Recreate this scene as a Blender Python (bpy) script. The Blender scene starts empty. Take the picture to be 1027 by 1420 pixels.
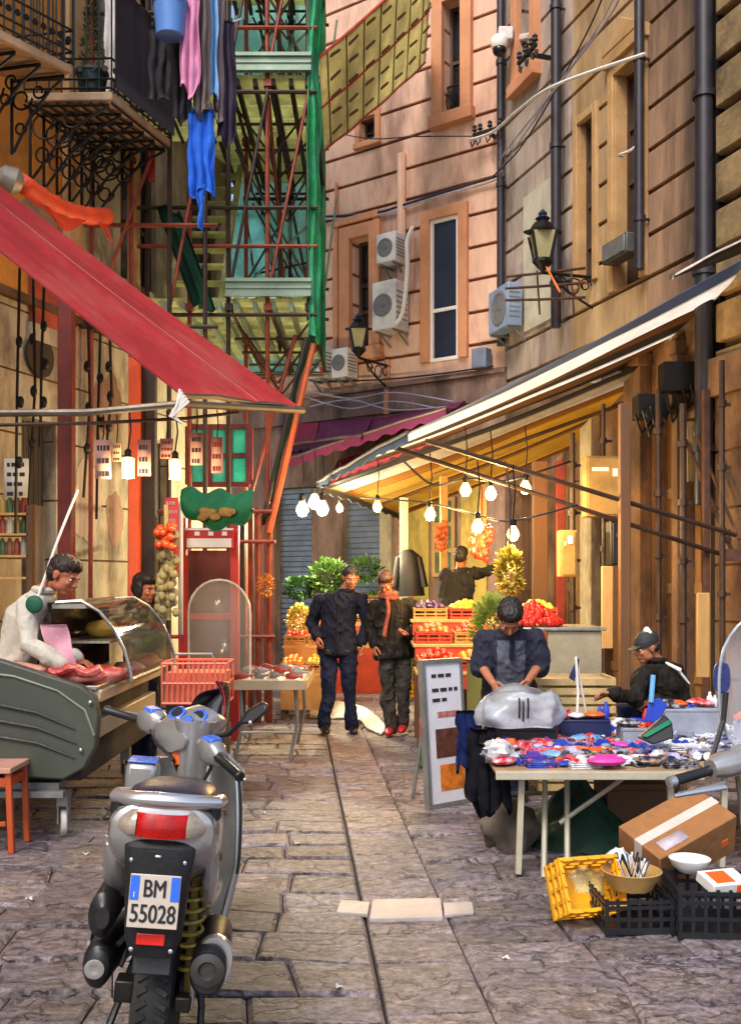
import bpy, bmesh, math, random
from mathutils import Vector as V, Matrix, noise
R = math.radians
sc = bpy.context.scene
COL = sc.collection
random.seed(7)
rnd = random.Random(11)

# ------------------------------------------------------------------ camera
F, CX, HY, CH = 1420.0, 513.5, 805.0, 1.65        # focal length, centre and horizon in photograph pixels, eye height
cd = bpy.data.cameras.new('camera')
cam = bpy.data.objects.new('camera', cd)
COL.objects.link(cam)
cam.location = (0, 0, CH)
cam.rotation_euler = (R(90), 0, 0)
cd.sensor_width = 36
cd.sensor_fit = 'AUTO'
cd.lens = 36
cd.shift_y = 95 / 1420
cd.clip_start = 0.05
cd.clip_end = 1000
sc.camera = cam

# ------------------------------------------------------------------ light
SUN_EL, SUN_AZ = R(50), R(205)                    # azimuth measured clockwise from +Y: behind the camera, to the left
w = bpy.data.worlds.new('World')
sc.world = w
w.use_nodes = True
nt = w.node_tree
nt.nodes.clear()
sky = nt.nodes.new('ShaderNodeTexSky')
sky.sky_type = 'NISHITA'
sky.sun_disc = False
sky.sun_elevation = SUN_EL
sky.sun_rotation = SUN_AZ
sky.air_density = 1.0
sky.dust_density = 2.5
bg = nt.nodes.new('ShaderNodeBackground')
bg.inputs['Strength'].default_value = 0.125
wo = nt.nodes.new('ShaderNodeOutputWorld')
nt.links.new(sky.outputs[0], bg.inputs[0])
nt.links.new(bg.outputs[0], wo.inputs[0])
sl = bpy.data.lights.new('sun', 'SUN')
sl.energy = 1.5
sl.angle = R(22)
sl.color = (1.0, 0.95, 0.88)
sun = bpy.data.objects.new('sun', sl)
COL.objects.link(sun)
sun.location = (-10, -12, 30)
sdir = V((math.sin(SUN_AZ) * math.cos(SUN_EL), math.cos(SUN_AZ) * math.cos(SUN_EL), math.sin(SUN_EL)))
sun.rotation_euler = sdir.to_track_quat('Z', 'Y').to_euler()
sc.view_settings.view_transform = 'Standard'
sc.view_settings.look = 'None'
sc.view_settings.gamma = 1
sc.view_settings.exposure = 1.12
sc.render.engine = 'CYCLES'
sc.cycles.use_denoising = True
sc.cycles.max_bounces = 8
sc.cycles.transparent_max_bounces = 12
sc.cycles.sample_clamp_indirect = 6

# ------------------------------------------------------------------ helpers
def P(px, py, d):
    return V(((px - CX) / F * d, d, CH - (py - HY) / F * d))
def G(px, py, z=0.0):
    d = (CH - z) * F / (py - HY)
    return V(((px - CX) / F * d, d, z))

class MB:
    def __init__(s):
        s.v, s.f, s.m = [], [], []
    def add(s, vs, fs, m=0):
        o = len(s.v)
        s.v += [V(p) for p in vs]
        for f in fs:
            s.f.append([i + o for i in f]); s.m.append(m)
        return s
    def box(s, c, size, rz=0.0, m=0, rot=None, top=1.0):
        M = rot if rot is not None else Matrix.Rotation(rz, 3, 'Z')
        c = V(c); x, y, z = (q / 2 for q in size)
        pts = []
        for sz in (-1, 1):
            k = top if sz > 0 else 1
            for sx, sy in ((-1, -1), (1, -1), (1, 1), (-1, 1)):
                pts.append(c + M @ V((sx * x * k, sy * y * k, sz * z)))
        return s.add(pts, [(3, 2, 1, 0), (4, 5, 6, 7), (0, 1, 5, 4), (1, 2, 6, 5), (2, 3, 7, 6), (3, 0, 4, 7)], m)
    def bx(s, x0, x1, y0, y1, z0, z1, m=0):
        return s.box(((x0 + x1) / 2, (y0 + y1) / 2, (z0 + z1) / 2), (abs(x1 - x0), abs(y1 - y0), abs(z1 - z0)), m=m)
    def beam(s, a, b, w, h, m=0, up=(0, 0, 1)):
        a, b = V(a), V(b)
        d = (b - a)
        L = d.length
        d.normalize()
        u = V(up)
        if abs(d.dot(u)) > .98: u = V((0, 1, 0))
        x = d.cross(u).normalized(); z = x.cross(d)
        return s.box((a + b) / 2, (w, L, h), m=m, rot=Matrix((x, d, z)).transposed())
    def tube(s, pts, r, n=8, m=0, caps=True, sx=1.0):
        pts = [V(p) for p in pts]
        k = len(pts)
        rs = list(r) if isinstance(r, (list, tuple)) else [r] * k
        ring = []
        prev = None
        for i in range(k):
            d = (pts[min(i + 1, k - 1)] - pts[max(i - 1, 0)])
            d = d.normalized() if d.length > 1e-9 else V((0, 0, 1))
            if prev is None:
                u = V((0, 0, 1)) if abs(d.z) < .9 else V((0, 1, 0))
            else:
                u = prev
            x = d.cross(u)
            if x.length < 1e-6: x = d.cross(V((1, 0, 0)))
            x.normalize(); y = x.cross(d).normalized()
            prev = y
            ring.append([pts[i] + (x * (math.cos(t) * sx) + y * math.sin(t)) * rs[i] for t in (2 * math.pi * j / n for j in range(n))])
        vs = [p for q in ring for p in q]
        fs = []
        for i in range(k - 1):
            for j in range(n):
                a = i * n + j; b = i * n + (j + 1) % n
                fs.append((a, b, b + n, a + n))
        if caps:
            fs.append(tuple(range(n - 1, -1, -1)))
            fs.append(tuple((k - 1) * n + j for j in range(n)))
        return s.add(vs, fs, m)
    def loft(s, rings, n=16, m=0, right=(1, 0, 0), power=2.0):
        # rings: (centre, rx, ry[, axis]); rx along 'right', ry across
        vs, fs = [], []
        k = len(rings)
        for i, q in enumerate(rings):
            c = V(q[0])
            ax = V(q[3]) if len(q) > 3 else V(rings[min(i + 1, k - 1)][0]) - V(rings[max(i - 1, 0)][0])
            ax.normalize()
            x = V(right) - ax * ax.dot(V(right)); x.normalize()
            y = ax.cross(x)
            for j in range(n):
                t = 2 * math.pi * j / n
                cs, sn = math.cos(t), math.sin(t)
                e = 2 / power
                cs = math.copysign(abs(cs) ** e, cs); sn = math.copysign(abs(sn) ** e, sn)
                vs.append(c + x * cs * q[1] + y * sn * q[2])
        for i in range(k - 1):
            for j in range(n):
                a = i * n + j; b = i * n + (j + 1) % n
                fs.append((a, b, b + n, a + n))
        fs.append(tuple(range(n - 1, -1, -1)))
        fs.append(tuple((k - 1) * n + j for j in range(n)))
        return s.add(vs, fs, m)
    def lathe(s, prof, c, axis=(0, 0, 1), n=16, m=0):
        # prof: (radius, height along axis)
        ax = V(axis).normalized()
        c = V(c)
        u = V((1, 0, 0)) if abs(ax.x) < .9 else V((0, 1, 0))
        x = ax.cross(u).normalized(); y = ax.cross(x)
        vs, fs = [], []
        for r, h in prof:
            for j in range(n):
                t = 2 * math.pi * j / n
                vs.append(c + ax * h + (x * math.cos(t) + y * math.sin(t)) * max(r, 1e-4))
        k = len(prof)
        for i in range(k - 1):
            for j in range(n):
                a = i * n + j; b = i * n + (j + 1) % n
                fs.append((a, b, b + n, a + n))
        fs.append(tuple(range(n - 1, -1, -1)))
        fs.append(tuple((k - 1) * n + j for j in range(n)))
        return s.add(vs, fs, m)
    def ell(s, c, r, n=12, k=8, m=0, rot=None):
        c = V(c)
        if not isinstance(r, (tuple, list, V)): r = (r, r, r)
        vs = []
        for i in range(1, k):
            a = math.pi * i / k
            for j in range(n):
                t = 2 * math.pi * j / n
                p = V((r[0] * math.sin(a) * math.cos(t), r[1] * math.sin(a) * math.sin(t), -r[2] * math.cos(a)))
                vs.append(c + (rot @ p if rot else p))
        b, t_ = V((0, 0, -r[2])), V((0, 0, r[2]))
        vs.append(c + (rot @ b if rot else b)); vs.append(c + (rot @ t_ if rot else t_))
        fs = []
        for i in range(k - 2):
            for j in range(n):
                a = i * n + j; q = i * n + (j + 1) % n
                fs.append((a, q, q + n, a + n))
        nb = (k - 1) * n
        for j in range(n):
            fs.append((nb, (j + 1) % n, j))
            fs.append((nb + 1, (k - 2) * n + j, (k - 2) * n + (j + 1) % n))
        return s.add(vs, fs, m)
    def prism(s, poly, off, m=0):
        poly = [V(p) for p in poly]
        off = V(off); k = len(poly)
        vs = poly + [p + off for p in poly]
        fs = [tuple(range(k - 1, -1, -1)), tuple(range(k, 2 * k))]
        for i in range(k):
            j = (i + 1) % k
            fs.append((i, j, j + k, i + k))
        return s.add(vs, fs, m)
    def sheet(s, fn, nu, nv, th=0.0, m=0, nrm=None):
        # a curved sheet with real thickness
        g = [[V(fn(i / nu, j / nv)) for j in range(nv + 1)] for i in range(nu + 1)]
        top = [p for row in g for p in row]
        W = nv + 1
        fs = []
        for i in range(nu):
            for j in range(nv):
                a = i * W + j
                fs.append((a, a + W, a + W + 1, a + 1))
        if not th:
            return s.add(top, fs, m)
        nn = []
        for i in range(nu + 1):
            for j in range(nv + 1):
                du = g[min(i + 1, nu)][j] - g[max(i - 1, 0)][j]
                dv = g[i][min(j + 1, nv)] - g[i][max(j - 1, 0)]
                q = du.cross(dv)
                nn.append(q.normalized() if q.length > 1e-9 else V((0, 0, 1)))
        bot = [p - q * th for p, q in zip(top, nn)]
        N = len(top)
        fs2 = [tuple(reversed([i + N for i in f])) for f in fs]
        ed = []
        for i in range(nu):
            ed.append(((i + 1) * W, i * W)); ed.append((i * W + nv, (i + 1) * W + nv))
        for j in range(nv):
            ed.append((j, j + 1)); ed.append((nu * W + j + 1, nu * W + j))
        side = [(b, a, a + N, b + N) for a, b in ed]
        return s.add(top + bot, fs + fs2 + side, m)

def mesh_of(name, mb, mats, base=None, angle=38):
    if any(k in name for k in ('cloth', 'bag', 'shirt', 'trousers', 'towel', 'sack', 'sheet', 'tarpaulin', 'meat', 'canopy', 'net', 'apron', 'sleeve', 'garment', 'curtain')): angle = 120
    me = bpy.data.meshes.new(name)
    b = V(base) if base is not None else V((0, 0, 0))
    me.from_pydata([p - b for p in mb.v], [], mb.f)
    if not isinstance(mats, (list, tuple)): mats = [mats]
    for q in mats: me.materials.append(q)
    me.polygons.foreach_set('material_index', mb.m)
    me.polygons.foreach_set('use_smooth', [True] * len(mb.f))
    me.set_sharp_from_angle(angle=R(angle))
    me.update()
    return me
def bevelled(o, wd):
    if wd:
        q = o.modifiers.new('bevel', 'BEVEL'); q.width = wd; q.segments = 2; q.limit_method = 'ANGLE'; q.angle_limit = R(40)
        q.harden_normals = False
    return o
def tag(o, label, cat, group=None, kind=None):
    o['label'] = label; o['category'] = cat
    if group: o['group'] = group
    if kind: o['kind'] = kind
    return o
def thing(name, label, cat, loc=(0, 0, 0), group=None):
    o = bpy.data.objects.new(name, None)
    COL.objects.link(o)
    o.location = loc
    o.empty_display_size = .1
    return tag(o, label, cat, group)
def top_of(o):
    while o.parent: o = o.parent
    return o
def part(name, mb, mats, parent, bevel=0, label=None, local=False):
    # a part (or sub-part); vertices in world space unless local
    base = None if local else top_of(parent).location
    o = bpy.data.objects.new(name, mesh_of(name, mb, mats, base))
    COL.objects.link(o)
    o.parent = parent
    if label: o['label'] = label
    return bevelled(o, bevel)
def parts(name, mb, mats, parent, bevel=0, label=None):
    # every separate piece of mb becomes a part of its own
    pr = list(range(len(mb.v)))
    def fd(a):
        while pr[a] != a: pr[a] = pr[pr[a]]; a = pr[a]
        return a
    for f in mb.f:
        for i in f[1:]: pr[fd(i)] = fd(f[0])
    gr = {}
    for f, m in zip(mb.f, mb.m): gr.setdefault(fd(f[0]), []).append((f, m))
    out = []
    for g in gr.values():
        q = MB(); ix = {}
        for f, m in g:
            for i in f:
                if i not in ix: ix[i] = len(q.v); q.v.append(mb.v[i])
            q.f.append([ix[i] for i in f]); q.m.append(m)
        out.append(part(name, q, mats, parent, bevel, label))
    return out
def solo(name, label, cat, mb, mats, group=None, kind=None, bevel=0, base=None):
    if base is None:
        xs = [p.x for p in mb.v]; ys = [p.y for p in mb.v]; zs = [p.z for p in mb.v]
        base = V(((min(xs) + max(xs)) / 2, (min(ys) + max(ys)) / 2, min(zs)))
    o = bpy.data.objects.new(name, mesh_of(name, mb, mats, base))
    COL.objects.link(o)
    o.location = base
    tag(o, label, cat, group, kind)
    return bevelled(o, bevel)
def struct(name, mb, mats):
    o = bpy.data.objects.new(name, mesh_of(name, mb, mats))
    COL.objects.link(o)
    o['kind'] = 'structure'
    return o
def dup(o, loc, rz=0.0, label=None, group=None, parent=None):
    c = o.copy(); COL.objects.link(c)
    if parent is None:
        c.location = loc; c.rotation_euler = (0, 0, rz)
        if label: c['label'] = label
        if group: c['group'] = group
    else:
        c.parent = parent
    for ch in list(o.children): dup(ch, None, parent=c)
    return c
def solid(mb, voxel=.008, smooth=3, amp=0.0, freq=9.0, seed=0.0):
    # fuse overlapping closed shapes into one continuous surface
    me = bpy.data.meshes.new('tmp')
    me.from_pydata(mb.v, [], mb.f)
    o = bpy.data.objects.new('tmp', me); COL.objects.link(o)
    q = o.modifiers.new('r', 'REMESH'); q.mode = 'VOXEL'; q.voxel_size = voxel
    if smooth:
        q = o.modifiers.new('s', 'SMOOTH'); q.factor = .5; q.iterations = smooth
    dg = bpy.context.evaluated_depsgraph_get()
    res = bpy.data.meshes.new_from_object(o.evaluated_get(dg))
    bpy.data.objects.remove(o); bpy.data.meshes.remove(me)
    out = MB()
    nr = [v.normal.copy() for v in res.vertices]
    for v, n_ in zip(res.vertices, nr):
        p = v.co.copy()
        if amp:
            k = .8 * noise.noise(V((p.x * freq, p.y * freq, p.z * freq * .55 + seed))) + .8 * (.25 - abs(noise.noise(V((p.x * freq * 1.7 + 7, p.y * freq * 1.7, p.z * freq * 1.1 + seed + 2 * p.x))))) + .35 * (.25 - abs(noise.noise(V((p.x * freq * 4 + 3, p.y * freq * 4, p.z * freq * 2.6 + seed)))))
            p += n_ * (max(k, -.22) * amp + .004)
        out.v.append(p)
    out.f = [list(p.vertices) for p in res.polygons]
    out.m = [0] * len(out.f)
    bpy.data.meshes.remove(res)
    return out
def text_mb(body, origin, right, up, height, depth=.002, m=0, align='CENTER'):
    cu = bpy.data.curves.new('t', 'FONT')
    cu.body = body; cu.size = 1.0; cu.align_x = align; cu.extrude = .0
    o = bpy.data.objects.new('t', cu); COL.objects.link(o)
    dg = bpy.context.evaluated_depsgraph_get()
    me = bpy.data.meshes.new_from_object(o.evaluated_get(dg))
    right = V(right).normalized(); up = V(up).normalized(); n_ = right.cross(up)
    s_ = height / .70
    mb = MB()
    mb.add([V(origin) + right * v.co.x * s_ + up * v.co.y * s_ + n_ * depth for v in me.vertices], [list(p.vertices) for p in me.polygons], m)
    bpy.data.objects.remove(o); bpy.data.curves.remove(cu); bpy.data.meshes.remove(me)
    return mb

# ------------------------------------------------------------------ materials
def lin(c):
    if isinstance(c, str):
        c = c.lstrip('#'); c = [int(c[i:i + 2], 16) / 255 for i in (0, 2, 4)]
        return tuple(x / 12.92 if x <= .04045 else ((x + .055) / 1.055) ** 2.4 for x in c)
    return tuple(c)
_mats = {}
def mat(name, col, rough=.75, metal=0.0, var=.22, scale=5.0, bump=0.0, bscale=30.0, stain=None, sscale=1.6, samt=.5,
        trans=0.0, transl=0.0, alpha=1.0, stretch=(1, 1, 1), emit=0.0, coat=0.0, spec=.5):
    if name in _mats: return _mats[name]
    a = bpy.data.materials.new(name); a.use_nodes = True
    t = a.node_tree; N = t.nodes; L = t.links
    b = N['Principled BSDF']; out = N['Material Output']
    c = lin(col)
    tc = N.new('ShaderNodeTexCoord')
    mp = N.new('ShaderNodeMapping'); mp.inputs['Scale'].default_value = stretch
    L.new(tc.outputs['Object'], mp.inputs[0])
    nz = N.new('ShaderNodeTexNoise'); nz.inputs['Scale'].default_value = scale; nz.inputs['Detail'].default_value = 6
    L.new(mp.outputs[0], nz.inputs['Vector'])
    mr = N.new('ShaderNodeMapRange'); mr.inputs['From Min'].default_value = .3; mr.inputs['From Max'].default_value = .7
    mr.inputs['To Min'].default_value = 1 - var; mr.inputs['To Max'].default_value = 1 + var
    L.new(nz.outputs[0], mr.inputs[0])
    mx = N.new('ShaderNodeVectorMath'); mx.operation = 'SCALE'
    mx.inputs[0].default_value = c
    L.new(mr.outputs[0], mx.inputs['Scale'])
    colout = mx.outputs[0]
    n9 = N.new('ShaderNodeTexNoise'); n9.inputs['Scale'].default_value = scale * 7; n9.inputs['Detail'].default_value = 7; n9.inputs['Roughness'].default_value = .7
    L.new(mp.outputs[0], n9.inputs['Vector'])
    if var > 0:
        m9 = N.new('ShaderNodeMapRange'); m9.inputs['From Min'].default_value = .3; m9.inputs['From Max'].default_value = .7
        m9.inputs['To Min'].default_value = 1 - var * .9; m9.inputs['To Max'].default_value = 1 + var * .6
        L.new(n9.outputs[0], m9.inputs[0])
        x9 = N.new('ShaderNodeVectorMath'); x9.operation = 'SCALE'
        L.new(colout, x9.inputs[0]); L.new(m9.outputs[0], x9.inputs['Scale']); colout = x9.outputs[0]
        r9 = N.new('ShaderNodeMapRange'); r9.inputs['From Min'].default_value = .3; r9.inputs['From Max'].default_value = .7
        r9.inputs['To Min'].default_value = max(.03, rough - .12); r9.inputs['To Max'].default_value = min(1, rough + .12)
        L.new(n9.outputs[0], r9.inputs[0]); L.new(r9.outputs[0], b.inputs['Roughness'])
    if stain:
        ns = N.new('ShaderNodeTexNoise'); ns.inputs['Scale'].default_value = sscale; ns.inputs['Detail'].default_value = 8; ns.inputs['Roughness'].default_value = .65
        L.new(mp.outputs[0], ns.inputs['Vector'])
        r2 = N.new('ShaderNodeMapRange'); r2.inputs['From Min'].default_value = .46; r2.inputs['From Max'].default_value = .66
        r2.inputs['To Max'].default_value = samt
        L.new(ns.outputs[0], r2.inputs[0])
        mm = N.new('ShaderNodeMix'); mm.data_type = 'RGBA'
        L.new(r2.outputs[0], mm.inputs[0]); L.new(colout, mm.inputs[6]); mm.inputs[7].default_value = (*lin(stain), 1)
        colout = mm.outputs[2]
    L.new(colout, b.inputs['Base Color'])
    if var <= 0: b.inputs['Roughness'].default_value = rough
    b.inputs['Metallic'].default_value = metal
    b.inputs['Specular IOR Level'].default_value = spec
    if coat:
        b.inputs['Coat Weight'].default_value = coat; b.inputs['Coat Roughness'].default_value = .08
    if trans:
        b.inputs['Transmission Weight'].default_value = trans
    if alpha < 1: b.inputs['Alpha'].default_value = alpha
    if emit:
        L.new(colout, b.inputs['Emission Color']); b.inputs['Emission Strength'].default_value = emit
    if bump:
        nb = N.new('ShaderNodeTexNoise'); nb.inputs['Scale'].default_value = bscale; nb.inputs['Detail'].default_value = 5
        L.new(mp.outputs[0], nb.inputs['Vector'])
        bp = N.new('ShaderNodeBump'); bp.inputs['Strength'].default_value = bump; bp.inputs['Distance'].default_value = .02
        L.new(nb.outputs[0], bp.inputs['Height']); L.new(bp.outputs[0], b.inputs['Normal'])
    if transl:
        tr = N.new('ShaderNodeBsdfTranslucent')
        L.new(colout, tr.inputs[0])
        ms = N.new('ShaderNodeMixShader'); ms.inputs[0].default_value = transl
        L.new(b.outputs[0], ms.inputs[1]); L.new(tr.outputs[0], ms.inputs[2])
        L.new(ms.outputs[0], out.inputs['Surface'])
    _mats[name] = a
    return a

class Wall:
    # a vertical plane: s runs along it, n stands off it towards the street
    def __init__(s, p0, ang):
        s.p = V((p0[0], p0[1], 0)); s.d = V((math.sin(ang), math.cos(ang), 0)); s.a = math.pi / 2 - ang
        s.n = V((s.d.y, -s.d.x, 0))
        if s.n.dot(-s.p) < 0: s.n = -s.n
    def W(s, a, z, n=0.0):
        q = s.p + s.d * a + s.n * n
        return V((q.x, q.y, z))
    def hit(s, px, py):
        u = (px - CX) / F
        a = (u * s.p.y - s.p.x) / (s.d.x - u * s.d.y)
        y = s.p.y + a * s.d.y
        return a, CH - (py - HY) / F * y
    def box(s, mb, s0, s1, z0, z1, n0, n1, m=0):
        c = s.W((s0 + s1) / 2, (z0 + z1) / 2, (n0 + n1) / 2)
        return mb.box(c, (abs(s1 - s0), abs(n1 - n0), abs(z1 - z0)), rz=s.a, m=m)
    def rect(s, px0, px1, py0, py1):
        pm = (px0 + px1) / 2
        a0 = s.hit(px0, py0)[0]; a1 = s.hit(px1, py0)[0]
        return min(a0, a1), max(a0, a1), s.hit(pm, py1)[1], s.hit(pm, py0)[1]
    def masonry(s, mb, s0, s1, z0, z1, holes, course=.52, gap=.058, gd=.05, depth=.3, m=0, mg=0, z_off=0.0):
        # rusticated courses with real recessed joints and real openings
        zs = {z0, z1}
        z = z_off
        bands = []
        while z < z1:
            if z > z0 and course: zs.add(z); bands.append(z)
            if course and z0 < z + gap < z1 and z > z0: zs.add(z + gap)
            z += course if course else 1e9
        for h in holes: zs |= {min(max(h[2], z0), z1), min(max(h[3], z0), z1)}
        zs = sorted(zs)
        for za, zb in zip(zs, zs[1:]):
            zm = (za + zb) / 2
            g = any(q <= zm <= q + gap for q in bands)
            cut = sorted([(max(h[0], s0), min(h[1], s1)) for h in holes if h[2] < zm < h[3]])
            a = s0
            for c0, c1 in cut + [(s1, s1)]:
                if c0 - a > 1e-4: s.box(mb, a, c0, za, zb, -depth, -gd if g else 0.0, mg if g else m)
                a = max(a, c1)
WR = Wall((2.1, 16.0), R(180 - 17.3))
WP = Wall((2.1, 16.0), R(-53.6))
WL = Wall((-6.91, 0.0), R(18.5))
# ------------------------------------------------------------------ ground
def stone_mat(name, col, col2):
    a = bpy.data.materials.new(name); a.use_nodes = True
    t = a.node_tree; N = t.nodes; L = t.links; b = N['Principled BSDF']
    tc = N.new('ShaderNodeTexCoord')
    at = N.new('ShaderNodeAttribute'); at.attribute_name = 'tint'
    n1 = N.new('ShaderNodeTexNoise'); n1.inputs['Scale'].default_value = 2.2; n1.inputs['Detail'].default_value = 9; n1.inputs['Roughness'].default_value = .7
    mp = N.new('ShaderNodeMapping'); mp.inputs['Scale'].default_value = (4.2, 7.0, 5); mp.inputs['Rotation'].default_value = (0, 0, R(-10))
    n2 = N.new('ShaderNodeTexNoise'); n2.inputs['Scale'].default_value = 2.2; n2.inputs['Detail'].default_value = 12; n2.inputs['Roughness'].default_value = .82
    L.new(tc.outputs['Object'], n1.inputs['Vector']); L.new(tc.outputs['Object'], mp.inputs[0]); L.new(mp.outputs[0], n2.inputs['Vector'])
    r1 = N.new('ShaderNodeMapRange'); r1.inputs['From Min'].default_value = .35; r1.inputs['From Max'].default_value = .65
    L.new(n1.outputs[0], r1.inputs[0])
    mx = N.new('ShaderNodeMix'); mx.data_type = 'RGBA'; mx.inputs[6].default_value = (*lin(col), 1); mx.inputs[7].default_value = (*lin(col2), 1)
    L.new(r1.outputs[0], mx.inputs[0])
    r2 = N.new('ShaderNodeMapRange'); r2.inputs['From Min'].default_value = .36; r2.inputs['From Max'].default_value = .62; r2.inputs['To Min'].default_value = .22; r2.inputs['To Max'].default_value = 1.3
    L.new(n2.outputs[0], r2.inputs[0])
    n5 = N.new('ShaderNodeTexNoise'); n5.inputs['Scale'].default_value = 26; n5.inputs['Detail'].default_value = 8; n5.inputs['Roughness'].default_value = .8
    L.new(tc.outputs['Object'], n5.inputs['Vector'])
    r5 = N.new('ShaderNodeMapRange'); r5.inputs['From Min'].default_value = .38; r5.inputs['From Max'].default_value = .62; r5.inputs['To Min'].default_value = .45; r5.inputs['To Max'].default_value = 1.65
    L.new(n5.outputs[0], r5.inputs[0])
    m5 = N.new('ShaderNodeMath'); m5.operation = 'MULTIPLY'; L.new(r5.outputs[0], m5.inputs[0]); L.new(r2.outputs[0], m5.inputs[1])
    mu = N.new('ShaderNodeMath'); mu.operation = 'MULTIPLY'
    L.new(m5.outputs[0], mu.inputs[0]); L.new(at.outputs['Fac'], mu.inputs[1])
    vm = N.new('ShaderNodeVectorMath'); vm.operation = 'SCALE'
    L.new(mx.outputs[2], vm.inputs[0]); L.new(mu.outputs[0], vm.inputs['Scale'])
    # chisel cracks: stretched cell edges
    m3 = N.new('ShaderNodeMapping'); m3.inputs['Scale'].default_value = (1.9, 5.6, 3); m3.inputs['Rotation'].default_value = (0, 0, R(-14))
    n3 = N.new('ShaderNodeTexNoise'); n3.inputs['Scale'].default_value = 6; n3.inputs['Detail'].default_value = 8
    a3 = N.new('ShaderNodeVectorMath'); a3.operation = 'MULTIPLY_ADD'; a3.inputs[1].default_value = (.35, .35, .35)
    L.new(tc.outputs['Object'], n3.inputs['Vector']); L.new(n3.outputs['Color'], a3.inputs[0]); L.new(tc.outputs['Object'], a3.inputs[2]); L.new(a3.outputs[0], m3.inputs[0])
    vo = N.new('ShaderNodeTexVoronoi'); vo.feature = 'DISTANCE_TO_EDGE'; vo.inputs['Scale'].default_value = 1.0
    L.new(m3.outputs[0], vo.inputs['Vector'])
    r4 = N.new('ShaderNodeMapRange'); r4.inputs['From Min'].default_value = .0; r4.inputs['From Max'].default_value = .045; r4.inputs['To Min'].default_value = .3
    L.new(vo.outputs['Distance'], r4.inputs[0])
    v4 = N.new('ShaderNodeVectorMath'); v4.operation = 'SCALE'
    L.new(vm.outputs[0], v4.inputs[0]); L.new(r4.outputs[0], v4.inputs['Scale'])
    L.new(v4.outputs[0], b.inputs['Base Color'])
    h4 = N.new('ShaderNodeMath'); h4.operation = 'MULTIPLY'; L.new(r4.outputs[0], h4.inputs[0]); q5 = N.new('ShaderNodeMath'); q5.operation = 'MULTIPLY_ADD'; q5.inputs[1].default_value = .5; L.new(n5.outputs[0], q5.inputs[0]); L.new(n2.outputs[0], q5.inputs[2]); L.new(q5.outputs[0], h4.inputs[1])
    rr = N.new('ShaderNodeMapRange'); rr.inputs['To Min'].default_value = .52; rr.inputs['To Max'].default_value = .12
    L.new(n1.outputs[0], rr.inputs[0]); L.new(rr.outputs[0], b.inputs['Roughness'])
    bp = N.new('ShaderNodeBump'); bp.inputs['Strength'].default_value = .8; bp.inputs['Distance'].default_value = .02
    L.new(h4.outputs[0], bp.inputs['Height']); L.new(bp.outputs[0], b.inputs['Normal'])
    return a
m_slab = stone_mat('basalt_slab', '#857b86', '#8b7b72')
m_joint = mat('dirt_joint', '#1d1714', .9, var=.4, scale=9)
gmb = MB(); gmb.add([(-250, -250, -.035), (250, -250, -.035), (250, 250, -.035), (-250, 250, -.035)], [(0, 1, 2, 3)])
struct('ground', gmb, m_joint)
tints = []
pav = MB()
def slab(q, zt, tint, mb=pav, sh_=.022):
    # q: four corners (xy); a worn slab with rounded shoulders
    c = sum((V((p[0], p[1], 0)) for p in q), V()) / 4
    vs = []
    for k, (ins, z) in enumerate(((0, -.04), (0, -.016 * sh_ / .022), (sh_, 0))):
        for p in q:
            d = V((p[0], p[1], 0)) - c
            L_ = d.length
            d = d * max((L_ - ins) / L_, .3)
            vs.append(c + d + V((0, 0, z + zt)))
    fs = [(8, 9, 10, 11)]
    for k in (0, 4):
        for j in range(4):
            a = k + j; b = k + (j + 1) % 4
            fs.append((a, b, b + 4, a + 4))
    mb.add(vs, fs)
    tints.extend([tint] * len(vs))
sa = R(-4.28)
sdx, sdy = math.sin(sa), math.cos(sa)             # along the drain strip
snx, sny = sdy, -sdx                              # to its right
def SP(a, b): return (0.063 + (a - 3.83) * sdx / sdy + b * snx, a + b * sny)
# the middle strip
y = 1.2
while y < 22:
    L_ = rnd.uniform(.36, .62)
    slab([SP(y, .008), SP(y, .40), SP(y + L_ - .012, .40), SP(y + L_ - .012, .008)], rnd.uniform(-.004, .003), rnd.uniform(1.0, 1.3), sh_=.009)
    y += L_
# the two sides: courses run out from the strip at a slant
for side in (-1, 1):
    y = -.6
    while y < 26:
        cw = rnd.uniform(.26, .40)
        b = .408 if side > 0 else -.002
        lim = 6.5
        j0 = rnd.uniform(-.02, .02)
        while abs(b) < lim:
            L_ = rnd.uniform(.30, .66)
            b2 = b + side * L_
            sk = .16 * side
            def sh(bb, yy): return SP(yy + (abs(bb)) * .14 * (1 if side < 0 else .55) + .05 * math.sin(bb * 1.7 + y * 2.1) + .045 * noise.noise(V((bb * 3.1, yy * 3.1, side))), bb + .07 * noise.noise(V((yy * 2.9, bb * .7, 7.5 + side))) * min(1, max(0, abs(bb) - (.43 if side > 0 else .02)) * 4))
            lo, hi = (b, b2) if side > 0 else (b2, b)
            g, gx = .009 + .005 * rnd.random(), .0035
            q = [sh(lo + gx, y + g), sh(hi - gx, y + g), sh(hi - gx, y + cw - g), sh(lo + gx, y + cw - g)]
            slab(q, rnd.uniform(-.006, .004), rnd.uniform(.66, 1.28))
            b = b2
        y += cw
po = struct('paving', pav, m_slab)
at = po.data.attributes.new('tint', 'FLOAT', 'POINT')
at.data.foreach_set('value', tints)
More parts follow.
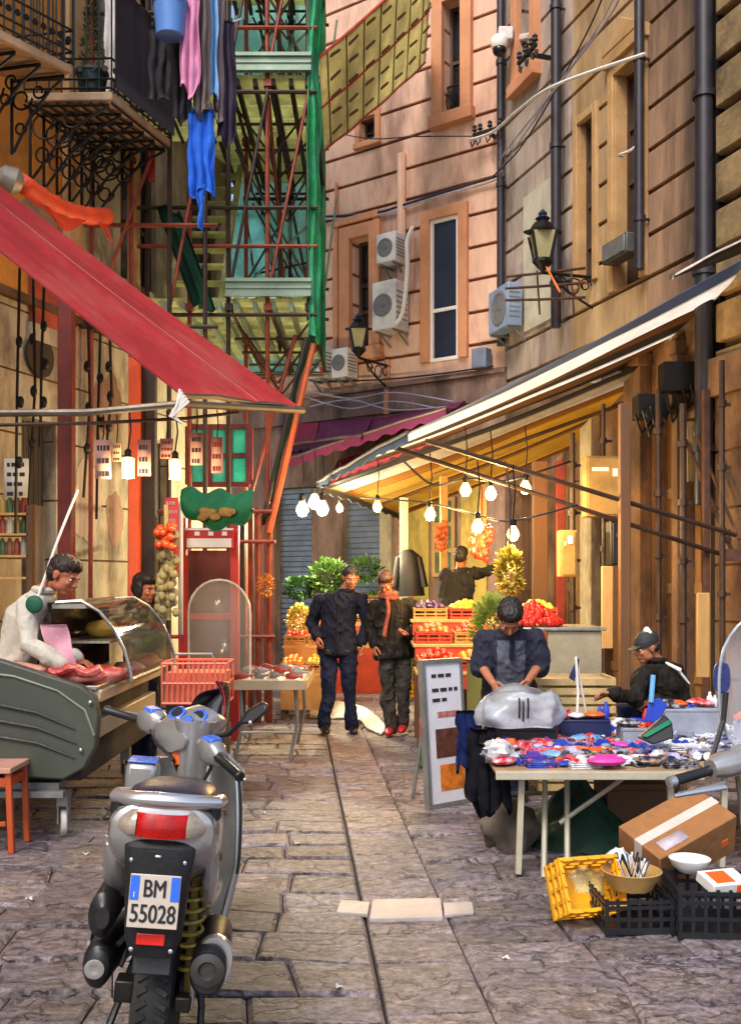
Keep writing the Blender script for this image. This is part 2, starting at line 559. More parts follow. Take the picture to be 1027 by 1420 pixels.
# the pale marble sill laid across the strip: one wide slab and two short ends
m_marble = mat('worn_marble', '#b0a49f', .5, var=.14, scale=7, bump=.25, bscale=25, stain='#8d7f78', sscale=3, samt=.5)
mb = MB()
a0, a1 = G(512, 1278), G(614, 1276); b0, b1 = G(516, 1251), G(611, 1249)
def plate(mb, q, z0, z1, m=0):
    mb.prism([V((p.x, p.y, z0)) for p in q], (0, 0, z1 - z0), m)
plate(mb, [a0, a1, b1, b0], -.01, .016)
plate(mb, [G(466, 1267), G(510, 1270), G(513, 1253), G(472, 1250)], -.01, .010)
plate(mb, [G(616, 1271), G(657, 1267), G(655, 1253), G(614, 1254)], -.01, .010)
solo('stone_threshold', 'pale marble slab with two short ends laid across the drain strip', 'stone slab', mb, m_marble, bevel=.004)
# white crescent standing in for the bright patch of light behind the walkers
m_bright_patch = mat('bright_patch_white', '#f4f4f2', .3, var=.05, transl=.2)
mb = MB()
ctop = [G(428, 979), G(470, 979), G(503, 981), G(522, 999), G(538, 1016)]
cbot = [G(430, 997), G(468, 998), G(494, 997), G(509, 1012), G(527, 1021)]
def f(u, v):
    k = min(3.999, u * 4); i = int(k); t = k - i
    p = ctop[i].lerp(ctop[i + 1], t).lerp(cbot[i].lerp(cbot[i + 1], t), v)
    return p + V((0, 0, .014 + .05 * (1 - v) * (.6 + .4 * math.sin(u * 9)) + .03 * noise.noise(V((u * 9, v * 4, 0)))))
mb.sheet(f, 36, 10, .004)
solo('bright_patch_sheet', 'white crescent sheet standing in for the bright patch on the paving by the walkers', 'plastic sheet', mb, m_bright_patch)

m_litter = mat('pale_litter', '#d2ccc4', .8, var=.15)
for k, (px, py) in enumerate(((40, 1248), (150, 1160), (412, 1170), (365, 1128), (700, 1330), (470, 1370), (120, 1185), (600, 1040))):
    c0 = G(px, py); o = MB(); a = rnd.uniform(0, 3)
    o.sheet(lambda u, v: c0 + V((.035 * (u - .5) * math.cos(a) - .022 * (v - .5) * math.sin(a), .035 * (u - .5) * math.sin(a) + .022 * (v - .5) * math.cos(a), .008 + .006 * math.sin(u * 5 + v * 3))), 5, 4, .002)
    solo('paper_scrap', 'small pale scrap of litter lying loose on the paving', 'litter', o, m_litter, 'scraps of litter on the paving')
# ------------------------------------------------------------------ buildings
m_pink = mat('pink_plaster', '#dfb298', .85, var=.16, scale=1.3, bump=.3, bscale=30, stain='#86604f', sscale=1.3, samt=.85, stretch=(1, 1, .3))
m_pinkg = mat('pink_joint', '#7d4a33', .95, var=.2)
m_trim = mat('orange_trim', '#c98a62', .8, var=.12, scale=2, bump=.15, stain='#a05e3c', samt=.4)
m_dirty = mat('dirty_cornice', '#8f7263', .9, var=.3, scale=3, bump=.4, stain='#3f322c', sscale=2.2, samt=.75, stretch=(1, 1, .35))
m_ochre = mat('ochre_plaster', '#b09c8e', .85, var=.25, scale=1.2, bump=.35, bscale=24, stain='#54463e', sscale=1.4, samt=.95, stretch=(1, 1, .22))
m_ochreg = mat('ochre_joint', '#5b4026', .95, var=.2)
m_goldtrim = mat('golden_trim', '#bd9664', .8, var=.14, scale=2.5, bump=.2, stain='#9a6a30', samt=.5)
m_dark = mat('dark_interior', '#0d0b0b', .9, var=.2)
m_glass = mat('dark_glass', '#141a24', .12, var=.3, scale=1.5, spec=.6)
m_screen = mat('window_screen', '#1e2236', .5, var=.3, scale=3)
m_whitef = mat('white_frame', '#e8e0d8', .5, var=.06)
m_shutterw = mat('brown_shutter', '#4a3327', .7, var=.2)
m_iron = mat('black_iron', '#17130f', .5, var=.3, metal=.3)
m_rust = mat('rusty_iron', '#50301f', .7, var=.4, scale=9)
m_pipe = mat('drain_pipe', '#28232a', .45, var=.25, scale=6)
m_grey = mat('grey_galv', '#8a8a88', .45, metal=.5, var=.2)
m_ac = mat('air_unit', '#cfc9c4', .45, var=.08, stain='#8f8580', sscale=3, samt=.5)
m_acd = mat('air_grille', '#6a6768', .6, var=.2)
m_roller = mat('roller_shutter', '#7f8896', .4, metal=.4, var=.2, scale=4, stain='#454a55', samt=.5)
m_cream = mat('cream_stone', '#b5a78c', .85, var=.2, scale=2, bump=.4, bscale=18, stain='#574636', sscale=1.9, samt=.85, stretch=(1, 1, .45))
m_yel = mat('orange_plaster', '#d08a35', .85, var=.16, scale=1.6, bump=.25, stain='#8a5a28', samt=.5)
m_brownstone = mat('brown_stone', '#77583f', .85, var=.3, scale=2, bump=.45, stain='#2b1e16', sscale=1.7, samt=.85, stretch=(1, 1, .5))
m_wood = mat('old_door_wood', '#5f4026', .7, var=.25, scale=3, bump=.3, bscale=14, stretch=(1, 1, .12), stain='#3a2414', samt=.5)
m_wood2 = mat('pale_plank', '#b58c52', .7, var=.22, scale=3, bump=.25, bscale=14, stretch=(1, 1, .15))

# --- pink building: the turned facade and its side along the street
pb = thing('pink_building', 'tall pink building with grooved courses closing the end of the street', 'building', (2.1, 16, 0))
W1, W2, W3, W4 = WP.rect(616, 641, 2, 157), WP.rect(500, 521, 163, 196), WP.rect(597, 637, 302, 500), WP.rect(488, 515, 330, 484)
W5 = (W1[0], W1[1], 12.6, 14.0)
zc = 4.93
SH1, SH2 = WP.rect(474, 527, 690, 930), WP.rect(382, 432, 676, 930)
SH1 = (SH1[0], SH1[1], 0, SH1[3]); SH2 = (SH2[0], SH2[1], 0, SH2[3])
mb = MB(); mg = MB()
WP.masonry(mb, 0, 4.12, zc, 14.5, [W1, W2, W3, W4], z_off=.18, m=0, mg=1)
WP.masonry(mb, 4.12, 8.5, zc, 5.55, [], z_off=.18, m=0, mg=1)
WP.masonry(mb, 0, 8.5, -.05, zc - .45, [SH1, SH2], course=0, m=2)
WP.box(mb, -.05, 8.5, zc - .45, zc - .04, -.3, .06, 2)
WP.box(mb, -.05, 8.5, zc - .04, zc + .04, -.3, .12, 2)
part('wall', mb, [m_pink, m_pinkg, m_dirty], pb)
mb = MB()
WP.box(mb, .0, 4.1, 0, 14.4, -1.0, -.9); WP.box(mb, 4.1, 8.5, 0, 5.5, -1.0, -.9); part('interior', mb, m_dark, pb)
def window(parent, wall, r, depth, mglass, mframe, mullions=(), fw=.05, label=None, rail=False):
    o = MB(); s0, s1, z0, z1 = r
    wall.box(o, s0, s0 + fw, z0, z1, -depth, -depth + .05); wall.box(o, s1 - fw, s1, z0, z1, -depth, -depth + .05)
    wall.box(o, s0 + fw, s1 - fw, z1 - fw, z1, -depth, -depth + .05); wall.box(o, s0 + fw, s1 - fw, z0, z0 + fw, -depth, -depth + .05)
    for k in mullions:
        zz = z0 + (z1 - z0) * k
        wall.box(o, s0 + fw, s1 - fw, zz - fw * .5, zz + fw * .5, -depth, -depth + .045)
    f = part('window', o, mframe, parent, label=label)
    o = MB(); wall.box(o, s0 + .01, s1 - .01, z0 + .01, z1 - .01, -depth - .03, -depth + .01); part('pane', o, mglass, f)
    if rail:
        o = MB()
        h = (z1 - z0) * .27
        for k in range(9):
            s_ = s0 + (s1 - s0) * k / 8
            o.tube([wall.W(s_, z0 + .04, -.08), wall.W(s_ + .04, z0 + h * .5, -.03), wall.W(s_, z0 + h, -.08)], .011, 5)
        o.tube([wall.W(s0, z0 + h, -.08), wall.W(s1, z0 + h, -.08)], .016, 6)
        o.tube([wall.W(s0, z0 + .05, -.08), wall.W(s1, z0 + .05, -.08)], .016, 6)
        part('railing', o, m_iron, f)
    return f
window(pb, WP, W1, .22, m_glass, m_shutterw, (.5,), rail=True)
window(pb, WP, W2, .18, m_glass, m_shutterw, (.5,), fw=.035)
window(pb, WP, W3, .03, m_screen, m_whitef, (.36,), fw=.055)
window(pb, WP, W4, .25, m_glass, m_shutterw, (.36, .60), fw=.06)
def surround(parent, wall, r, wd, proud, m, sill=True, hood=0.0, name='window_surround'):
    o = MB(); s0, s1, z0, z1 = r
    wall.box(o, s0 - wd, s0, z0, z1 + wd, -.02, proud); wall.box(o, s1, s1 + wd, z0, z1 + wd, -.02, proud)
    wall.box(o, s0, s1, z1, z1 + wd, -.02, proud)
    if sill: wall.box(o, s0 - wd * 1.2, s1 + wd * 1.2, z0 - wd, z0, -.02, proud * 1.5)
    if hood:
        wall.box(o, s0 - wd * 1.3, s1 + wd * 1.3, z1 + wd, z1 + wd + hood * .35, -.02, proud * 2)
        q = [wall.W(s0 - wd * 1.3, z1 + wd + hood * .35, 0), wall.W(s1 + wd * 1.3, z1 + wd + hood * .35, 0), wall.W((s0 + s1) / 2, z1 + wd + hood, 0)]
        o.prism(q, wall.n * (proud * 2.2))
    return part(name, o, m, parent, bevel=.01)
surround(pb, WP, W1, .20, .10, m_trim)
surround(pb, WP, W2, .10, .05, m_trim)
surround(pb, WP, W3, .17, .07, m_trim, sill=False)
surround(pb, WP, W4, .22, .10, m_trim)
o = MB(); r = WP.rect(470, 519, 318, 500)
WP.box(o, r[0] - .12, r[0], r[2], r[3] + .1, 0, .06); WP.box(o, r[1], r[1] + .1, r[2], r[3] + .1, 0, .06); WP.box(o, r[0] - .12, r[1] + .1, r[3] + .1, r[3] + .22, 0, .09)
part('cornice_moulding', o, m_trim, pb, bevel=.01)
# roller shutters on its ground floor
def roller(parent, wall, r, m):
    o = MB(); s0, s1, z0, z1 = r
    n = int((z1 - z0) / .095)
    for k in range(n):
        z = z0 + (z1 - z0) * k / n
        wall.box(o, s0, s1, z, z + (z1 - z0) / n - .018, -.16, -.12)
    wall.box(o, s0, s1, z0, z1, -.20, -.165, 1)
    return part('roller_shutter', o, [m, m_acd], parent)
roller(pb, WP, SH1, m_roller); roller(pb, WP, SH2, m_roller)
# ground floor between the shutters and the corner; yellow light painted into its plaster panels
def flat(px0, px1, py0, py1, n0, n1, m, nm, bevel=.006):
    r = WP.rect(px0, px1, py0, py1); o = MB(); WP.box(o, r[0], r[1], max(0, r[2]), r[3], n0, n1); return part(nm, o, m, pb, bevel=bevel)
m_lit = mat('yellow_lit_plaster', '#b8a04e', .85, var=.25, scale=3, bump=.3, stain='#6d5a2c', sscale=2.2, samt=.8, stretch=(1, 1, .4))
flat(557, 596, 668, 930, .0, .05, m_lit, 'lit_plaster_panel'); flat(530, 546, 668, 930, 0, .09, m_cream, 'pilaster'); flat(640, 676, 668, 930, .0, .04, m_lit, 'lit_plaster_panel')
r = WP.rect(603, 634, 690, 800)
window(pb, WP, r, -.05, mat('green_pane', '#4c6a52', .3, var=.4), m_wood2, (.33, .66), fw=.06)
# street side of the same building
SB = WR.hit(978, 400)[0]
D1 = WR.rect(853, 889, 90, 395); D2 = WR.rect(802, 823, 165, 395); D3 = WR.rect(722, 741, -60, 105); D4 = WR.rect(757, 768, 190, 262)
D5 = WR.rect(803, 832, -330, -60)
sp = WR.rect(728, 771, 258, 450)
mb = MB()
sA, sB = WR.hit(794, 300)[0], WR.hit(896, 300)[0]
WR.masonry(mb, 0, sA, 4.4, 14.5, [D3, D5], course=.50, z_off=.22, m=0, mg=1)
part('wall', mb, [m_ochre, m_ochreg], pb, label='greyish street side of the building with grooved courses')
mb = MB(); WR.masonry(mb, sA, sB, 4.4, 14.5, [D1, D2, D5], course=.50, z_off=.22, m=0, mg=1)
part('wall', mb, [mat('golden_plaster', '#b3946a', .85, var=.22, scale=1.5, bump=.35, stain='#7d5f3a', sscale=1.4, samt=.8, stretch=(1, 1, .25)), m_ochreg], pb, label='golden plaster bay around the two tall windows')
mb = MB(); WR.masonry(mb, sB, SB, 4.4, 14.5, [], course=.50, z_off=.22, m=0, mg=1)
part('wall', mb, [mat('brown_plaster', '#93745a', .85, var=.25, scale=1.4, bump=.35, stain='#3d2d24', sscale=1.2, samt=.85, stretch=(1, 1, .18)), m_ochreg], pb, label='brown streaked bay beside the thick black pipe')
for q, dp in ((D1, .20), (D2, .15)):
    window(pb, WR, q, dp, m_shutterw, m_shutterw, (.25, .5, .75), fw=.06)
    o = MB(); WR.box(o, q[0], q[0] + .02, q[2], q[3], -dp, .004); part('reveal', o, m_goldtrim, pb)
for q in (D3, D5): window(pb, WR, q, .24, m_glass, m_shutterw, (.4, .7), fw=.05)
surround(pb, WR, D1, .13, .05, m_goldtrim, sill=False, hood=.45)
surround(pb, WR, D2, .11, .04, m_goldtrim, sill=False, hood=.0)
surround(pb, WR, D3, .18, .10, m_trim)
o = MB(); WR.box(o, sp[0], sp[1], sp[2], sp[3], 0, .035)
part('plaster_patch', o, mat('pale_patch', '#b9b09c', .8, var=.12, scale=2, stain='#8a8478', samt=.5), pb, label='pale grey plastered strip behind the lantern')
# ground floor of the street side, under the awnings: piers, doors, boards
zg = 4.4
c = lambda a, b: WR.rect(a, b, 500, 500)[:2]
mb = MB()
holes = [(0.35, 1.25, 0, 3.1), (1.65, 2.35, 0, 3.0), (*c(836, 876), 0, 3.2), (*c(912, 940), 0, 3.55), (*c(950, 984), 0, 3.45)]
WR.masonry(mb, 0, SB, -.05, zg, holes, course=0, m=0)
part('wall', mb, m_brownstone, pb, label='brown stained ground floor behind the stalls')
o = MB(); WR.box(o, 0, SB, 0, zg, -1.1, -1.0); part('interior', o, m_dark, pb)
for k, h in enumerate(holes):
    o = MB(); s0, s1 = h[0], h[1]
    nb = 4
    for j in range(nb):
        a = s0 + (s1 - s0) * j / nb
        WR.box(o, a + .004, a + (s1 - s0) / nb - .004, 0.0, h[3], -.16 - .012 * (j % 2), -.12 - .012 * (j % 2))
    for z in (.5, 1.5, 2.6): WR.box(o, s0 + .02, s1 - .02, z, z + .12, -.12, -.095)
    part('door', o, (m_wood, mat('weathered_door', '#8c6a40', .75, var=.3, scale=3, bump=.3, bscale=14, stretch=(1, 1, .2), stain='#3b2814', samt=.8), m_wood, m_wood, mat('weathered_door', '#8c6a40'))[k], pb)
def pier(px0, px1, proud, m, z1=zg):
    a, b = c(px0, px1); o = MB(); WR.box(o, a, b, 0, z1, 0.0, proud); WR.box(o, a - .03, b + .03, z1 - .22, z1 - .06, 0.0, proud + .05)
    part('pier', o, m, pb, bevel=.012)
pier(880, 903, .16, m_brownstone); pier(941, 949, .10, m_brownstone); pier(816, 832, .14, m_cream)
# --- neighbouring building beyond the dark gap
nbld = thing('stone_building', 'heavy rusticated dark stone building at the right edge beyond the thick black pipe', 'building', WR.W(SB + .3, 0))
mb = MB(); s1 = SB + .16
WR.masonry(mb, s1, s1 + 6.5, 4.0, 14, [], course=.50, gap=.09, gd=.11, m=0, mg=1, z_off=.1, depth=.5)
part('wall', mb, [mat('rustic_stone', '#8d7650', .85, var=.25, scale=2, bump=.5, bscale=16, stain='#35291d', sscale=1.2, samt=.8), m_ochreg], nbld, bevel=.02)
mb = MB(); WR.masonry(mb, s1, s1 + 6.5, -.05, 3.6, [(s1 + .9, s1 + 2.6, 0, 3.0)], course=.6, gap=.03, gd=.02, m=0, mg=1, depth=.5)
WR.box(mb, s1, s1 + 6.5, 3.6, 4.0, -.5, .1, 0)
part('wall', mb, [m_brownstone, m_ochreg], nbld)
o = MB(); WR.box(o, s1 + .9, s1 + 2.6, 0, 3.0, -.3, -.25); part('door', o, m_wood, nbld)
o = MB(); WR.box(o, SB, s1, 0, 14, -.5, -.06); part('gap_backing', o, m_dark, nbld)

# --- left building
lb = thing('balcony_building', 'orange building on the left with iron balconies over the butcher', 'building', WL.W(9, 0))
SL = 15.4
LH1 = WL.rect(30, 78, 420, 770); LH1 = (LH1[0], LH1[1], 0, 3.3)
LH2 = WL.rect(205, 238, 600, 800); LH2 = (LH2[0], LH2[1], 0, 3.4)
LH3 = (4.4, 7.6, 0, 3.5)
SW = [(12.6, 13.4, 5.2, 7.2), (14.2, 15.0, 5.2, 7.2), (12.6, 13.4, 8.2, 10.0), (14.2, 15.0, 8.2, 10.0)]
FD1 = WL.rect(128, 150, -60, 138); FD1 = (FD1[0] - .1, FD1[1] + .35, 6.34, 9.1)
FD2 = (8.3, 9.5, 6.34, 9.1)
mb = MB()
WL.masonry(mb, -4, 11.7, 4.5, 13, [FD1, FD2], course=0, m=0)
WL.masonry(mb, 11.7, SL, 4.5, 13, SW, course=0, m=1)
WL.box(mb, -4, SL, 4.42, 4.5, -.2, .08, 2)
WL.masonry(mb, -4, SL, -.05, 4.42, [LH1, LH2, LH3], course=.62, gap=.022, gd=.02, m=1, mg=2)
part('wall', mb, [m_yel, m_cream, m_ochreg], lb)
o = MB(); WL.box(o, -4, SL, 0, 12.8, -1.8, -1.7); part('interior', o, m_dark, lb)
for fd in (FD1, FD2):
    surround(lb, WL, fd, .16, .08, m_goldtrim, sill=False)
    window(lb, WL, fd, .15, m_glass, m_shutterw, (.3, .7), fw=.07)
for q in SW: window(lb, WL, q, .12, m_glass, m_shutterw, (.35, .7), fw=.06)
o = MB()
for px0, px1 in ((86, 108), (176, 186)):
    r = WL.rect(px0, px1, 0, 240); WL.box(o, r[0], r[1], 4.5, 12, 0, .09)
part('pilaster', o, m_goldtrim, lb, bevel=.01)
# far end wall of the left building (where the scaffold begins) and dark return
o = MB(); q = WL.W(SL, 0)
o.bx(q.x - 4, q.x, q.y, q.y + .3, 0, 13); part('end_wall', o, m_cream, lb)
# balconies: slab, railing, scroll brackets
def bracket(parent, p_wall, p_out, drop, m):
    o = MB(); a, b = V(p_wall), V(p_out)
    d = b - a; L_ = d.length; d.normalize(); dn = V((0, 0, -1))
    def q(u, v): return a + d * (u * L_) + dn * (v * drop)
    o.tube([q(0, .03), q(.98, .03)], .016, 6)
    o.tube([q(.02, 0), q(.02, 1)], .016, 6)
    o.tube([q(.98, .05), q(.7, .22), q(.35, .55), q(.05, .98)], .014, 6)
    for cu, cv, rr in ((.2, .28, .2), (.52, .2, .13), (.18, .66, .12), (.42, .42, .1)):
        pts = []
        for k in range(15):
            t = k / 14 * 2.2 * math.pi; r_ = rr * (1 - .55 * k / 14)
            pts.append(a + d * (cu * L_ + r_ * L_ * math.cos(t)) + dn * (cv * drop + r_ * L_ * math.sin(t)))
        o.tube(pts, .011, 5)
    return part('bracket', o, m, parent)
def poly_slab(parent, corners, z0, z1, m):
    o = MB(); o.prism([V((p.x, p.y, z0)) for p in corners], (0, 0, z1 - z0)); return part('balcony_slab', o, m, parent, bevel=.015)
m_slabm = mat('balcony_marble', '#b99a78', .75, var=.15, bump=.25, stain='#7b5e45', samt=.6)
ZB = 6.34
def at_z(px, py, z): 
    d = (z - CH) * F / (HY - py); return V(((px - CX) / F * d, d, z))
n1, f1 = at_z(155, 139, ZB), at_z(237, 205, ZB)
wn, wf = at_z(34, 141, ZB), f1 + (at_z(34, 141, ZB) - n1)
poly_slab(lb, [wn, n1, f1, wf], ZB, ZB + .09, m_slabm)
for k in range(6):
    t = .03 + .94 * k / 5
    bracket(lb, wn.lerp(wf, t) + V((.02, 0, -.005)), n1.lerp(f1, t) + V((-.03, 0, -.005)), .75, m_iron)
o = MB()
for k in range(9):
    a = wn.lerp(n1, k / 8) + V((0, 0, -.03)); b = wf.lerp(f1, k / 8) + V((0, 0, -.03))
    o.tube([a, b], .014, 5)
part('joist', o, m_iron, lb)
def railing(parent, pts, z0, h, m, step=.11, sub='railing'):
    o = MB()
    for a, b in zip(pts, pts[1:]):
        n = max(2, int((b - a).length / step))
        for k in range(n + 1):
            p = a.lerp(b, k / n)
            o.tube([V((p.x, p.y, z0)), V((p.x, p.y, z0 + h))], .009, 5)
            if k < n:
                c2 = a.lerp(b, (k + .5) / n)
                o.lathe([(.03, -.006), (.03, .006)], V((c2.x, c2.y, z0 + .22)), (b - a).cross(V((0, 0, 1))), 8)
        for z in (.03, .12, .32, h): o.tube([V((a.x, a.y, z0 + z)), V((b.x, b.y, z0 + z))], .012, 5)
    return part(sub, o, m, parent)
railing(lb, [wn, n1, f1, wf], ZB + .09, 1.0, m_iron)
o = MB()
e = .03
q = [n1 + V((.04, 0, 0)), f1 + V((.04, 0, 0))]
def rf(u, v):
    p = q[0].lerp(q[1], u); return V((p.x + .012 * math.sin(u * 30) * v, p.y, ZB + .13 + v * 1.05))
o.sheet(rf, 24, 6, .01); part('screen_cloth', o, mat('dark_reed_screen', '#2a2530', .9, var=.3, scale=20, stretch=(1, 1, .1)), lb, label='dark cloth tied along the balcony railing')
# nearer balcony at the left edge
n2, f2 = at_z(-60, 24, ZB), at_z(101, 104, ZB)
w2n, w2f = n2 + V((-.9, .25, 0)), at_z(20, 112, ZB)
poly_slab(lb, [w2n, n2, f2, w2f], ZB, ZB + .09, m_slabm)
railing(lb, [n2, f2, w2f], ZB + .09, 1.0, m_iron, step=.09)
for k in range(4): bracket(lb, w2n.lerp(w2f, .3 + .66 * k / 3) + V((.02, 0, -.005)), n2.lerp(f2, .3 + .66 * k / 3) + V((-.03, 0, -.005)), .7, m_iron)
# dado and shop shutters inside the openings of the ground floor
m_brick = mat('red_brick_band', '#a5492f', .85, var=.25, scale=4, bump=.3)
for h in (LH1, LH2):
    o = MB()
    for k in range(7):
        a = h[0] + (h[1] - h[0]) * k / 7
        WL.box(o, a + .004, a + (h[1] - h[0]) / 7 - .004, 0, h[3], -.2, -.16)
    part('door', o, mat('grey_plank_door', '#4a4238', .8, var=.3, scale=3, stretch=(1, 1, .12)), lb)
for px0, px1, py0, py1, m, nm in ((40, 82, 392, 455, m_brick, 'brick_band'), (38, 84, 455, 478, m_cream, 'stone_lintel')):
    r = WL.rect(px0, px1, py0, py1); o = MB(); WL.box(o, r[0], r[1], r[2], r[3], 0, .06); part(nm, o, m, lb)
r = WL.rect(26, 76, 432, 556)
o = MB(); zc_, sc_ = (r[2] + r[3]) / 2, (r[0] + r[1]) / 2
o.lathe([(.22, 0), (.22, .03)], WL.W(sc_, zc_, .02), WL.n, 20)
part('oval_vent', o, mat('dark_vent', '#3a2b1d', .8), lb)

# repairs, bare patches and grime on the facades
m_pt = [mat('cement_patch', '#b0937c', .9, var=.25, bump=.4, stain='#8a7260', sscale=5), mat('old_render_patch', '#a07c66', .9, var=.3, bump=.5, stain='#7d5c4a', sscale=5), mat('pale_render_patch', '#c4a88e', .85, var=.2, bump=.4, stain='#9a8068', sscale=5)]
def patch(parent, wall, px, py, rs, rz_, k, seed):
    a, z = wall.hit(px, py); o = MB(); r_ = random.Random(seed); n = 40
    pts = []
    for j in range(n):
        t_ = 2 * math.pi * j / n; q = .85 + .3 * noise.noise(V((math.cos(t_) * 1.1, math.sin(t_) * 1.1, seed * 3.7))) + .12 * noise.noise(V((math.cos(t_) * 4, math.sin(t_) * 4, seed * 1.3)))
        pts.append(wall.W(a + rs * q * math.cos(t_), z + rz_ * q * math.sin(t_), -.002))
    o.prism(pts, wall.n * .007); part('plaster_patch', o, m_pt[k], parent)
for j, (px, py, rs, rz_, k) in enumerate(((110, 470, .25, .5, 0), (150, 560, .3, .4, 1), (120, 700, .3, .5, 2), (160, 720, .2, .4, 1), (60, 300, .4, .4, 1), (200, 150, .3, .5, 1), (130, 620, .2, .3, 0))): patch(lb, WL, px, py, rs, rz_, k, j + 50)
# ------------------------------------------------------------------ things fixed to the walls
def downpipe(px, py_low, z_top, r, wall, label, off=.14, m=None):
    a, z = wall.hit(px, py_low)
    t = thing('downpipe', label, 'downpipe', wall.W(a, z, off))
    o = MB(); o.tube([wall.W(a, z, off), wall.W(a, z_top, off)], r, 10); part('pipe', o, m or m_pipe, t)
    zz = z + .6
    while zz < z_top:
        o = MB(); o.lathe([(r * 1.25, -.035), (r * 1.25, .035)], wall.W(a, zz, off), (0, 0, 1), 10); o.beam(wall.W(a, zz, off), wall.W(a, zz, 0), .02, .03)
        part('collar', o, m or m_pipe, t); zz += 1.9
downpipe(702, 480, 13.5, .062, WR, 'black downpipe at the corner of the pink building beside the security camera', off=.10)
downpipe(783, 455, 13.5, .072, WR, 'black downpipe to the right of the pale plastered strip and lantern')
downpipe(900, 375, 13.5, .06, WR, 'black downpipe right of the golden window, above the small grey box')
downpipe(984, 700, 13.5, .10, WR, 'thick black downpipe in the dark gap at the right edge', off=.08)
# air conditioners
def ac(name_label, pa, pb_, wall, depth, group='air conditioners on the pink facade', m=None):
    s0, s1, z0, z1 = wall.rect(*pa, *pb_)
    t = thing('air_conditioner', name_label, 'air conditioner', wall.W((s0 + s1) / 2, z0, .1), group)
    o = MB(); wall.box(o, s0, s1, z0, z1, .08, .08 + depth); part('casing', o, m or m_ac, t, bevel=.015)
    o = MB(); r_ = min(s1 - s0, z1 - z0) * .40; cc = wall.W(s0 + (s1 - s0) * .55, (z0 + z1) / 2, .08 + depth)
    o.lathe([(r_, -.01), (r_, .012), (r_ * .85, .018), (r_ * .8, .006), (.03, .006), (.03, .02)], cc, wall.n, 20); part('fan_grille', o, m_acd, t)
    o = MB()
    for k in range(6):
        z = z0 + (z1 - z0) * (.2 + .11 * k)
        wall.box(o, s0 - .004, s0 + .004, z, z + .02, .12, .06 + depth); wall.box(o, s1 - .004, s1 + .004, z, z + .02, .12, .06 + depth)
    parts('side_slat', o, m_acd, t)
    o = MB()
    for s_ in (s0 + .06, s1 - .06):
        o.beam(wall.W(s_, z0 - .02, 0), wall.W(s_, z0 - .02, .08 + depth), .03, .03); o.beam(wall.W(s_, z0 - .2, 0.01), wall.W(s_, z0 - .03, depth * .8), .025, .025)
    parts('bracket', o, m_grey, t)
ac('small air conditioner between the two tall windows, upper of the pair', (540, 566), (331, 371), WP, .30)
ac('large air conditioner between the two tall windows, lower of the pair', (538, 570), (398, 464), WP, .38)
ac('air conditioner low on the pink facade beside the green net, left of its pair', (443, 466), (484, 529), WP, .30)
ac('air conditioner low on the pink facade just below the far lantern', (478, 500), (488, 528), WP, .30)
ac('blue grey air conditioner on the corner downpipe of the pink building', (703, 731), (401, 460), WR, .24, m=mat('blue_grey_unit', '#7f92ad', .4, var=.12, stain='#5d6878', samt=.5))
# conduits
def cable(pts, r, label, m, name='cable', group=None, n=6):
    o = MB(); q = [V(p) for p in pts]; out = []
    for i in range(len(q) - 1):
        p0, p1, p2, p3 = q[max(i - 1, 0)], q[i], q[i + 1], q[min(i + 2, len(q) - 1)]
        for k in range(6):
            t = k / 6
            out.append(.5 * ((2 * p1) + (p2 - p0) * t + (2 * p0 - 5 * p1 + 4 * p2 - p3) * t * t + (3 * p1 - p0 - 3 * p2 + p3) * t ** 3))
    out.append(q[-1]); o.tube(out, r, n)
    return solo(name, label, 'cable' if name == 'cable' else name.replace('_', ' '), o, m, group)
m_cabw = mat('white_cable', '#ded8d0', .5, var=.1)
m_cabk = mat('black_cable', '#2a2630', .6, var=.3)
m_cabp = mat('lilac_cable', '#a59db0', .5, var=.2)
def wp(px, py, off=.05): a, z = WP.hit(px, py); return WP.W(a, z, off)
def wr(px, py, off=.05): a, z = WR.hit(px, py); return WR.W(a, z, off)
cable([wp(576, 318, .1), wp(584, 345, .42), wp(588, 385, .5), wp(582, 440, .5), wp(572, 458, .5)], .035, 'bent white hose curving down beside the two stacked air conditioners', m_cabw, name='hose')
o = MB(); o.tube([wp(559, 215, .05), wp(559, 396, .05)], .075, 8); solo('conduit', 'pink painted vertical conduit above the small air conditioner', 'conduit', o, m_pink)
o = MB(); o.tube([wp(468, 255, .04), wp(468, 482, .04)], .03, 6); solo('conduit', 'thin orange conduit running down left of the recessed tall window', 'conduit', o, m_trim)
o = MB(); o.tube([wp(539, 500, .05), wp(538, 575, .05)], .05, 8); solo('conduit', 'short orange conduit below the large air conditioner', 'conduit', o, m_trim)
gcab = 'dark cables strung along the pink facade'
cable([wp(446, 302, .06), wp(520, 297, .06), wp(560, 287, .08), wp(620, 268, .08), wp(690, 248, .1)], .022, 'thick dark cable bundle rising across the pink facade to the corner pipe', m_cabk, group=gcab)
cable([wp(446, 306, .06), wp(525, 300, .07), wp(600, 278, .09), wp(696, 250, .1), wr(720, 222, .3), wr(800, 130, .35), wr(880, 20, .3), wr(900, -40, .3)], .014, 'lilac grey cable climbing from the pink facade up past the lantern strip', m_cabp)
cable([wr(705, 240, .16), wr(760, 180, .3), wr(820, 105, .35), wr(872, 20, .3), wr(905, -60, .3)], .011, 'thin grey cable climbing beside the lilac cable above the lantern', m_cabp)
cable([wr(700, 246, .2), wr(742, 210, .26), wr(790, 148, .33), wr(850, 40, .32), wr(880, -40, .3)], .012, 'dark cable sagging just below the lilac cables above the lantern', m_cabk)
cable([wp(430, 178, .2), wp(520, 200, .3), wp(600, 204, .5), wp(668, 198, .3)], .010, 'thin black wire sagging from the green net across to the insulator bracket', m_cabk)
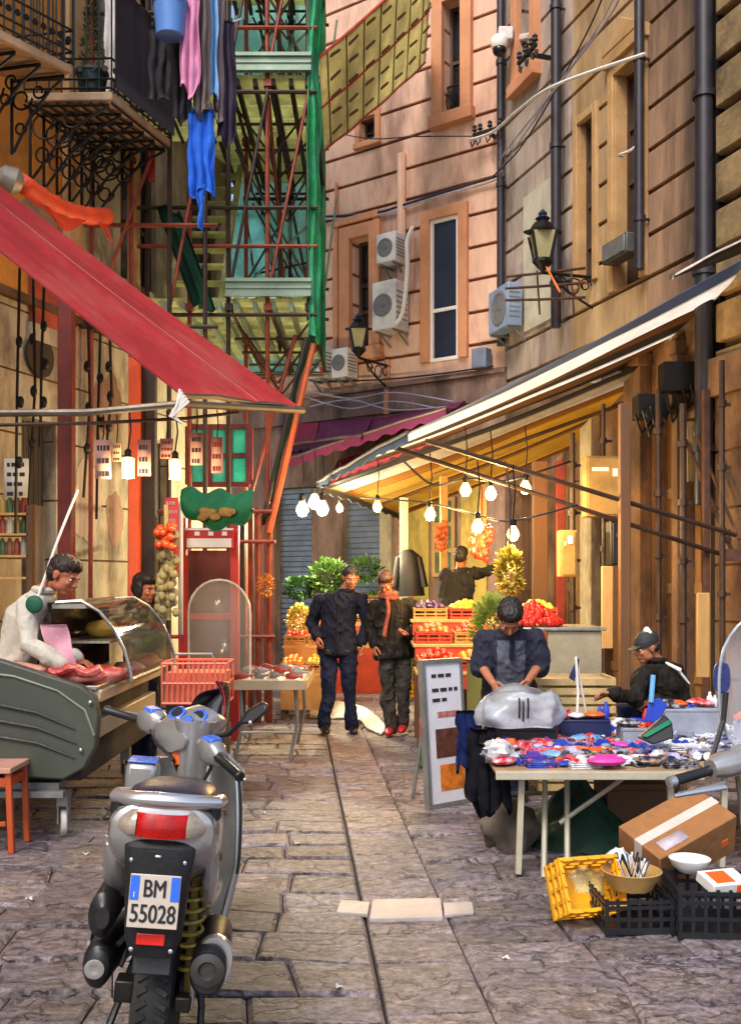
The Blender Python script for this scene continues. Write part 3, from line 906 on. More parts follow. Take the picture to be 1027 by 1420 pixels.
cable([wp(660, 200, .2), wr(735, 190, .6), wr(800, 168, .9), wr(870, 135, 1.0), wr(960, 86, .6)], .020, 'white cable sweeping up from the corner pipe across the golden window', m_cabw)
cable([wr(868, 218, .06), wr(880, 218, .22), wr(893, 212, .2), wr(900, 203, .16)], .016, 'short white cable loop beside the pipe right of the golden window', m_cabw)
cable([wp(446, 532, .15), wp(540, 528, .15), wp(620, 520, .15), wp(690, 510, .15)], .016, 'black cable following the dirty cornice under the tall white window', m_cabk, group=gcab)
for k, (y0, y1, y2, y3) in enumerate(((545, 556, 548, 560), (555, 570, 560, 574), (566, 558, 572, 566))):
    cable([wp(440, y0, .2), wp(500, y1, .3), wp(560, y2, .3), wp(640, y3, .25)], .014,
          ('pale cable slung loosely below the dirty cornice, topmost of three', 'pale cable slung loosely below the dirty cornice, middle of three', 'pale cable slung loosely below the dirty cornice, lowest of three')[k], m_cabp, group='pale cables below the cornice')
# insulator brackets
def insul(wall, px, py, label, out=.3, wd=.5):
    a, z = wall.hit(px, py)
    t = thing('insulator_bracket', label, 'bracket', wall.W(a, z, 0), 'iron insulator brackets on the walls')
    o = MB(); o.beam(wall.W(a, z, 0), wall.W(a, z, out), .05, .05); o.beam(wall.W(a - wd / 2, z, out), wall.W(a + wd / 2, z, out), .05, .05); part('arm', o, m_iron, t)
    for k in (-.45, -.1, .25, .45):
        o = MB(); c0 = wall.W(a + k * wd, z, out)
        o.tube([c0, c0 + V((0, 0, .07))], .012, 6); o.lathe([(.02, .05), (.045, .07), (.03, .10), (.04, .13), (.01, .16)], c0, n=10)
        o.tube([c0 + V((0, 0, -.02)), c0 + V((0, 0, -.12)), c0 + wall.d * .05 + V((0, 0, -.17)), c0 + wall.d * .07 + V((0, 0, -.09))], .014, 6)
        part('insulator', o, m_pipe, t)
insul(WR, 766, 81, 'iron insulator bracket beside the second downpipe', .4, .55)
insul(WP, 686, 190, 'iron insulator bracket on the pink facade at the corner pipe', .25, .5)
# security camera
a, z = WR.hit(700, 60)
t = thing('security_camera', 'white dome security camera on the corner pipe of the pink building', 'camera', WR.W(a, z, .2))
c0 = P(712, 52, 15.4)
o = MB(); o.beam(WR.W(a, z + .03, .0), P(735, 50, 15.2), .09, .09); o.box(P(700, 50, 15.5), (.22, .22, .2)); part('mount', o, m_ac, t, bevel=.02)
o = MB(); o.lathe([(.1, .12), (.13, .08), (.13, -.02), (.11, -.06)], P(692, 62, 15.4), n=14); part('housing', o, m_whitef, t)
o = MB(); o.ell(P(692, 70, 15.4), (.105, .105, .09)); part('dome', o, m_glass, t)
# small grey box
a0, a1, z0, z1 = WR.rect(855, 890, 333, 361)
t = thing('junction_box', 'small dark grey junction box under the golden window', 'box', WR.W((a0 + a1) / 2, z0, .1))
o = MB(); WR.box(o, a0, a1, z0, z1, .0, .22); part('case', o, mat('dark_grey_box', '#4c4a48', .6, var=.2), t, bevel=.02)
o = MB(); WR.box(o, a0 + .03, a1 - .03, z0 + .03, z1 - .03, .22, .235); part('lid', o, m_grey, t, bevel=.008)
a0, a1, z0, z1 = WP.rect(664, 684, 486, 514)
o = MB(); WP.box(o, a0, a1, z0, z1, .05, .25); solo('meter_box', 'small blue grey box low on the pink facade by the corner', 'box', o, mat('blue_box', '#6b7488', .6), bevel=.02)
# lanterns
m_lglass = mat('lantern_glass', '#d9cf9c', .3, var=.1, transl=.5)
def lantern(name_label, top, bot, wall, armz, s=1.0, group='wrought iron street lanterns'):
    c0 = V(bot); h = (V(top) - c0).z
    t = thing('street_lantern', name_label, 'lantern', c0, group)
    r0, r1 = h * .15, h * .27
    z0, z1, z2 = h * .18, h * .62, h * .80
    o = MB()
    for k in range(4):
        t_ = math.pi / 4 + k * math.pi / 2
        o.tube([c0 + V((r0 * math.cos(t_), r0 * math.sin(t_), z0)), c0 + V((r1 * math.cos(t_), r1 * math.sin(t_), z1))], .02 * s, 6)
    o.lathe([(r1 * 1.12, z1), (r1 * 1.12, z1 + .03), (r1 * .75, z1 + h * .06), (r1 * .62, z1 + h * .12), (r1 * .45, z2), (.03, z2 + .02)], c0, n=4)
    o.lathe([(.02, 0), (.05 * s, .04), (r0 * 1.1, z0 - .02), (r0 * 1.1, z0 + .02)], c0, n=8)
    part('frame', o, m_iron, t)
    o = MB(); o.lathe([(.06 * s, z2), (.1 * s, z2 + h * .05), (.05 * s, z2 + h * .09), (.06 * s, z2 + h * .13), (.01, h)], c0, n=10); part('finial', o, mat('lantern_blue_iron', '#28304a', .4, metal=.4), t)
    o = MB()
    M45 = Matrix.Rotation(math.pi / 4, 3, 'Z')
    vs = []
    for rr, zz in ((r0 * .93, z0 + .02), (r1 * .93, z1)):
        for k in range(4):
            t_ = math.pi / 4 + k * math.pi / 2
            vs.append(c0 + V((rr * math.cos(t_), rr * math.sin(t_), zz)))
    o.add(vs, [(k, (k + 1) % 4, 4 + (k + 1) % 4, 4 + k) for k in range(4)]); part('glass', o, m_lglass, t)
    o = MB(); a, _ = wall.hit(CX + F * c0.x / c0.y, HY)
    q = c0 - wall.p; n_ = q.x * wall.n.x + q.y * wall.n.y; a = q.x * wall.d.x + q.y * wall.d.y
    e = wall.W(a, c0.z, 0)
    o.tube([c0, c0.lerp(e, 1)], .022, 6); o.tube([c0.lerp(e, .15), c0.lerp(e, .5) + V((0, 0, -.22)), e + V((0, 0, -.4))], .016, 6)
    for k, rr in ((.35, .09), (.62, .13), (.85, .09)):
        p = c0.lerp(e, k) + V((0, 0, -rr - .02))
        dd = (e - c0).normalized()
        o.tube([p + dd * rr * math.cos(x) * (1 - x / 14) + V((0, 0, rr * math.sin(x) * (1 - x / 14))) for x in [j * .5 for j in range(15)]], .011, 5)
    part('bracket', o, m_iron, t)
lantern('iron street lantern with blue finial in front of the pale plastered strip', P(752, 290, 13.2), P(752, 378, 13.2), WR, 0)
lantern('small far iron lantern above the lower air conditioners of the pink facade', P(497, 434, 16.6), P(497, 496, 16.6), WP, 0)
o = MB()
for k in range(3):
    z = wr(800, 400 + 14 * k)
    o.tube([wr(745, 388 + 16 * k, .5), wr(800, 384 + 18 * k, .55), wr(870, 378 + 20 * k, .6)], .02, 6)
for px in (790, 815, 840): o.tube([wr(px, 380, .5), wr(px + 4, 440, .5)], .014, 5)
solo('iron_rack', 'tangle of rusty iron bars fixed to the wall right of the lantern', 'iron rack', o, m_rust)
o = MB(); o.tube([wr(810, 352, .7), wr(812, 356, .7), wr(845, 412, .7)], [.03, .014, .014], 6)
solo('bamboo_rod', 'orange rod with a white tip leaning in front of the golden window', 'rod', o, mat('orange_rod', '#d9702f', .5))
# ------------------------------------------------------------------ scaffold on the left
m_pole = mat('red_rust_pole', '#8a3a24', .55, var=.35, scale=7, metal=.15)
m_poled = mat('dark_scaffold_pole', '#3b2a22', .55, var=.35, scale=7, metal=.2)
m_plank = mat('scaffold_plank', '#e9ecb8', .7, var=.25, scale=4, transl=.65)
m_fascia = mat('grey_green_steel', '#8fa38c', .45, metal=.3, var=.18, scale=3, stain='#5f6e5f', samt=.5)
m_teal = mat('teal_net', '#bff7e6', .7, var=.15, scale=2.5, transl=.5, alpha=.8)
m_green = mat('green_net', '#35b972', .7, var=.35, scale=5, transl=.4, stain='#7fe0c8', sscale=1.1, samt=.7)
m_dgreen = mat('dark_green_net', '#0f4a35', .8, var=.3, scale=4, transl=.2)
m_olive = mat('olive_net', '#f0e8b8', .75, var=.2, scale=2.2, transl=.6)
scf = thing('scaffold', 'tall rusty tube scaffold with planked platforms and green netting on the left', 'scaffold', (-1.6, 12.0, 0))
xs = [-2.62, -2.12, -1.655, -1.20, -.72]
YF, YB = 12.0, 15.3
ZT = 12.6
lev = [4.95, 7.57, 10.2]
for i, x in enumerate(xs):
    for yy in (YF, 13.6, YB):
        if (i < 2 and yy > 13) or (i == 2 and yy > 15): continue
        z0 = 0 if (i < 3 or (i == 3 and yy == YF)) else 4.7
        o = MB(); o.tube([(x, yy, z0), (x + rnd.uniform(-.03, .03), yy, ZT)], .028, 7)
        for z in lev: o.box((x, yy, z - .1), (.09, .09, .08))
        part('pole', o, m_pole if (i + int(yy)) % 2 else m_poled, scf)
def led(a, b, m, r=.024, nm='ledger'):
    o = MB(); o.tube([a, b], r, 6); part(nm, o, m, scf)
for z in (4.75, 5.55, 6.0, 7.35, 8.1, 8.6, 9.95, 10.7):
    led((xs[0] - .1, YF - .05, z), (xs[-1] + .1, YF - .05, z), m_pole if z in (5.55, 8.1, 8.6) else m_poled)
    led((-1.9, YB, z), (xs[-1] + .1, YB, z), m_poled)
for x in xs[2:]:
    for z in (4.78, 7.38, 9.98): led((x + .04, YF, z), (x + .04, YB, z), m_poled)
for k, z in enumerate(lev):
    lo = (4.95, 7.57, 10.2)[k]; hi = lo + 2.4
    for j in range(2, 4):
        led((xs[j], YF - .06, lo), (xs[j + 1], YF - .06, hi), m_pole if j % 2 else m_poled, .02, 'brace')
        led((xs[j + 1], YB - .06, lo), (xs[j], YB - .06, hi), m_poled, .02, 'brace')
    led((xs[1], YF + .1, lo), (xs[1], YB, hi), m_poled, .02, 'brace')
    led((xs[3], YF + .1, hi), (xs[3], YB, lo), m_pole, .02, 'brace')
    led((xs[4], YF + .1, lo), (xs[4], YB, hi), m_poled, .02, 'brace')
for k, z in enumerate(lev):
    for j in range(4):
        y_ = YF + .5 + .75 * j
        led((xs[2], y_, z - .35), (xs[4], y_, z - .35), m_poled, .018)
        led((xs[2], y_, z - .12), (xs[3], y_, z - .75), m_pole if j % 2 else m_poled, .015, 'brace')
        led((xs[4], y_, z - .12), (xs[3], y_, z - .75), m_poled, .015, 'brace')
for k, z in enumerate(lev):
    o = MB(); o.bx(xs[2] - .03, xs[4] + .03, YF - .10, YF - .06, z + .0, z + .21); o.bx(xs[2] - .03, xs[4] + .03, YF - .13, YF - .10, z + .17, z + .21); o.bx(xs[2] - .03, xs[4] + .03, YF - .13, YF - .10, z + .0, z + .04)
    o.bx(xs[2] - .03, xs[4] + .03, YF - .115, YF - .10, z + .095, z + .115)
    part('toe_board', o, m_fascia, scf)
    o = MB(); n = 9
    for j in range(n):
        y0 = YF + .02 + (YB - YF - .1) * j / n
        o.bx(xs[0] - .1, xs[4], y0, y0 + (YB - YF - .1) / n - (.05 if k else .12), z - .03, z + .012)
    part('platform', o, m_plank, scf)
    o = MB()
    for x in [xs[0] + (xs[4] - xs[0]) * q / 9 for q in range(10)]:
        o.bx(x - .025, x + .025, YF, YB - .02, z - .12, z - .035)
    part('joist', o, m_fascia if k == 0 else m_poled, scf)
for k, z in enumerate(lev):
    for j in range(6):
        x = xs[2] + (xs[4] - xs[2]) * (j + .5) / 6
        led((x, YB - .15, z + .1), (x + (.3 if j % 2 else -.3), YB - .1, z + 2.4), m_fascia if j % 3 else m_pole, .016, 'brace')
    for j in range(3):
        led((xs[2], YF + .9 + .9 * j, z + .3 + .4 * j), (xs[4], YF + .9 + .9 * j, z + 1.9 - .3 * j), m_fascia if j == 1 else m_poled, .016, 'brace')
        led((xs[4], YF + .6 + .9 * j, z + .3), (xs[2], YF + .6 + .9 * j, z + 2.0), m_poled, .015, 'brace')
# a lower bay reaching left along the wall
for x in (-3.05, -2.62, -2.2, -1.8):
    o = MB(); o.tube([(x, 11.15, 0), (x + rnd.uniform(-.03, .03), 11.15, 8.3)], .026, 7); part('pole', o, m_pole if x < -2.5 else m_poled, scf)
for z in (4.4, 5.5, 6.75, 7.8): led((-3.15, 11.1, z), (-1.65, 11.1, z), m_pole if z == 5.5 else m_poled)
o = MB()
for j in range(5): o.bx(-3.0, -1.75, 11.1 + .2 * j, 11.26 + .2 * j, 6.82, 6.86)
part('platform', o, m_plank, scf)
for j in range(4): led((-2.95 + .38 * j, 11.1, 6.78), (-2.95 + .38 * j, 12.0, 6.78), m_poled, .02)
for a, b in (((-3.0, 11.08, 4.5), (-2.2, 11.08, 6.7)), ((-2.2, 11.2, 4.6), (-1.8, 11.2, 6.7)), ((-2.62, 11.08, 6.9), (-1.8, 11.08, 8.2))): led(a, b, m_pole, .02, 'brace')
# nets
def net(name, fn, m, nu=20, nv=24, th=.006, label=None):
    o = MB(); o.sheet(fn, nu, nv, th); return part(name, o, m, scf, label=label)
for x0_, x1_, z0_, z1_ in ((-1.43, -.83, 4.8, 12.6), (-2.05, -1.43, 4.8, 5.92), (-2.05, -1.43, 7.12, 12.6)):
    net('net', lambda u, v: (x0_ + u * (x1_ - x0_), YB + .14 + .04 * math.sin(u * 9 + v * 5) + .03 * math.sin(v * 21), z0_ + (z1_ - z0_) * v), m_teal, 16, 40, label='pale teal netting at the back of the scaffold')
net('net', lambda u, v: (-.72 + (.13 + .05 * noise.noise(V((v * 14, 2, 0)))) * u + .03 * noise.noise(V((v * 9, 5, u))), YF - .12 + .05 * math.sin(u * 9 + 3 * noise.noise(V((v * 6, 1, 0)))) + .25 * u, 4.45 + 8.1 * v + .05 * noise.noise(V((u * 8, 3, 0)))), m_green, 10, 90, label='bright green net strip wrapped on the outer corner pole')
net('net', lambda u, v: (xs[4] + .03 + .03 * math.sin(v * 20 + u * 9), YB - .5 + u * .5, 4.8 + 7.8 * v), m_green, 8, 30, label='green netting at the far outer corner of the scaffold')
net('net', lambda u, v: (-2.46 + .25 * u + .42 * (1 - v), YF - .18 + .05 * math.sin(u * 9), 4.8 + 1.15 * v + .05 * math.sin(u * 6)), m_dgreen, 8, 12, label='dark green cloth hanging slantwise')
o = MB()
for k in range(9):
    z = 5.1 + k * .28; y = 12.6 + k * .22
    o.bx(-2.5, -1.85, y, y + .2, z, z + .03)
o.beam((-2.5, 12.6, 5.0), (-2.5, 14.6, 7.55), .05, .14); o.beam((-1.85, 12.6, 5.0), (-1.85, 14.6, 7.55), .05, .14)
part('stair', o, m_plank, scf)
net('net', lambda u, v: (P(319, 0, 15.2).x + u * (P(384, 0, 15.2).x - P(319, 0, 15.2).x), 15.2 + .05 * math.sin(u * 9 + v * 3) + .03 * math.sin(v * 16 + u * 4), P(0, 398, 15.2).z + v * (P(0, 298, 15.2).z - P(0, 398, 15.2).z)), mat('lit_opening_net', '#c8fff0', .7, var=.2, scale=3, alpha=.45, transl=.9), 16, 12, label='turquoise white net made brighter for the light through the open middle bay')  # paler net colour stands in for light coming through the opening
# slanting props from the outer corner down to the base
for a, b, m, r in (((-.70, 11.95, 4.45), (-1.20, 11.9, 2.25), m_pole, .03), ((-.75, 12.0, 4.5), (-1.27, 12.0, 2.3), m_poled, .028), ((-.66, 11.9, 4.4), (-1.17, 11.85, 2.2), mat('orange_pole', '#c9602c', .55, var=.3), .035), ((-.9, 12.3, 4.6), (-1.5, 12.2, 2.4), m_pole, .026)):
    led(a, b, m, r, 'prop')
net('net', lambda u, v: (-1.22 + .50 * v + .07 * u + .02 * math.sin(v * 15), 11.86 + .1 * u, 2.35 + 2.15 * v), m_dgreen, 5, 20, label='dark green net rolled around the slanting props')
for x, y_, m in ((-1.40, 12.0, m_pole), (-1.30, 11.9, m_pole), (-1.22, 12.1, m_pole), (-1.17, 11.9, m_pole), (-1.52, 12.2, m_poled)):
    o = MB(); o.tube([(x, y_, 0), (x, y_, 2.5)], .035, 8); part('pole', o, m, scf)
for z in (1.0, 2.1, 2.45):
    o = MB(); o.tube([(-2.6, 11.85, z), (-1.1, 11.85, z)], .025, 6); part('ledger', o, m_pole, scf)
# the yellow debris net stretched between the scaffold and the pink building
A, B, C_, D_ = P(442, 78, 12.2), P(449, 208, 14.2), wp(592, 88, .06), P(600, -66, 15.0)
t = thing('debris_net', 'yellow green debris net stretched from the scaffold to the pink building', 'net', B)
def dn(u, v):
    p = A.lerp(B, v).lerp(D_.lerp(C_, v), u)
    return p + V((0, 0, -.03 * math.sin(math.pi * u) + .03 * math.sin(u * 20) * math.sin(v * 13)))
o = MB(); o.sheet(dn, 30, 20, .006); part('mesh_cloth', o, m_olive, t)
o = MB()
for v in (.0, .5, 1.0):
    o.tube([V(dn(k / 20, v)) + V((0, 0, -.015)) for k in range(21)], .018, 5)
parts('rope', o, mat('red_rope', '#c4412e', .7), t)
o = MB()
for j in range(7):
    u = .06 + .145 * j
    o.tube([V(dn(u, k / 10)) + V((0, -.02, -.02)) for k in range(11)], .012, 5)
parts('seam', o, mat('seam_olive', '#6b6a26', .8), t)
o = MB()
for j in range(7):
    for k in range(5):
        u, v = .08 + .145 * j, .1 + .19 * k
        o.tube([V(dn(u, v)) + V((0, -.03, -.02)), V(dn(u + .07, v)) + V((0, -.03, -.02))], .022, 4)
parts('batten', o, mat('batten_brown', '#6b4a2a', .7, var=.3), t)
# ------------------------------------------------------------------ awnings and bulbs
m_red = mat('red_awning', '#b83a3c', .8, var=.14, scale=2.0, transl=.3, bump=.15, bscale=60, stain='#c98a78', sscale=1.1, samt=.3, spec=.2)
m_redl = mat('red_awning_seam', '#d8796a', .75, var=.1, transl=.3)
m_bar = mat('dull_bar', '#6a5f50', .5, metal=.4, var=.3)
st = {}
for k, c_, tl in (('blue', '#6f86a8', .5), ('white', '#fbfaf6', .75), ('brown', '#8a6648', .45), ('slate', '#3a3c48', .3), ('yellow', '#d9b65c', .6), ('orange', '#ad7a3a', .5), ('purple', '#8c3560', .4), ('lilac', '#d4bce0', .5), ('crimson', '#c23850', .45)):
    st[k] = mat('awning_' + k, c_, .7, var=.10, scale=1.5, transl=tl, bump=.08, bscale=40)
def awning(name, label, nw, nh, fh, fw, stripes, sag=.05, val=.12, th=.006, group=None, arms=()):
    # near wall end, near hem, far hem, far wall end; stripes across from near to far
    nw, nh, fh, fw = map(V, (nw, nh, fh, fw))
    t = thing(name, label, 'awning', (nw + fw) / 2, group)
    def f(u, v):
        p = nw.lerp(nh, v).lerp(fw.lerp(fh, v), u)
        return p + V((0, 0, -sag * math.sin(math.pi * v) * (1 + .3 * math.sin(u * 17)) + .035 * noise.noise(V((u * 4, v * 2.5, 3))) + .022 * noise.noise(V((u * 14, v * 2 + u * 3, 8)))))
    o = MB(); a = 0; ms = []
    tot = sum(q[1] for q in stripes)
    for c_, wd in stripes:
        b = a + wd / tot
        if c_ not in ms: ms.append(c_)
        n = max(2, int(44 * wd / tot))
        o.sheet(lambda u, v, a=a, b=b: f(a + (b - a) * u, v), n, 26, th, m=ms.index(c_)); a = b
    part('canopy', o, [st.get(q, q) if isinstance(q, str) else q for q in ms], t)
    if val:
        o = MB(); o.sheet(lambda u, v: V(f(u, 1)) + V((0, 0, -val * v * (.85 + .15 * math.cos(u * 60)))), 60, 2, th)
        q = st[stripes[0][0]] if isinstance(stripes[0][0], str) else stripes[0][0]
        part('valance', o, q, t)
    o = MB(); o.tube([f(k / 12, 1) for k in range(13)], .02, 6); part('hem_bar', o, m_bar, t)
    for a_, b_ in arms:
        o = MB(); o.tube([a_, b_], .024, 7); part('arm', o, m_poled, t)
    return t
# left: the faded red awning
Nn, Nf = P(250, 548, 7.0), P(415, 566, 8.4)
awning('red_awning', 'faded red fabric awning sloping down over the butcher stall', P(-330, 74, 6.5), Nn, Nf, P(-130, 158, 7.9), [(m_red, .62), (m_redl, .012), (m_red, .37)], sag=.03, val=.0)
o = MB(); o.tube([P(-40, 573, 6.9), P(120, 572, 7.0), Nn + V((0, 0, -.06)), Nf + V((.03, 0, -.02))], .026, 8)
solo('support_pole', 'long dull metal pole under the hem of the red awning', 'pole', o, m_bar)
o = MB(); o.tube([P(-40, 590, 7.3), P(130, 587, 7.5), P(260, 580, 7.9), P(330, 572, 8.2)], .014, 6)
solo('support_pole', 'thin dark rod hung just below the pole of the red awning', 'pole', o, m_poled)
o = MB()
for k in range(5):
    o.tube([P(250 + 3 * k, 540 + 4 * k, 6.95), P(246 - 2 * k, 562 + 4 * k, 6.93), P(236 + 4 * k, 578 + 2 * k, 6.96)], .012, 5)
solo('rope_knot', 'pale knotted rope tying the red awning corner to its pole', 'rope', o, m_cabw)
# the rolled orange tarpaulin under the balcony
o = MB(); pa, pb2 = P(28, 252, 9.2), P(148, 300, 10.4)
o.tube([pa.lerp(pb2, k / 14) + V((0, 0, -.10 * math.sin(math.pi * k / 14))) for k in range(15)], [.085 + .008 * math.sin(k * 2.9) for k in range(15)], 12)
o.sheet(lambda u, v: pa.lerp(pb2, .25 + .75 * u) + V((.06 * v, 0, -.06 - .26 * v * (.6 + .4 * math.sin(u * 7)))), 14, 5, .01)
m_otarp = mat('orange_tarp', '#e2491c', .6, var=.2, scale=5, bump=.4, bscale=14)
solo('rolled_tarpaulin', 'rolled orange tarpaulin slung on the wall under the balcony', 'tarpaulin', o, m_otarp)
# right: the striped awnings over the stalls
hub = P(1012, 765, 10.3)
awning('striped_awning', 'upper striped awning over the stalls with a broad glowing white band', P(1042, 352, 10.1), P(565, 600, 9.4), P(440, 668, 13.3), P(950, 476, 12.2),
       [('blue', .20), ('white', .24), ('brown', .14), ('slate', .12), ('white', .05), ('brown', .12), ('slate', .13)], sag=.05, val=.10,
       arms=[(P(545, 620, 9.9), P(1010, 772, 10.35)), (P(590, 611, 9.5), P(1020, 742, 10.2))])
awning('striped_awning', 'lower striped yellow and orange awning above the bulbs', P(946, 482, 12.0), P(448, 674, 12.6), P(560, 714, 15.2), P(958, 548, 13.4),
       [('slate', .06), ('white', .16), ('orange', .10), ('yellow', .28), ('brown', .06), ('yellow', .22), ('orange', .12)], sag=.05, val=.10, arms=[(P(600, 655, 13.4), P(905, 545, 12.6))])
awning('canopy', 'small pale edged canopy at the right edge above the striped awnings', P(1120, 282, 9.4), P(932, 382, 8.9), P(930, 384, 9.6), P(1120, 318, 10.3), [('white', .12), ('slate', .88)], sag=.0, val=.03)
awning('purple_awning', 'dark purple awning with a lilac edge at the far end of the street', wp(648, 556, .05), P(618, 566, 14.9), P(398, 636, 16.2), wp(396, 606, .05), [('purple', .5), ('lilac', .2), ('purple', .3)], sag=.05, val=.16)
awning('purple_awning', 'crimson awning below the purple one at the far end of the street', wp(600, 596, .05), P(598, 606, 14.6), P(455, 660, 15.4), wp(470, 640, .05), [('crimson', 1)], sag=.05, val=.12)
# crossed rusty poles at the right edge which carry the awning arms
o = MB(); o.tube([P(950, 610, 10.9), P(1015, 765, 10.35)], .022, 7); o.tube([P(965, 605, 10.9), P(1024, 748, 10.3)], .018, 7)
for k in range(3): o.lathe([(.04, -.03), (.04, .03)], P(972 + 18 * k, 662 + 43 * k, 10.7 - .15 * k), V((.4, 0, -1)), 8)
o.box(P(1015, 770, 10.3), (.2, .12, .12))
solo('awning_prop', 'pair of rusty awning props leaning on the wall at the right edge', 'pole', o, m_rust)
o = MB()
o.bx(P(882, 0, 11.4).x, P(922, 0, 11.4).x, 11.3, 11.6, P(0, 580, 11.4).z, P(0, 548, 11.4).z)
o.bx(P(915, 0, 11.4).x, P(975, 0, 11.4).x, 11.25, 11.5, P(0, 545, 11.4).z, P(0, 505, 11.4).z)
for k in range(9):
    x, y_ = 880 + 11 * k, 575 - 6 * k
    o.tube([P(x, y_, 11.2), P(x + 8, y_ + 26 + 9 * (k % 3), 11.25), P(x + 22, y_ + 10 - 12 * (k % 2), 11.3)], .018, 6)
o.lathe([(.09, -.03), (.1, 0), (.09, .03)], P(905, 572, 11.25), (0, 1, 0), 14)
solo('awning_gearbox', 'dark winding gear and cables where the striped awnings meet the wall', 'gear', o, m_iron)
# bulbs
def bulb(px, py, d, label, r=.06, s=240, col=(1, .62, .22), cord=.5, group='bare bulbs over the stalls', kind='pear'):
    c0 = P(px, py, d)
    t = thing('light_bulb', label, 'light bulb', c0 + V((0, 0, -r)), group)
    mt = mat('bulb_glow_%.2f' % col[2], (1, .78, .30) if col[2] < .5 else (1, .93, .62), .4, var=0, emit=1.1)
    ld = bpy.data.lights.new('bulb_light', 'POINT'); ld.energy = s * r * r * 39; ld.color = col; ld.shadow_soft_size = .04
    lo = bpy.data.objects.new('bulb_light', ld); COL.objects.link(lo); lo.parent = t; lo.location = (0, 0, -.06)
    o = MB()
    if kind == 'pear': o.lathe([(.01, -r), (r * .6, -r * .85), (r, -.1 * r), (r * .85, r * .5), (r * .45, r * 1.2), (r * .4, r * 1.35)], c0, n=14)
    else: o.lathe([(.01, -r * 1.5), (r * .8, -r * 1.45), (r * .85, r * 1.2), (r * .5, r * 1.35)], c0, n=14)
    part('glass', o, mt, t)
    o = MB(); o.lathe([(r * .42, r * 1.3), (r * .5, r * 1.35), (r * .5, r * 2.2), (r * .2, r * 2.5)], c0, n=10); part('socket', o, m_iron, t)
    o = MB(); o.tube([c0 + V((0, 0, r * 2.4)), c0 + V((.02, 0, r * 2.4 + cord * .5)), c0 + V((0, .03, r * 2.4 + cord))], .007, 5); part('cord', o, m_iron, t)
for px, py, d, lb_ in ((645, 680, 10.4, 'bare glowing bulb in the upper row under the awning, leftmost of three'),
                      (680, 685, 10.2, 'bare glowing bulb in the upper row under the awning, middle of three'),
                      (728, 677, 10.4, 'bare glowing bulb in the upper row under the awning, rightmost of three'),
                      (662, 731, 9.8, 'bare glowing bulb hanging low over the black clad stallholder'),
                      (711, 741, 9.4, 'bare glowing bulb hanging lowest, over the tomato pile'),
                      (596, 714, 10.6, 'bare glowing bulb hanging left of the black clad stallholder'),
                      (523, 703, 12.6, 'bare glowing bulb just under the tip of the yellow awning')):
    bulb(px, py, d, lb_)
for px, py, d, lb_ in ((419, 707, 13.2, 'white bulb of the far cluster beside the grey shutter, left one'),
                      (436, 697, 13.5, 'white bulb of the far cluster beside the grey shutter, middle one'),
                      (447, 706, 13.1, 'white bulb of the far cluster beside the grey shutter, right one'),
                      (471, 705, 13.6, 'small bulb right of the far cluster, in front of the grey shutter')):
    bulb(px, py, d, lb_, r=.085 if px < 460 else .05, s=260, col=(1, .88, .55), group='white bulbs of the far stall')
for px, py, d, lb_ in ((178, 648, 7.6, 'tubular glowing lamp under the red awning, left of the pair'), (243, 650, 7.9, 'tubular glowing lamp under the red awning, right of the pair')):
    bulb(px, py, d, lb_, r=.055, s=110, col=(1, .70, .36), group='lamps under the red awning', kind='tube', cord=.3)
cable([P(560, 640, 10.8), P(600, 672, 10.6), P(645, 664, 10.4), P(690, 668, 10.2), P(728, 660, 10.4), P(790, 640, 11.0)], .012, 'sagging wire that carries the upper row of bulbs', m_cabk, name='wire')
cable([P(500, 690, 12.0), P(596, 698, 10.6), P(662, 715, 9.8), P(711, 722, 9.4), P(800, 700, 9.9)], .010, 'sagging wire that carries the lower bulbs over the fruit', m_cabk, name='wire')

# more layers at the far end of the street
awning('purple_awning', 'long maroon awning on the left half of the far end, under the slack pale cables', wp(520, 578, .05), P(500, 604, 15.4), P(396, 618, 16.8), wp(398, 590, .05), [('purple', .6), ('crimson', .4)], sag=.05, val=.14)
awning('far_awning', 'short cream awning over the second grey shutter behind the walkers', wp(560, 655, .05), P(556, 672, 15.9), P(466, 682, 16.6), wp(468, 664, .05), [('yellow', 1)], sag=.04, val=.10)
# ------------------------------------------------------------------ the butcher stall and what stands on the left
m_cheek = mat('grey_green_plastic', '#44473c', .5, var=.12, scale=3, stain='#3a3d35', samt=.4)
m_steel = mat('stainless', '#a8a49c', .3, metal=.8, var=.12)
m_beige = mat('beige_trim', '#b9a887', .5, var=.12)
m_dk = mat('dark_base', '#2b211c', .7, var=.25)
m_clear = mat('case_glass', '#3b3a34', .03, var=0, alpha=.42, spec=.9)
m_meat = mat('red_meat', '#b5302a', .35, var=.3, scale=8, bump=.3, stain='#e0a292', sscale=5, samt=.7)
m_meat2 = mat('pale_meat', '#d0806a', .4, var=.25, scale=8, bump=.3, stain='#ecd0bd', sscale=5, samt=.7)
bc = thing('butcher_counter', 'wheeled butcher counter with grey green end panel and curved glass case', 'counter', (-2.4, 7.2, 0))
XF = -1.70
pix = [(-160, 890), (0, 915), (62, 935), (112, 951), (131, 966), (137, 992), (133, 1036), (117, 1066), (88, 1082), (40, 1079), (-160, 1050)]
o = MB(); o.prism([P(x, y, 6.5) for x, y in pix], (0, .09, 0)); part('end_panel', o, m_cheek, bc, bevel=.014)
ep = bc.children[0]
o = MB()
for a, b in (((0, 978), (104, 1011)), ((0, 1000), (106, 1031)), ((0, 1022), (104, 1051))):
    pts = [P(a[0] - 60, a[1] - 12, 6.49), P(a[0], a[1], 6.49), P((a[0] + b[0]) / 2, (a[1] + b[1]) / 2 - 6, 6.487), P(*b, 6.49)]
    o.tube(pts, [.012, .012, .010, .004], 6)
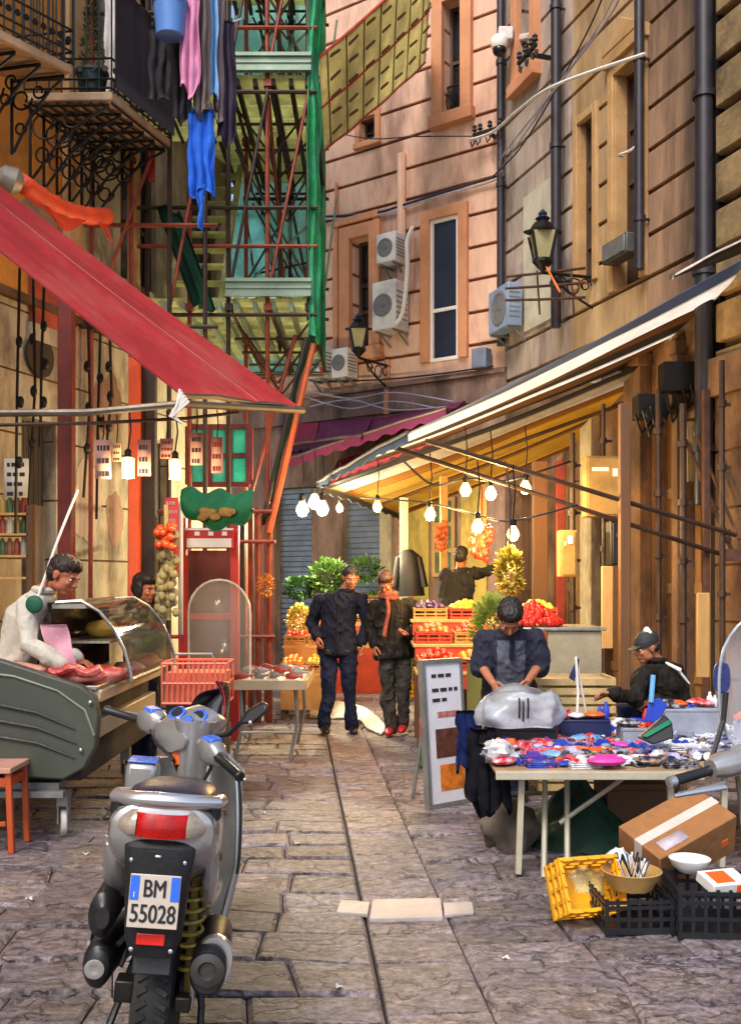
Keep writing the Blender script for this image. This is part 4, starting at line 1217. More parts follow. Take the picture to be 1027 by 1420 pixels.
parts('rib', o, mat('panel_rib', '#2e302a', .6), ep)
o = MB(); o.tube([P(x, y, 6.493) for x, y in [(-60, 928), (20, 938), (80, 958), (118, 985), (131, 1020)]], .008, 5); part('ridge', o, mat('panel_ridge', '#7c7f70', .5), ep)
o = MB()
for x, y in ((126, 974), (113, 1040)): o.lathe([(.013, 0), (.013, .02), (.006, .025)], P(x, y, 6.5), (0, -1, 0), 10)
parts('screw', o, m_steel, ep)
o = MB(); o.bx(-4.1, XF - .16, 6.6, 8.6, .36, .93); part('body', o, m_dk, bc, bevel=.01)
o = MB(); o.bx(XF - .16, XF - .10, 6.62, 8.6, .60, .72); o.bx(XF - .16, XF - .04, 6.62, 8.6, .86, .94); part('front_trim', o, m_beige, bc, bevel=.01)
o = MB(); o.bx(-4.1, XF - .06, 6.6, 8.6, .94, .97); part('worktop', o, m_steel, bc, bevel=.006)
o = MB(); o.bx(-4.0, XF - .3, 6.58, 8.5, .30, .35); o.bx(-4.0, XF - .25, 6.50, 6.58, .27, .31); part('underframe', o, m_grey, bc)
for x in (-1.98, -3.6):
    for y_ in (6.62, 8.3):
        w_ = MB(); w_.lathe([(.075, -.02), (.085, -.012), (.085, .012), (.075, .02)], (x, y_, .087), (1, .35, 0), 18)
        fk = MB(); fk.bx(x - .035, x - .026, y_ - .03, y_ + .03, .08, .21); fk.bx(x + .026, x + .035, y_ - .03, y_ + .03, .08, .21); fk.bx(x - .035, x + .035, y_ - .04, y_ + .04, .20, .30)
        q = part('caster', fk, m_grey, bc); part('wheel', w_, mat('caster_wheel', '#bdb7ae', .5), q)
prof = [(-2.13, 1.50), (-1.96, 1.51), (-1.84, 1.44), (-1.74, 1.32), (-1.67, 1.18), (-1.63, 1.04), (-1.62, .98)]
o = MB(); n = len(prof)
o.sheet(lambda u, v: (lambda k: V((prof[k][0], 6.95 + 1.55 * u, prof[k][1])))(int(round(v * (n - 1)))), 2, n - 1, .008); part('curved_glass', o, m_clear, bc)
o = MB()
for yy in (6.95, 8.5):
    o.tube([V((x, yy, z)) for x, z in prof], .012, 6)
o.tube([(prof[0][0], 6.95, prof[0][1]), (prof[0][0], 8.5, prof[0][1])], .018, 6); o.tube([(prof[-1][0], 6.95, prof[-1][1]), (prof[-1][0], 8.5, prof[-1][1])], .016, 6)
o.tube([(-1.80, 7.7, .97), (-1.80, 7.7, 1.40)], .010, 6)
part('glass_frame', o, m_steel, bc)
o = MB(); o.bx(-2.19, -2.165, 6.95, 8.5, .975, 1.5); part('case_back', o, mat('case_back_dark', '#241d19', .15, var=.3), bc)
o = MB(); o.bx(-2.16, -1.93, 6.95, 8.5, 1.46, 1.49); o.bx(-2.12, -1.78, 7.0, 8.45, 1.22, 1.235); part('shelf', o, m_steel, bc)
def lump(name, label, cat, c, r, m, group, seed, amp=.3, f=3.0):
    o = MB(); o.ell((0, 0, 0), 1, 16, 10)
    rr = V(r)
    for p in o.v:
        k = 1 + amp * noise.noise(p * f * .5 + V((seed * 3.1, seed, 0)))
        p.x *= rr.x * k; p.y *= rr.y * k; p.z *= rr.z * k
        p += V(c)
    return solo(name, label, cat, o, m, group)
gm = 'cuts of meat on the butcher counter'
lump('meat_cut', 'long dark red piece of meat lying at the near end of the counter', 'meat', P(110, 938, 6.75) , (.19, .10, .05), m_meat, gm, 1)
lump('meat_cut', 'pale fatty slab of meat lying left on the counter beside the panel', 'meat', P(20, 930, 6.8), (.22, .14, .06), m_meat2, gm, 2)
lump('meat_cut', 'red meat joint lying just under the near edge of the curved glass', 'meat', P(150, 935, 7.05), (.13, .12, .06), m_meat, gm, 3)
lump('meat_cut', 'pinkish piece of meat in the glass case behind the red joint', 'meat', P(178, 928, 7.5), (.13, .16, .06), m_meat2, gm, 4)
lump('meat_cut', 'dark red lump of meat at the far end inside the glass case', 'meat', P(205, 920, 8.1), (.12, .16, .07), m_meat, gm, 5)
o = MB(); o.tube([P(68 + 9 * k, 936 + 4 * math.sin(k * 1.3), 6.62) + V((0, 0, .03)) for k in range(9)], [.028 + .008 * abs(math.sin(k * 1.57)) for k in range(9)], 9)
solo('sausage', 'string of red sausages along the front of the counter panel', 'sausage', o, m_meat)
lump('cheese_round', 'yellow round of cheese on the upper shelf of the glass case', 'cheese', (-1.95, 7.45, 1.30), (.12, .12, .065), mat('cheese', '#cfa544', .5, var=.2), None, 6, .1)
lump('cheese_round', 'brown cured ham on the upper shelf at the far end of the case', 'ham', (-1.95, 8.1, 1.30), (.12, .15, .07), mat('ham', '#8d4a24', .5, var=.3), None, 7, .2)
# bits of stall on the left: posts, wires, posters, shelf goods
m_redpost = mat('dark_red_post', '#6e2116', .5, var=.3, scale=6)
o = MB(); a = P(92, 410, 9.2); o.bx(a.x - .065, a.x + .065, 9.15, 9.28, 0, a.z); o.bx(a.x - .09, a.x + .09, 9.12, 9.31, 0, .25)
solo('iron_post', 'thick dark red iron post behind the butcher', 'post', o, m_redpost, bevel=.01)
o = MB(); a = P(187, 640, 8.9); o.bx(a.x - .045, a.x + .045, 8.86, 8.96, 0, a.z + .9)
solo('iron_post', 'bright orange post behind the left tubular lamp', 'post', o, mat('orange_post', '#d9531e', .5, var=.15))
o = MB(); a = P(206, 640, 9.0); o.bx(a.x - .06, a.x + .06, 8.98, 9.08, 0, a.z + 1.0)
solo('iron_post', 'dark brown post just right of the bright orange post', 'post', o, m_dk)
k = 0
for px, y0, y1, d in ((28, 360, 740, 8.2), (46, 372, 700, 8.5), (62, 380, 620, 8.4), (122, 430, 690, 8.6), (140, 440, 720, 8.8), (152, 452, 640, 8.7)):
    k += 1
    o = MB(); o.tube([P(px, y0, d), P(px + (-4 if k % 2 else 3), (y0 + y1) / 2, d), P(px - 6, y1, d)], .012, 5)
    for j in range(3): o.ell(P(px - 1 + (j % 2) * 2, y0 + (y1 - y0) * (.3 + .22 * j), d), (.03, .03, .05), 8, 6)
    solo('hanging_wire', 'dark hanging wire with knots, ' + ('leftmost at the frame edge', 'second from the frame edge', 'third from the frame edge, in front of the oval vent', 'just right of the dark red post', 'second to the right of the dark red post', 'left of the left tubular lamp')[k - 1], 'wire', o, m_iron, 'dark hanging wires at the butcher stall')
def poster(px0, px1, py0, py1, d, label, cols, th=.01, lines=0, group=None, name='poster', cat='poster', lcol=None):
    a, b = P(px0, py1, d), P(px1, py0, d)
    t = thing(name, label, cat, ((a.x + b.x) / 2, d, a.z), group)
    o = MB(); o.bx(a.x, b.x, d, d + th, a.z, b.z); part('sheet', o, cols[0], t)
    H, W_ = b.z - a.z, b.x - a.x
    if lines:
        o = MB(); r_ = random.Random(px0 * 7 + py0)
        for q in range(lines):
            z = b.z - H * (q + .6) / lines
            x = a.x + W_ * .12
            while x < b.x - W_ * .2:
                w_ = W_ * r_.uniform(.1, .26)
                o.bx(x, min(x + w_, b.x - W_ * .08), d - .003, d - .001, z - H / lines * .22, z + H / lines * .18); x += w_ + W_ * .06
        parts('printed_line', o, lcol or cols[1], t)
    return t
m_card = mat('pink_card', '#c99a8c', .8, var=.12)
m_cardy = mat('cream_card', '#d9c8a0', .8, var=.12)
m_ink = mat('ink_red', '#7a2320', .8)
m_inkd = mat('ink_dark', '#2b2430', .8)
gt = 'price cards hung under the red awning'
for k, (px0, px1, py0, py1, d) in enumerate(((132, 154, 610, 664, 7.7), (156, 168, 614, 640, 8.0), (191, 209, 610, 660, 7.8), (222, 240, 608, 636, 8.1), (264, 281, 600, 645, 8.2), (293, 309, 606, 656, 8.3))):
    t = poster(px0, px1, py0, py1, d, ('large pink price card with a second card below, leftmost under the red awning', 'short price card half behind the left tubular lamp', 'price card hung between the two tubular lamps', 'small price card just above the right tubular lamp', 'price card hung right of the right tubular lamp', 'rightmost price card, in front of the teal opening')[k], [m_card if k != 1 else m_cardy], lines=3, group=gt, name='price_card', cat='price card', lcol=m_ink if k % 2 else m_inkd)
    o = MB(); m_ = P((px0 + px1) / 2, py0, d); o.tube([m_, m_ + V((.01, 0, .12)), m_ + V((0, 0, .22))], .005, 4); part('string', o, m_iron, t)
poster(6, 40, 636, 690, 8.9, 'white notice with dark lines at the left edge of the butcher stall', [mat('paper', '#d8d2c2', .8, var=.1)], lines=4, lcol=m_inkd)
sh = thing('stall_shelf', 'wooden shelf of the butcher stall at the left edge', 'shelf', P(15, 800, 9.0))
o = MB()
for py in (712, 740, 770, 800):
    a, b = P(-60, py, 9.0), P(44, py, 9.0); o.bx(a.x, b.x, 8.9, 9.25, a.z - .02, a.z)
part('board', o, m_wood2, sh)
o = MB(); a = P(42, 700, 9); o.bx(a.x, a.x + .05, 8.9, 9.25, 0, a.z); part('upright', o, m_wood, sh)
cols_ = [('#a3863a', 'yellow'), ('#8c3a2c', 'red'), ('#3a5a38', 'green'), ('#b5ae9c', 'white'), ('#7a4a2c', 'brown')]
for r_, py in enumerate((712, 740, 770)):
    for k in range(4):
        q = cols_[(k * 2 + r_) % 5]
        px = 4 + k * 10
        a = P(px, py, 9.0); o = MB(); o.lathe([(.028, 0), (.03, .01), (.03, .11), (.015, .135), (.015, .15)], a + V((0, 0, .001)), n=10)
        solo('jar', '%s jar on the %s board of the stall shelf, %s' % (q[1], ('top', 'middle', 'low')[r_], ('nearest the frame edge', 'second from the frame edge', 'second from the upright', 'beside the upright')[k]), 'jar', o, mat('jar_' + q[1], q[0], .4), 'jars on the stall shelf')
cable([P(108, 680, 7.4), P(80, 750, 7.1), P(52, 830, 6.9), P(40, 850, 6.85)], .010, 'pale cord running slantwise down in front of the butcher', m_cabw, name='cord')
# garlic braids
m_garlic = mat('garlic', '#a0966a', .7, var=.25, scale=6)
o = MB()
for k in range(70):
    z = k / 70
    o.ell(P(232 + rnd.uniform(-13, 13), 742 + 112 * z, 8.6 + rnd.uniform(-.1, .1)), (.035, .035, .04), 7, 5)
o.tube([P(230, 700, 8.6), P(233, 860, 8.6)], .02, 6)
solo('garlic_braid', 'thick braid of pale garlic hanging beside the red framed booth', 'garlic', o, m_garlic)
o = MB()
for k in range(26): o.ell(P(229 + rnd.uniform(-11, 11), 742 + rnd.uniform(-14, 16), 8.5 + rnd.uniform(-.08, .05)), .035, 7, 5)
solo('pepper_bunch', 'bunch of red orange peppers hanging at the top of the garlic braid', 'peppers', o, mat('pepper', '#d1481d', .4, var=.3))
# the red booth with sign
m_redp = mat('red_paint', '#b3201d', .5, var=.18, scale=4)
m_whp = mat('white_paint', '#ddd6cc', .6, var=.08)
bo = thing('red_booth', 'red framed booth with red and white fascia behind the clear screen', 'booth', P(290, 960, 10.6))
zg0 = 0.0
o = MB()
for px in (254, 326):
    a = P(px, 760, 10.6); o.bx(a.x - .04, a.x + .04, 10.55, 10.65, 0, 2.3)
a, b = P(254, 800, 10.6), P(326, 800, 10.6)
o.bx(a.x, b.x, 10.56, 10.64, 1.98, 2.04); o.bx(a.x, b.x, 10.56, 10.64, 1.25, 1.31)
part('frame', o, m_redp, bo)
a, b = P(257, 760, 10.5), P(324, 732, 10.5)
o = MB(); o.bx(a.x, b.x, 10.48, 10.53, 1.98, b.z); part('fascia', o, m_redp, bo)
fs_ = bo.children[-1]
o = MB(); o.bx(a.x + .02, b.x - .02, 10.474, 10.479, 1.99, 2.08); o.bx(a.x, b.x, 10.474, 10.479, b.z - .025, b.z - .004)
for k in range(3): o.bx(a.x + .1 + .14 * k, a.x + .15 + .14 * k, 10.474, 10.479, 2.11, 2.15)
part('white_band', o, m_whp, fs_)
o = MB(); o.bx(P(262, 0, 10.9).x, P(320, 0, 10.9).x, 10.88, 10.92, .4, 1.97); part('back_panel', o, mat('dark_red_panel', '#5a2018', .6, var=.35, scale=6), bo)
poster(228, 247, 690, 800, 10.3, 'red lined poster left of the red booth', [mat('poster_red', '#c53632', .6, var=.1)], lines=9, lcol=m_card)
poster(247, 254, 695, 880, 10.35, 'narrow white board standing beside the red lined poster', [m_whp], name='board', cat='board')
# green cloth hammock
gmk = mat('emerald_cloth', '#0c6a45', .75, var=.25, scale=4, bump=.3, bscale=20)
a, b = P(254, 676, 9.4), P(352, 682, 9.4)
def gh(u, v):
    p = a.lerp(b, u)
    return p + V((.0, -.10 * math.sin(math.pi * v) - .06 * v, -(.34 * max(0, math.sin(math.pi * (u * .92 + .04))) ** .35) * v + .03 * math.sin(u * 15 + v * 4) - .02))
o = MB(); o.sheet(gh, 26, 12, .008); solo('green_cloth', 'emerald green cloth slung like a hammock above the red booth', 'cloth', o, gmk)
o = MB()
for k in range(16): o.ell(P(300 + rnd.uniform(-20, 22), 713 + rnd.uniform(-6, 6), 9.22), (.045, .03, .032), 8, 6)
solo('ginger_heap', 'small heap of brown roots resting on the green cloth', 'roots', o, mat('roots', '#9a7a45', .8, var=.3))
o = MB(); o.bx(P(268, 0, 12.5).x, P(340, 0, 12.5).x, 12.48, 12.5, P(0, 668, 12.5).z, P(0, 598, 12.5).z); 
t = thing('booth_window', 'dark red window frame with teal panes above the green cloth', 'window', P(305, 668, 12.4))
fr = MB(); x0, x1, z0, z1 = P(262, 0, 12.4).x, P(346, 0, 12.4).x, P(0, 672, 12.4).z, P(0, 592, 12.4).z
for x in (x0, (x0 * 2 + x1) / 3, (x0 + 2 * x1) / 3, x1): fr.bx(x - .04, x + .04, 12.36, 12.44, z0, z1)
for z in (z0, (z0 + z1) / 2, z1): fr.bx(x0, x1, 12.37, 12.43, z - .03, z + .03)
part('frame', fr, m_redpost, t)
o2 = MB(); o2.bx(x0, x1, 12.41, 12.42, z0, z1); part('pane', o2, mat('teal_glass', '#5cc4b0', .3, var=.15, transl=.5), t)
# clear rounded screen
t = thing('clear_screen', 'large rounded clear plastic screen standing on the fish table', 'screen', P(305, 935, 8.9))
arc = [P(262, 935, 8.9)] + [P(304 + 43 * math.cos(math.pi - q * math.pi / 12), 850 - 46 * math.sin(q * math.pi / 12), 8.9) for q in range(13)] + [P(347, 935, 8.9)]
o = MB(); o.prism(arc, (0, .01, 0)); part('sheet', o, mat('smoky_clear', '#b8b4a4', .1, var=.1, alpha=.25, spec=.8), t)
o = MB(); o.tube(arc, .011, 6); part('rim', o, mat('clear_rim', '#c9c2b0', .3), t)
# orange wire basket with bundles
t = thing('orange_basket', 'orange red wire basket between the butcher counter and the scooter', 'basket', P(270, 975, 7.4))
x0, x1, z0, z1 = P(226, 0, 7.4).x, P(314, 0, 7.4).x, P(0, 975, 7.4).z, P(0, 920, 7.4).z
o = MB()
for k in range(13): 
    x = x0 + (x1 - x0) * k / 12
    o.tube([(x, 7.38, z0), (x, 7.36, z1)], .008, 5); o.tube([(x, 7.75, z0), (x, 7.77, z1)], .008, 5)
for z in (z0, (z0 + z1) / 2, z1):
    o.tube([(x0, 7.37, z), (x1, 7.37, z), (x1, 7.76, z), (x0, 7.76, z), (x0, 7.37, z)], .010, 5)
m_obask = mat('orange_red_plastic', '#d9664c', .5, var=.15)
part('wire_body', o, m_obask, t)
o = MB(); o.bx(x0 + .015, x1 - .015, 7.40, 7.74, z0 + .005, z1 - .07); part('lining', o, mat('salmon_lining', '#e07a5c', .7, var=.25, scale=8), t)
o = MB(); o.tube([(x0 + .08, 7.37, z1), (x0 + .1, 7.37, z1 + .07), (x1 - .1, 7.37, z1 + .07), (x1 - .08, 7.37, z1)], .009, 6); part('handle', o, m_grey, t)
o = MB(); o.bx(x0 + .02, x1 - .02, 7.4, 7.74, 0, z0 - .002); solo('crate_stack', 'dark crate under the orange red basket', 'crate', o, m_dk, bevel=.01)
# fish table
t = thing('fish_table', 'low steel fish table with ice on bent legs behind the scooter', 'table', P(380, 1040, 9.97))
zt = .70
x0, x1 = P(322, 0, 9.4).x, P(424, 0, 9.4).x
y0, y1 = 9.35, 10.6
o = MB(); o.bx(x0, x1, y0, y1, zt - .03, zt); o.bx(x0, x1, y0 - .012, y0, zt - .05, zt + .04); o.bx(x1, x1 + .012, y0, y1, zt - .05, zt + .04); part('top', o, m_beige, t, bevel=.004)
for x, y_ in ((x0 + .07, y0 + .1), (x1 - .1, y0 + .1), (x0 + .07, y1 - .1), (x1 - .1, y1 - .1)):
    o = MB(); o.tube([(x, y_, zt - .04), (x + .02, y_, zt * .5), (x - .05, y_ + .02, 0)], .018, 7); part('leg', o, m_grey, t)
o = MB(); o.tube([(x0 + .07, y0 + .1, .25), (x1 - .1, y0 + .1, .25)], .012, 6); part('stretcher', o, m_grey, t)
o = MB()
def ice(u, v): return (x0 + .02 + (x1 - x0 - .04) * u, y0 + .02 + (y1 - y0 - .04) * v, zt + .012 + .05 * math.sin(math.pi * u) ** .5 * math.sin(math.pi * v) ** .5 + .012 * noise.noise(V((u * 30, v * 30, 1))))
o.sheet(ice, 30, 30, .01); solo('ice_bed', 'bed of crushed ice on the fish table', 'ice', o, mat('crushed_ice', '#cfc4bd', .3, var=.2, scale=40, bump=.8, bscale=80))
m_fish = [mat('fish_silver', '#a9a4a0', .25, metal=.4, var=.3, scale=12), mat('fish_red', '#b5483c', .3, var=.3, scale=12)]
for k in range(16):
    u, v = (k % 4 + .5) / 4, (k // 4 + .5) / 4
    c0 = V(ice(u, v)) + V((rnd.uniform(-.03, .03), 0, .03)); th = rnd.uniform(-.5, .5)
    d = V((math.cos(th), math.sin(th), 0)); L_ = .17
    o = MB(); o.tube([c0 + d * (L_ * (q - .5)) for q in (0, .12, .35, .65, .85, .9, 1.0)], [.008, .028, .036, .022, .008, .012, .028], 8, sx=.5)
    solo('fish', '%s fish on ice, %s row from the front and %s from the left' % (('silver', 'reddish')[k % 3 == 0], ('first', 'second', 'third', 'last')[k // 4], ('first', 'second', 'third', 'last')[k % 4]), 'fish', o, m_fish[k % 3 == 0], 'fish on the ice')
# wooden stool at the lower left
t = thing('wooden_stool', 'orange brown wooden stool cut by the left edge of the picture', 'stool', G(-10, 1172))
b0 = t.location
zs = .52
o = MB(); o.bx(b0.x - .20, b0.x + .19, 6.16, 6.52, zs - .035, zs); part('seat', o, mat('pinkish_seat', '#c4907a', .6, var=.15), t, bevel=.006)
m_stool = mat('stool_wood', '#b0481c', .45, var=.2, scale=6, stretch=(1, 1, .15))
for sx in (-1, 1):
    for sy in (0, 1):
        o = MB(); x = b0.x + sx * .165; y_ = 6.2 + .28 * sy; o.beam((x + sx * .02, y_, 0), (x, y_, zs - .036), .036, .036, up=(0, 1, 0)); part('leg', o, m_stool, t, bevel=.004)
o = MB(); o.bx(b0.x - .15, b0.x + .15, 6.185, 6.215, .40, .455); o.bx(b0.x - .15, b0.x + .15, 6.19, 6.21, .16, .19); o.bx(b0.x + .15, b0.x + .18, 6.22, 6.46, .40, .455); parts('rail', o, m_stool, t, bevel=.004)
# ------------------------------------------------------------------ market table and what stands on the right
m_tabtop = mat('plywood_top', '#a58a68', .7, var=.2, scale=4, stain='#6d563c', samt=.5)
m_leg = mat('cream_leg', '#aaa38f', .5, var=.12)
m_white = mat('white_plain', '#dcdad6', .5, var=.08)
pal = {'red': '#c01f2c', 'blue': '#1f3fb0', 'pink': '#e0389a', 'white': '#dfe3ea', 'black': '#15151c', 'orange': '#e0601c', 'sky': '#5fa0d8', 'violet': '#5a3aa0', 'green': '#12805a', 'grey': '#8a8f9c', 'navy': '#16204a', 'lilac': '#b7b0d8'}
mg_ = {k: mat('plain_' + k, v, .5, var=.15, scale=9) for k, v in pal.items()}
mgp_ = {k: mat('goods_' + k, v, .4, var=.2, scale=14, stain=('#d8d4dc', '#16161e', '#c8a24a', '#3a3f6a')[i % 4], sscale=26, samt=.75) for i, (k, v) in enumerate(pal.items())}
ZT_ = .60
def table(x0, x1, y0, y1, label):
    t = thing('market_table', label, 'table', ((x0 + x1) / 2, (y0 + y1) / 2, 0))
    o = MB(); o.bx(x0, x1, y0, y1, ZT_ - .022, ZT_); part('top', o, m_tabtop, t, bevel=.004)
    o = MB(); o.bx(x0, x1, y0 - .018, y0, ZT_ - .05, ZT_ - .004); part('edge_strip', o, m_leg, t, bevel=.004)
    for x, y_, dx in ((x0 + .16, y0 + .10, -.02), (x1 - .16, y0 + .10, .02), (x0 + .16, y1 - .12, 0), (x1 - .16, y1 - .12, 0)):
        o = MB(); o.beam((x + dx, y_, 0), (x, y_, ZT_ - .023), .034, .034, up=(0, 1, 0)); part('leg', o, m_leg, t, bevel=.003)
    for x in (x0 + .33, x0 + .46):
        o = MB(); o.tube([(x - .06, y0 + .02, 0), (x + .03, y0 + .5, ZT_ - .03)], .016, 6); part('trestle_leg', o, m_leg, t)
    o = MB(); o.tube([(x0 + .4, y0 + .25, .25), (x1 - .3, y0 + .3, ZT_ - .05)], .014, 6); o.tube([(x0 + .16, y1 - .12, .2), (x1 - .16, y1 - .12, .2)], .014, 6); parts('brace', o, m_leg, t)
    return t
table(.69, 1.84, 5.66, 7.1, 'low folding market table heaped with trinkets, left one with the pink pouch on its edge')
table(1.88, 3.1, 5.80, 7.2, 'low market table at the right edge behind the scooter windshield, covered with pale goods')
r2 = random.Random(5)
def item(kind, x, y_, z, col, label, group, a=0.0, s=1.0):
    o = MB(); M = Matrix.Rotation(a, 3, 'Z')
    def T(p): return V((x, y_, z)) + M @ (V(p) * s)
    if kind == 'pouch':
        o.sheet(lambda u, v: T((.09 * math.cos(2 * math.pi * u) * math.sin(math.pi * v) ** .5, .055 * math.sin(2 * math.pi * u) * math.sin(math.pi * v) ** .5, .05 * v + .004)), 14, 6)
        o.box(T((0, 0, .05)), (.10 * s, .012 * s, .010 * s), a)
    elif kind == 'pack':
        o.box(T((0, 0, .014)), (.15 * s, .10 * s, .024 * s), a); o.lathe([(.03 * s, 0), (.034 * s, .01 * s), (.02 * s, .022 * s)], T((0, 0, .027)), n=10); o.box(T((0, .056, .014)), (.04 * s, .014 * s, .008 * s), a)
    elif kind == 'bottle':
        o.lathe([(.022 * s, 0), (.026 * s, .008 * s), (.026 * s, .08 * s), (.012 * s, .10 * s), (.012 * s, .125 * s)], T((0, 0, .001)), n=12)
    elif kind == 'sunglasses':
        for q in (-1, 1): o.lathe([(.028 * s, -.003), (.030 * s, 0), (.026 * s, .004)], T((q * .034, 0, .035)), M @ V((0, -1, .25)), 12); o.tube([T((q * .064, 0, .045)), T((q * .066, .06, .045)), T((q * .060, .12, .012))], .004 * s, 5)
        o.tube([T((-.012, 0, .045)), T((0, -.004, .05)), T((.012, 0, .045))], .004 * s, 5)
    elif kind == 'folded_cloth':
        for q in range(3): o.sheet(lambda u, v, q=q: T((.20 * (u - .5), .14 * (v - .5), .012 * q + .010 + .008 * math.sin(u * 9 + q) * math.sin(v * 7))), 8, 6, .009)
    elif kind == 'bangle':
        pts = [T((.045 * math.cos(t * .5236), .045 * math.sin(t * .5236), .012 + .012 * math.sin(t))) for t in range(13)]
        o.tube(pts, .009 * s, 6)
    elif kind == 'toy_car':
        o.box(T((0, 0, .026)), (.13 * s, .06 * s, .026 * s), a); o.box(T((-.008, 0, .050)), (.07 * s, .052 * s, .026 * s), a, top=.75)
        for q in ((-.04, -.03), (.04, -.03), (-.04, .03), (.04, .03)): o.lathe([(.016 * s, -.006 * s), (.016 * s, .006 * s)], T((q[0], q[1], .016)), M @ V((0, 1, 0)), 10)
    elif kind == 'ball':
        o.ell(T((0, 0, .05)), .05 * s, 14, 9); o.lathe([(.012 * s, 0), (.012 * s, .008 * s)], T((0, 0, .097)), n=8)
    solo(kind, label, kind.replace('_', ' '), o, (mg_ if kind in ('bottle', 'ball', 'bangle') or 'pink pouch' in label else mgp_)[col], group, bevel=0)
kinds = ['pouch', 'pack', 'bangle', 'sunglasses', 'folded_cloth', 'bangle', 'toy_car', 'pack', 'sunglasses', 'toy_car']
colw = ['red', 'blue', 'white', 'black', 'navy', 'red', 'sky', 'violet', 'blue', 'grey', 'orange', 'lilac', 'black', 'red', 'pink', 'navy']
zones = [(.72, 1.12, 'left third of the left table'), (1.12, 1.48, 'middle third of the left table'), (1.48, 1.82, 'right third of the left table'), (1.90, 2.5, 'right hand table')]
cnt = 0
for zi, (xa, xb, zn) in enumerate(zones):
    for row in range(13):
        n = 6 if zi < 3 else 8
        for k in range(n):
            x = xa + (xb - xa) * (k + .5 + r2.uniform(-.25, .25)) / n
            y_ = 5.74 + 1.30 * (row + .5 + r2.uniform(-.25, .25)) / 13 + (.12 if zi == 3 else 0)
            kd = kinds[(cnt * 7 + row * 3 + k) % 10]
            co = colw[(cnt * 5 + row + k * 3) % 16]
            if zi == 0 and 3 < row < 8 and k % 2: co = 'red'
            if zi == 3: co = ['white', 'navy', 'lilac', 'grey', 'white', 'blue', 'black'][(row + k) % 7]
            if zi == 1 and row < 2: co = ['red', 'white', 'grey', 'black'][k % 4]
            dep = ('along its front edge', 'in its middle', 'at its back')[min(2, row // 5)]
            lift = r2.choice((0, 0, 0, .03, .05)) if row > 2 else 0
            item(kd, x, y_, ZT_ + .001 + lift * 0, co, '%s %s %s the %s' % ({'sky': 'light blue'}.get(co, co), kd.replace('_', ' '), {'along its front edge': 'along the front of', 'in its middle': 'in the middle of', 'at its back': 'at the back of'}[dep], zn), 'goods on the market tables', r2.uniform(-1.2, 1.2), r2.uniform(.55, 1.05))
            cnt += 1
item('pouch', 1.31, 5.70, ZT_ + .012, 'pink', 'big bright pink pouch on the front edge of the left table', 'goods on the market tables', .05, 1.25)
item('ball', 1.13, 6.75, ZT_ + .02, 'orange', 'orange ball at the back of the table beside the plastic bag', None, 0, .9)
# stack of shallow boxes which raises the rear goods
for k, (x, y_, w_, d_, h_, col, lb_) in enumerate(((.98, 6.72, .44, .26, .10, 'black', 'black tray of trinkets under the plastic bag at the back of the table'), (1.42, 6.86, .34, .2, .13, 'navy', 'navy box of trinkets behind the orange ball'), (1.70, 6.55, .22, .2, .12, 'grey', 'grey display box in front of the seated man'), (2.15, 6.9, .4, .25, .2, 'grey', 'pale grey carton at the back of the right hand table'), (2.5, 6.5, .3, .3, .16, 'lilac', 'lilac carton on the right hand table'))):
    o = MB(); o.bx(x - w_ / 2, x + w_ / 2, y_ - d_ / 2, y_ + d_ / 2, ZT_ + .001, ZT_ + h_ - .02)
    for q in range(4): o.bx(x - w_ / 2 - .004, x + w_ / 2 + .004, y_ - d_ / 2 - .004 + q * d_ / 4, y_ - d_ / 2 + .006 + q * d_ / 4, ZT_ + h_ - .021, ZT_ + h_)
    solo('display_box', lb_, 'box', o, mg_[col], bevel=.006)
    for q in list(range(5)) * 2:
        item(('toy_car', 'pouch', 'bangle', 'pouch', 'bottle')[q], x + w_ * (-.4 + .2 * q) + r2.uniform(-.03, .03), y_ + d_ * r2.uniform(-.3, .3), ZT_ + h_, ('blue', 'red', 'white', 'black', 'orange')[(q + k) % 5],
             '%s %s on the %s' % (('blue', 'red', 'white', 'black', 'orange')[(q + k) % 5], ('toy car', 'pouch', 'bangle', 'pouch', 'bottle')[q], ('black tray under the plastic bag', 'navy box behind the orange ball', 'grey box before the seated man', 'pale grey carton at the back', 'lilac carton')[k]), 'goods on the display boxes', r2.uniform(-1, 1), r2.uniform(.6, .95))
# blue bat and black case
t = thing('toy_bat', 'blue toy bat standing upright at the right end of the left table', 'toy', P(902, 1010, 6.2))
o = MB(); o.prism([P(893, 1000, 6.2), P(912, 1004, 6.2), P(925, 978, 6.22), P(915, 968, 6.22), P(900, 972, 6.2)], (0, .02, 0)); part('blade', o, mg_['blue'], t, bevel=.006)
o = MB(); o.tube([P(902, 974, 6.2), P(905, 936, 6.22)], .016, 8); part('handle', o, mg_['sky'], t)
t = thing('fan_case', 'black triangular case with a green stripe below the blue toy bat', 'case', P(910, 1028, 5.95))
o = MB(); o.prism([P(885, 1024, 5.95), P(905, 1033, 5.95), P(934, 1024, 5.95), P(932, 1002, 6.0), P(922, 992, 6.02)], (0, .05, 0)); part('body', o, mg_['black'], t, bevel=.01)
o = MB(); o.prism([P(890, 1020, 5.945), P(896, 1022, 5.945), P(930, 1003, 5.985), P(927, 998, 5.985)], (0, -.004, 0)); part('stripe', o, mg_['green'], t)
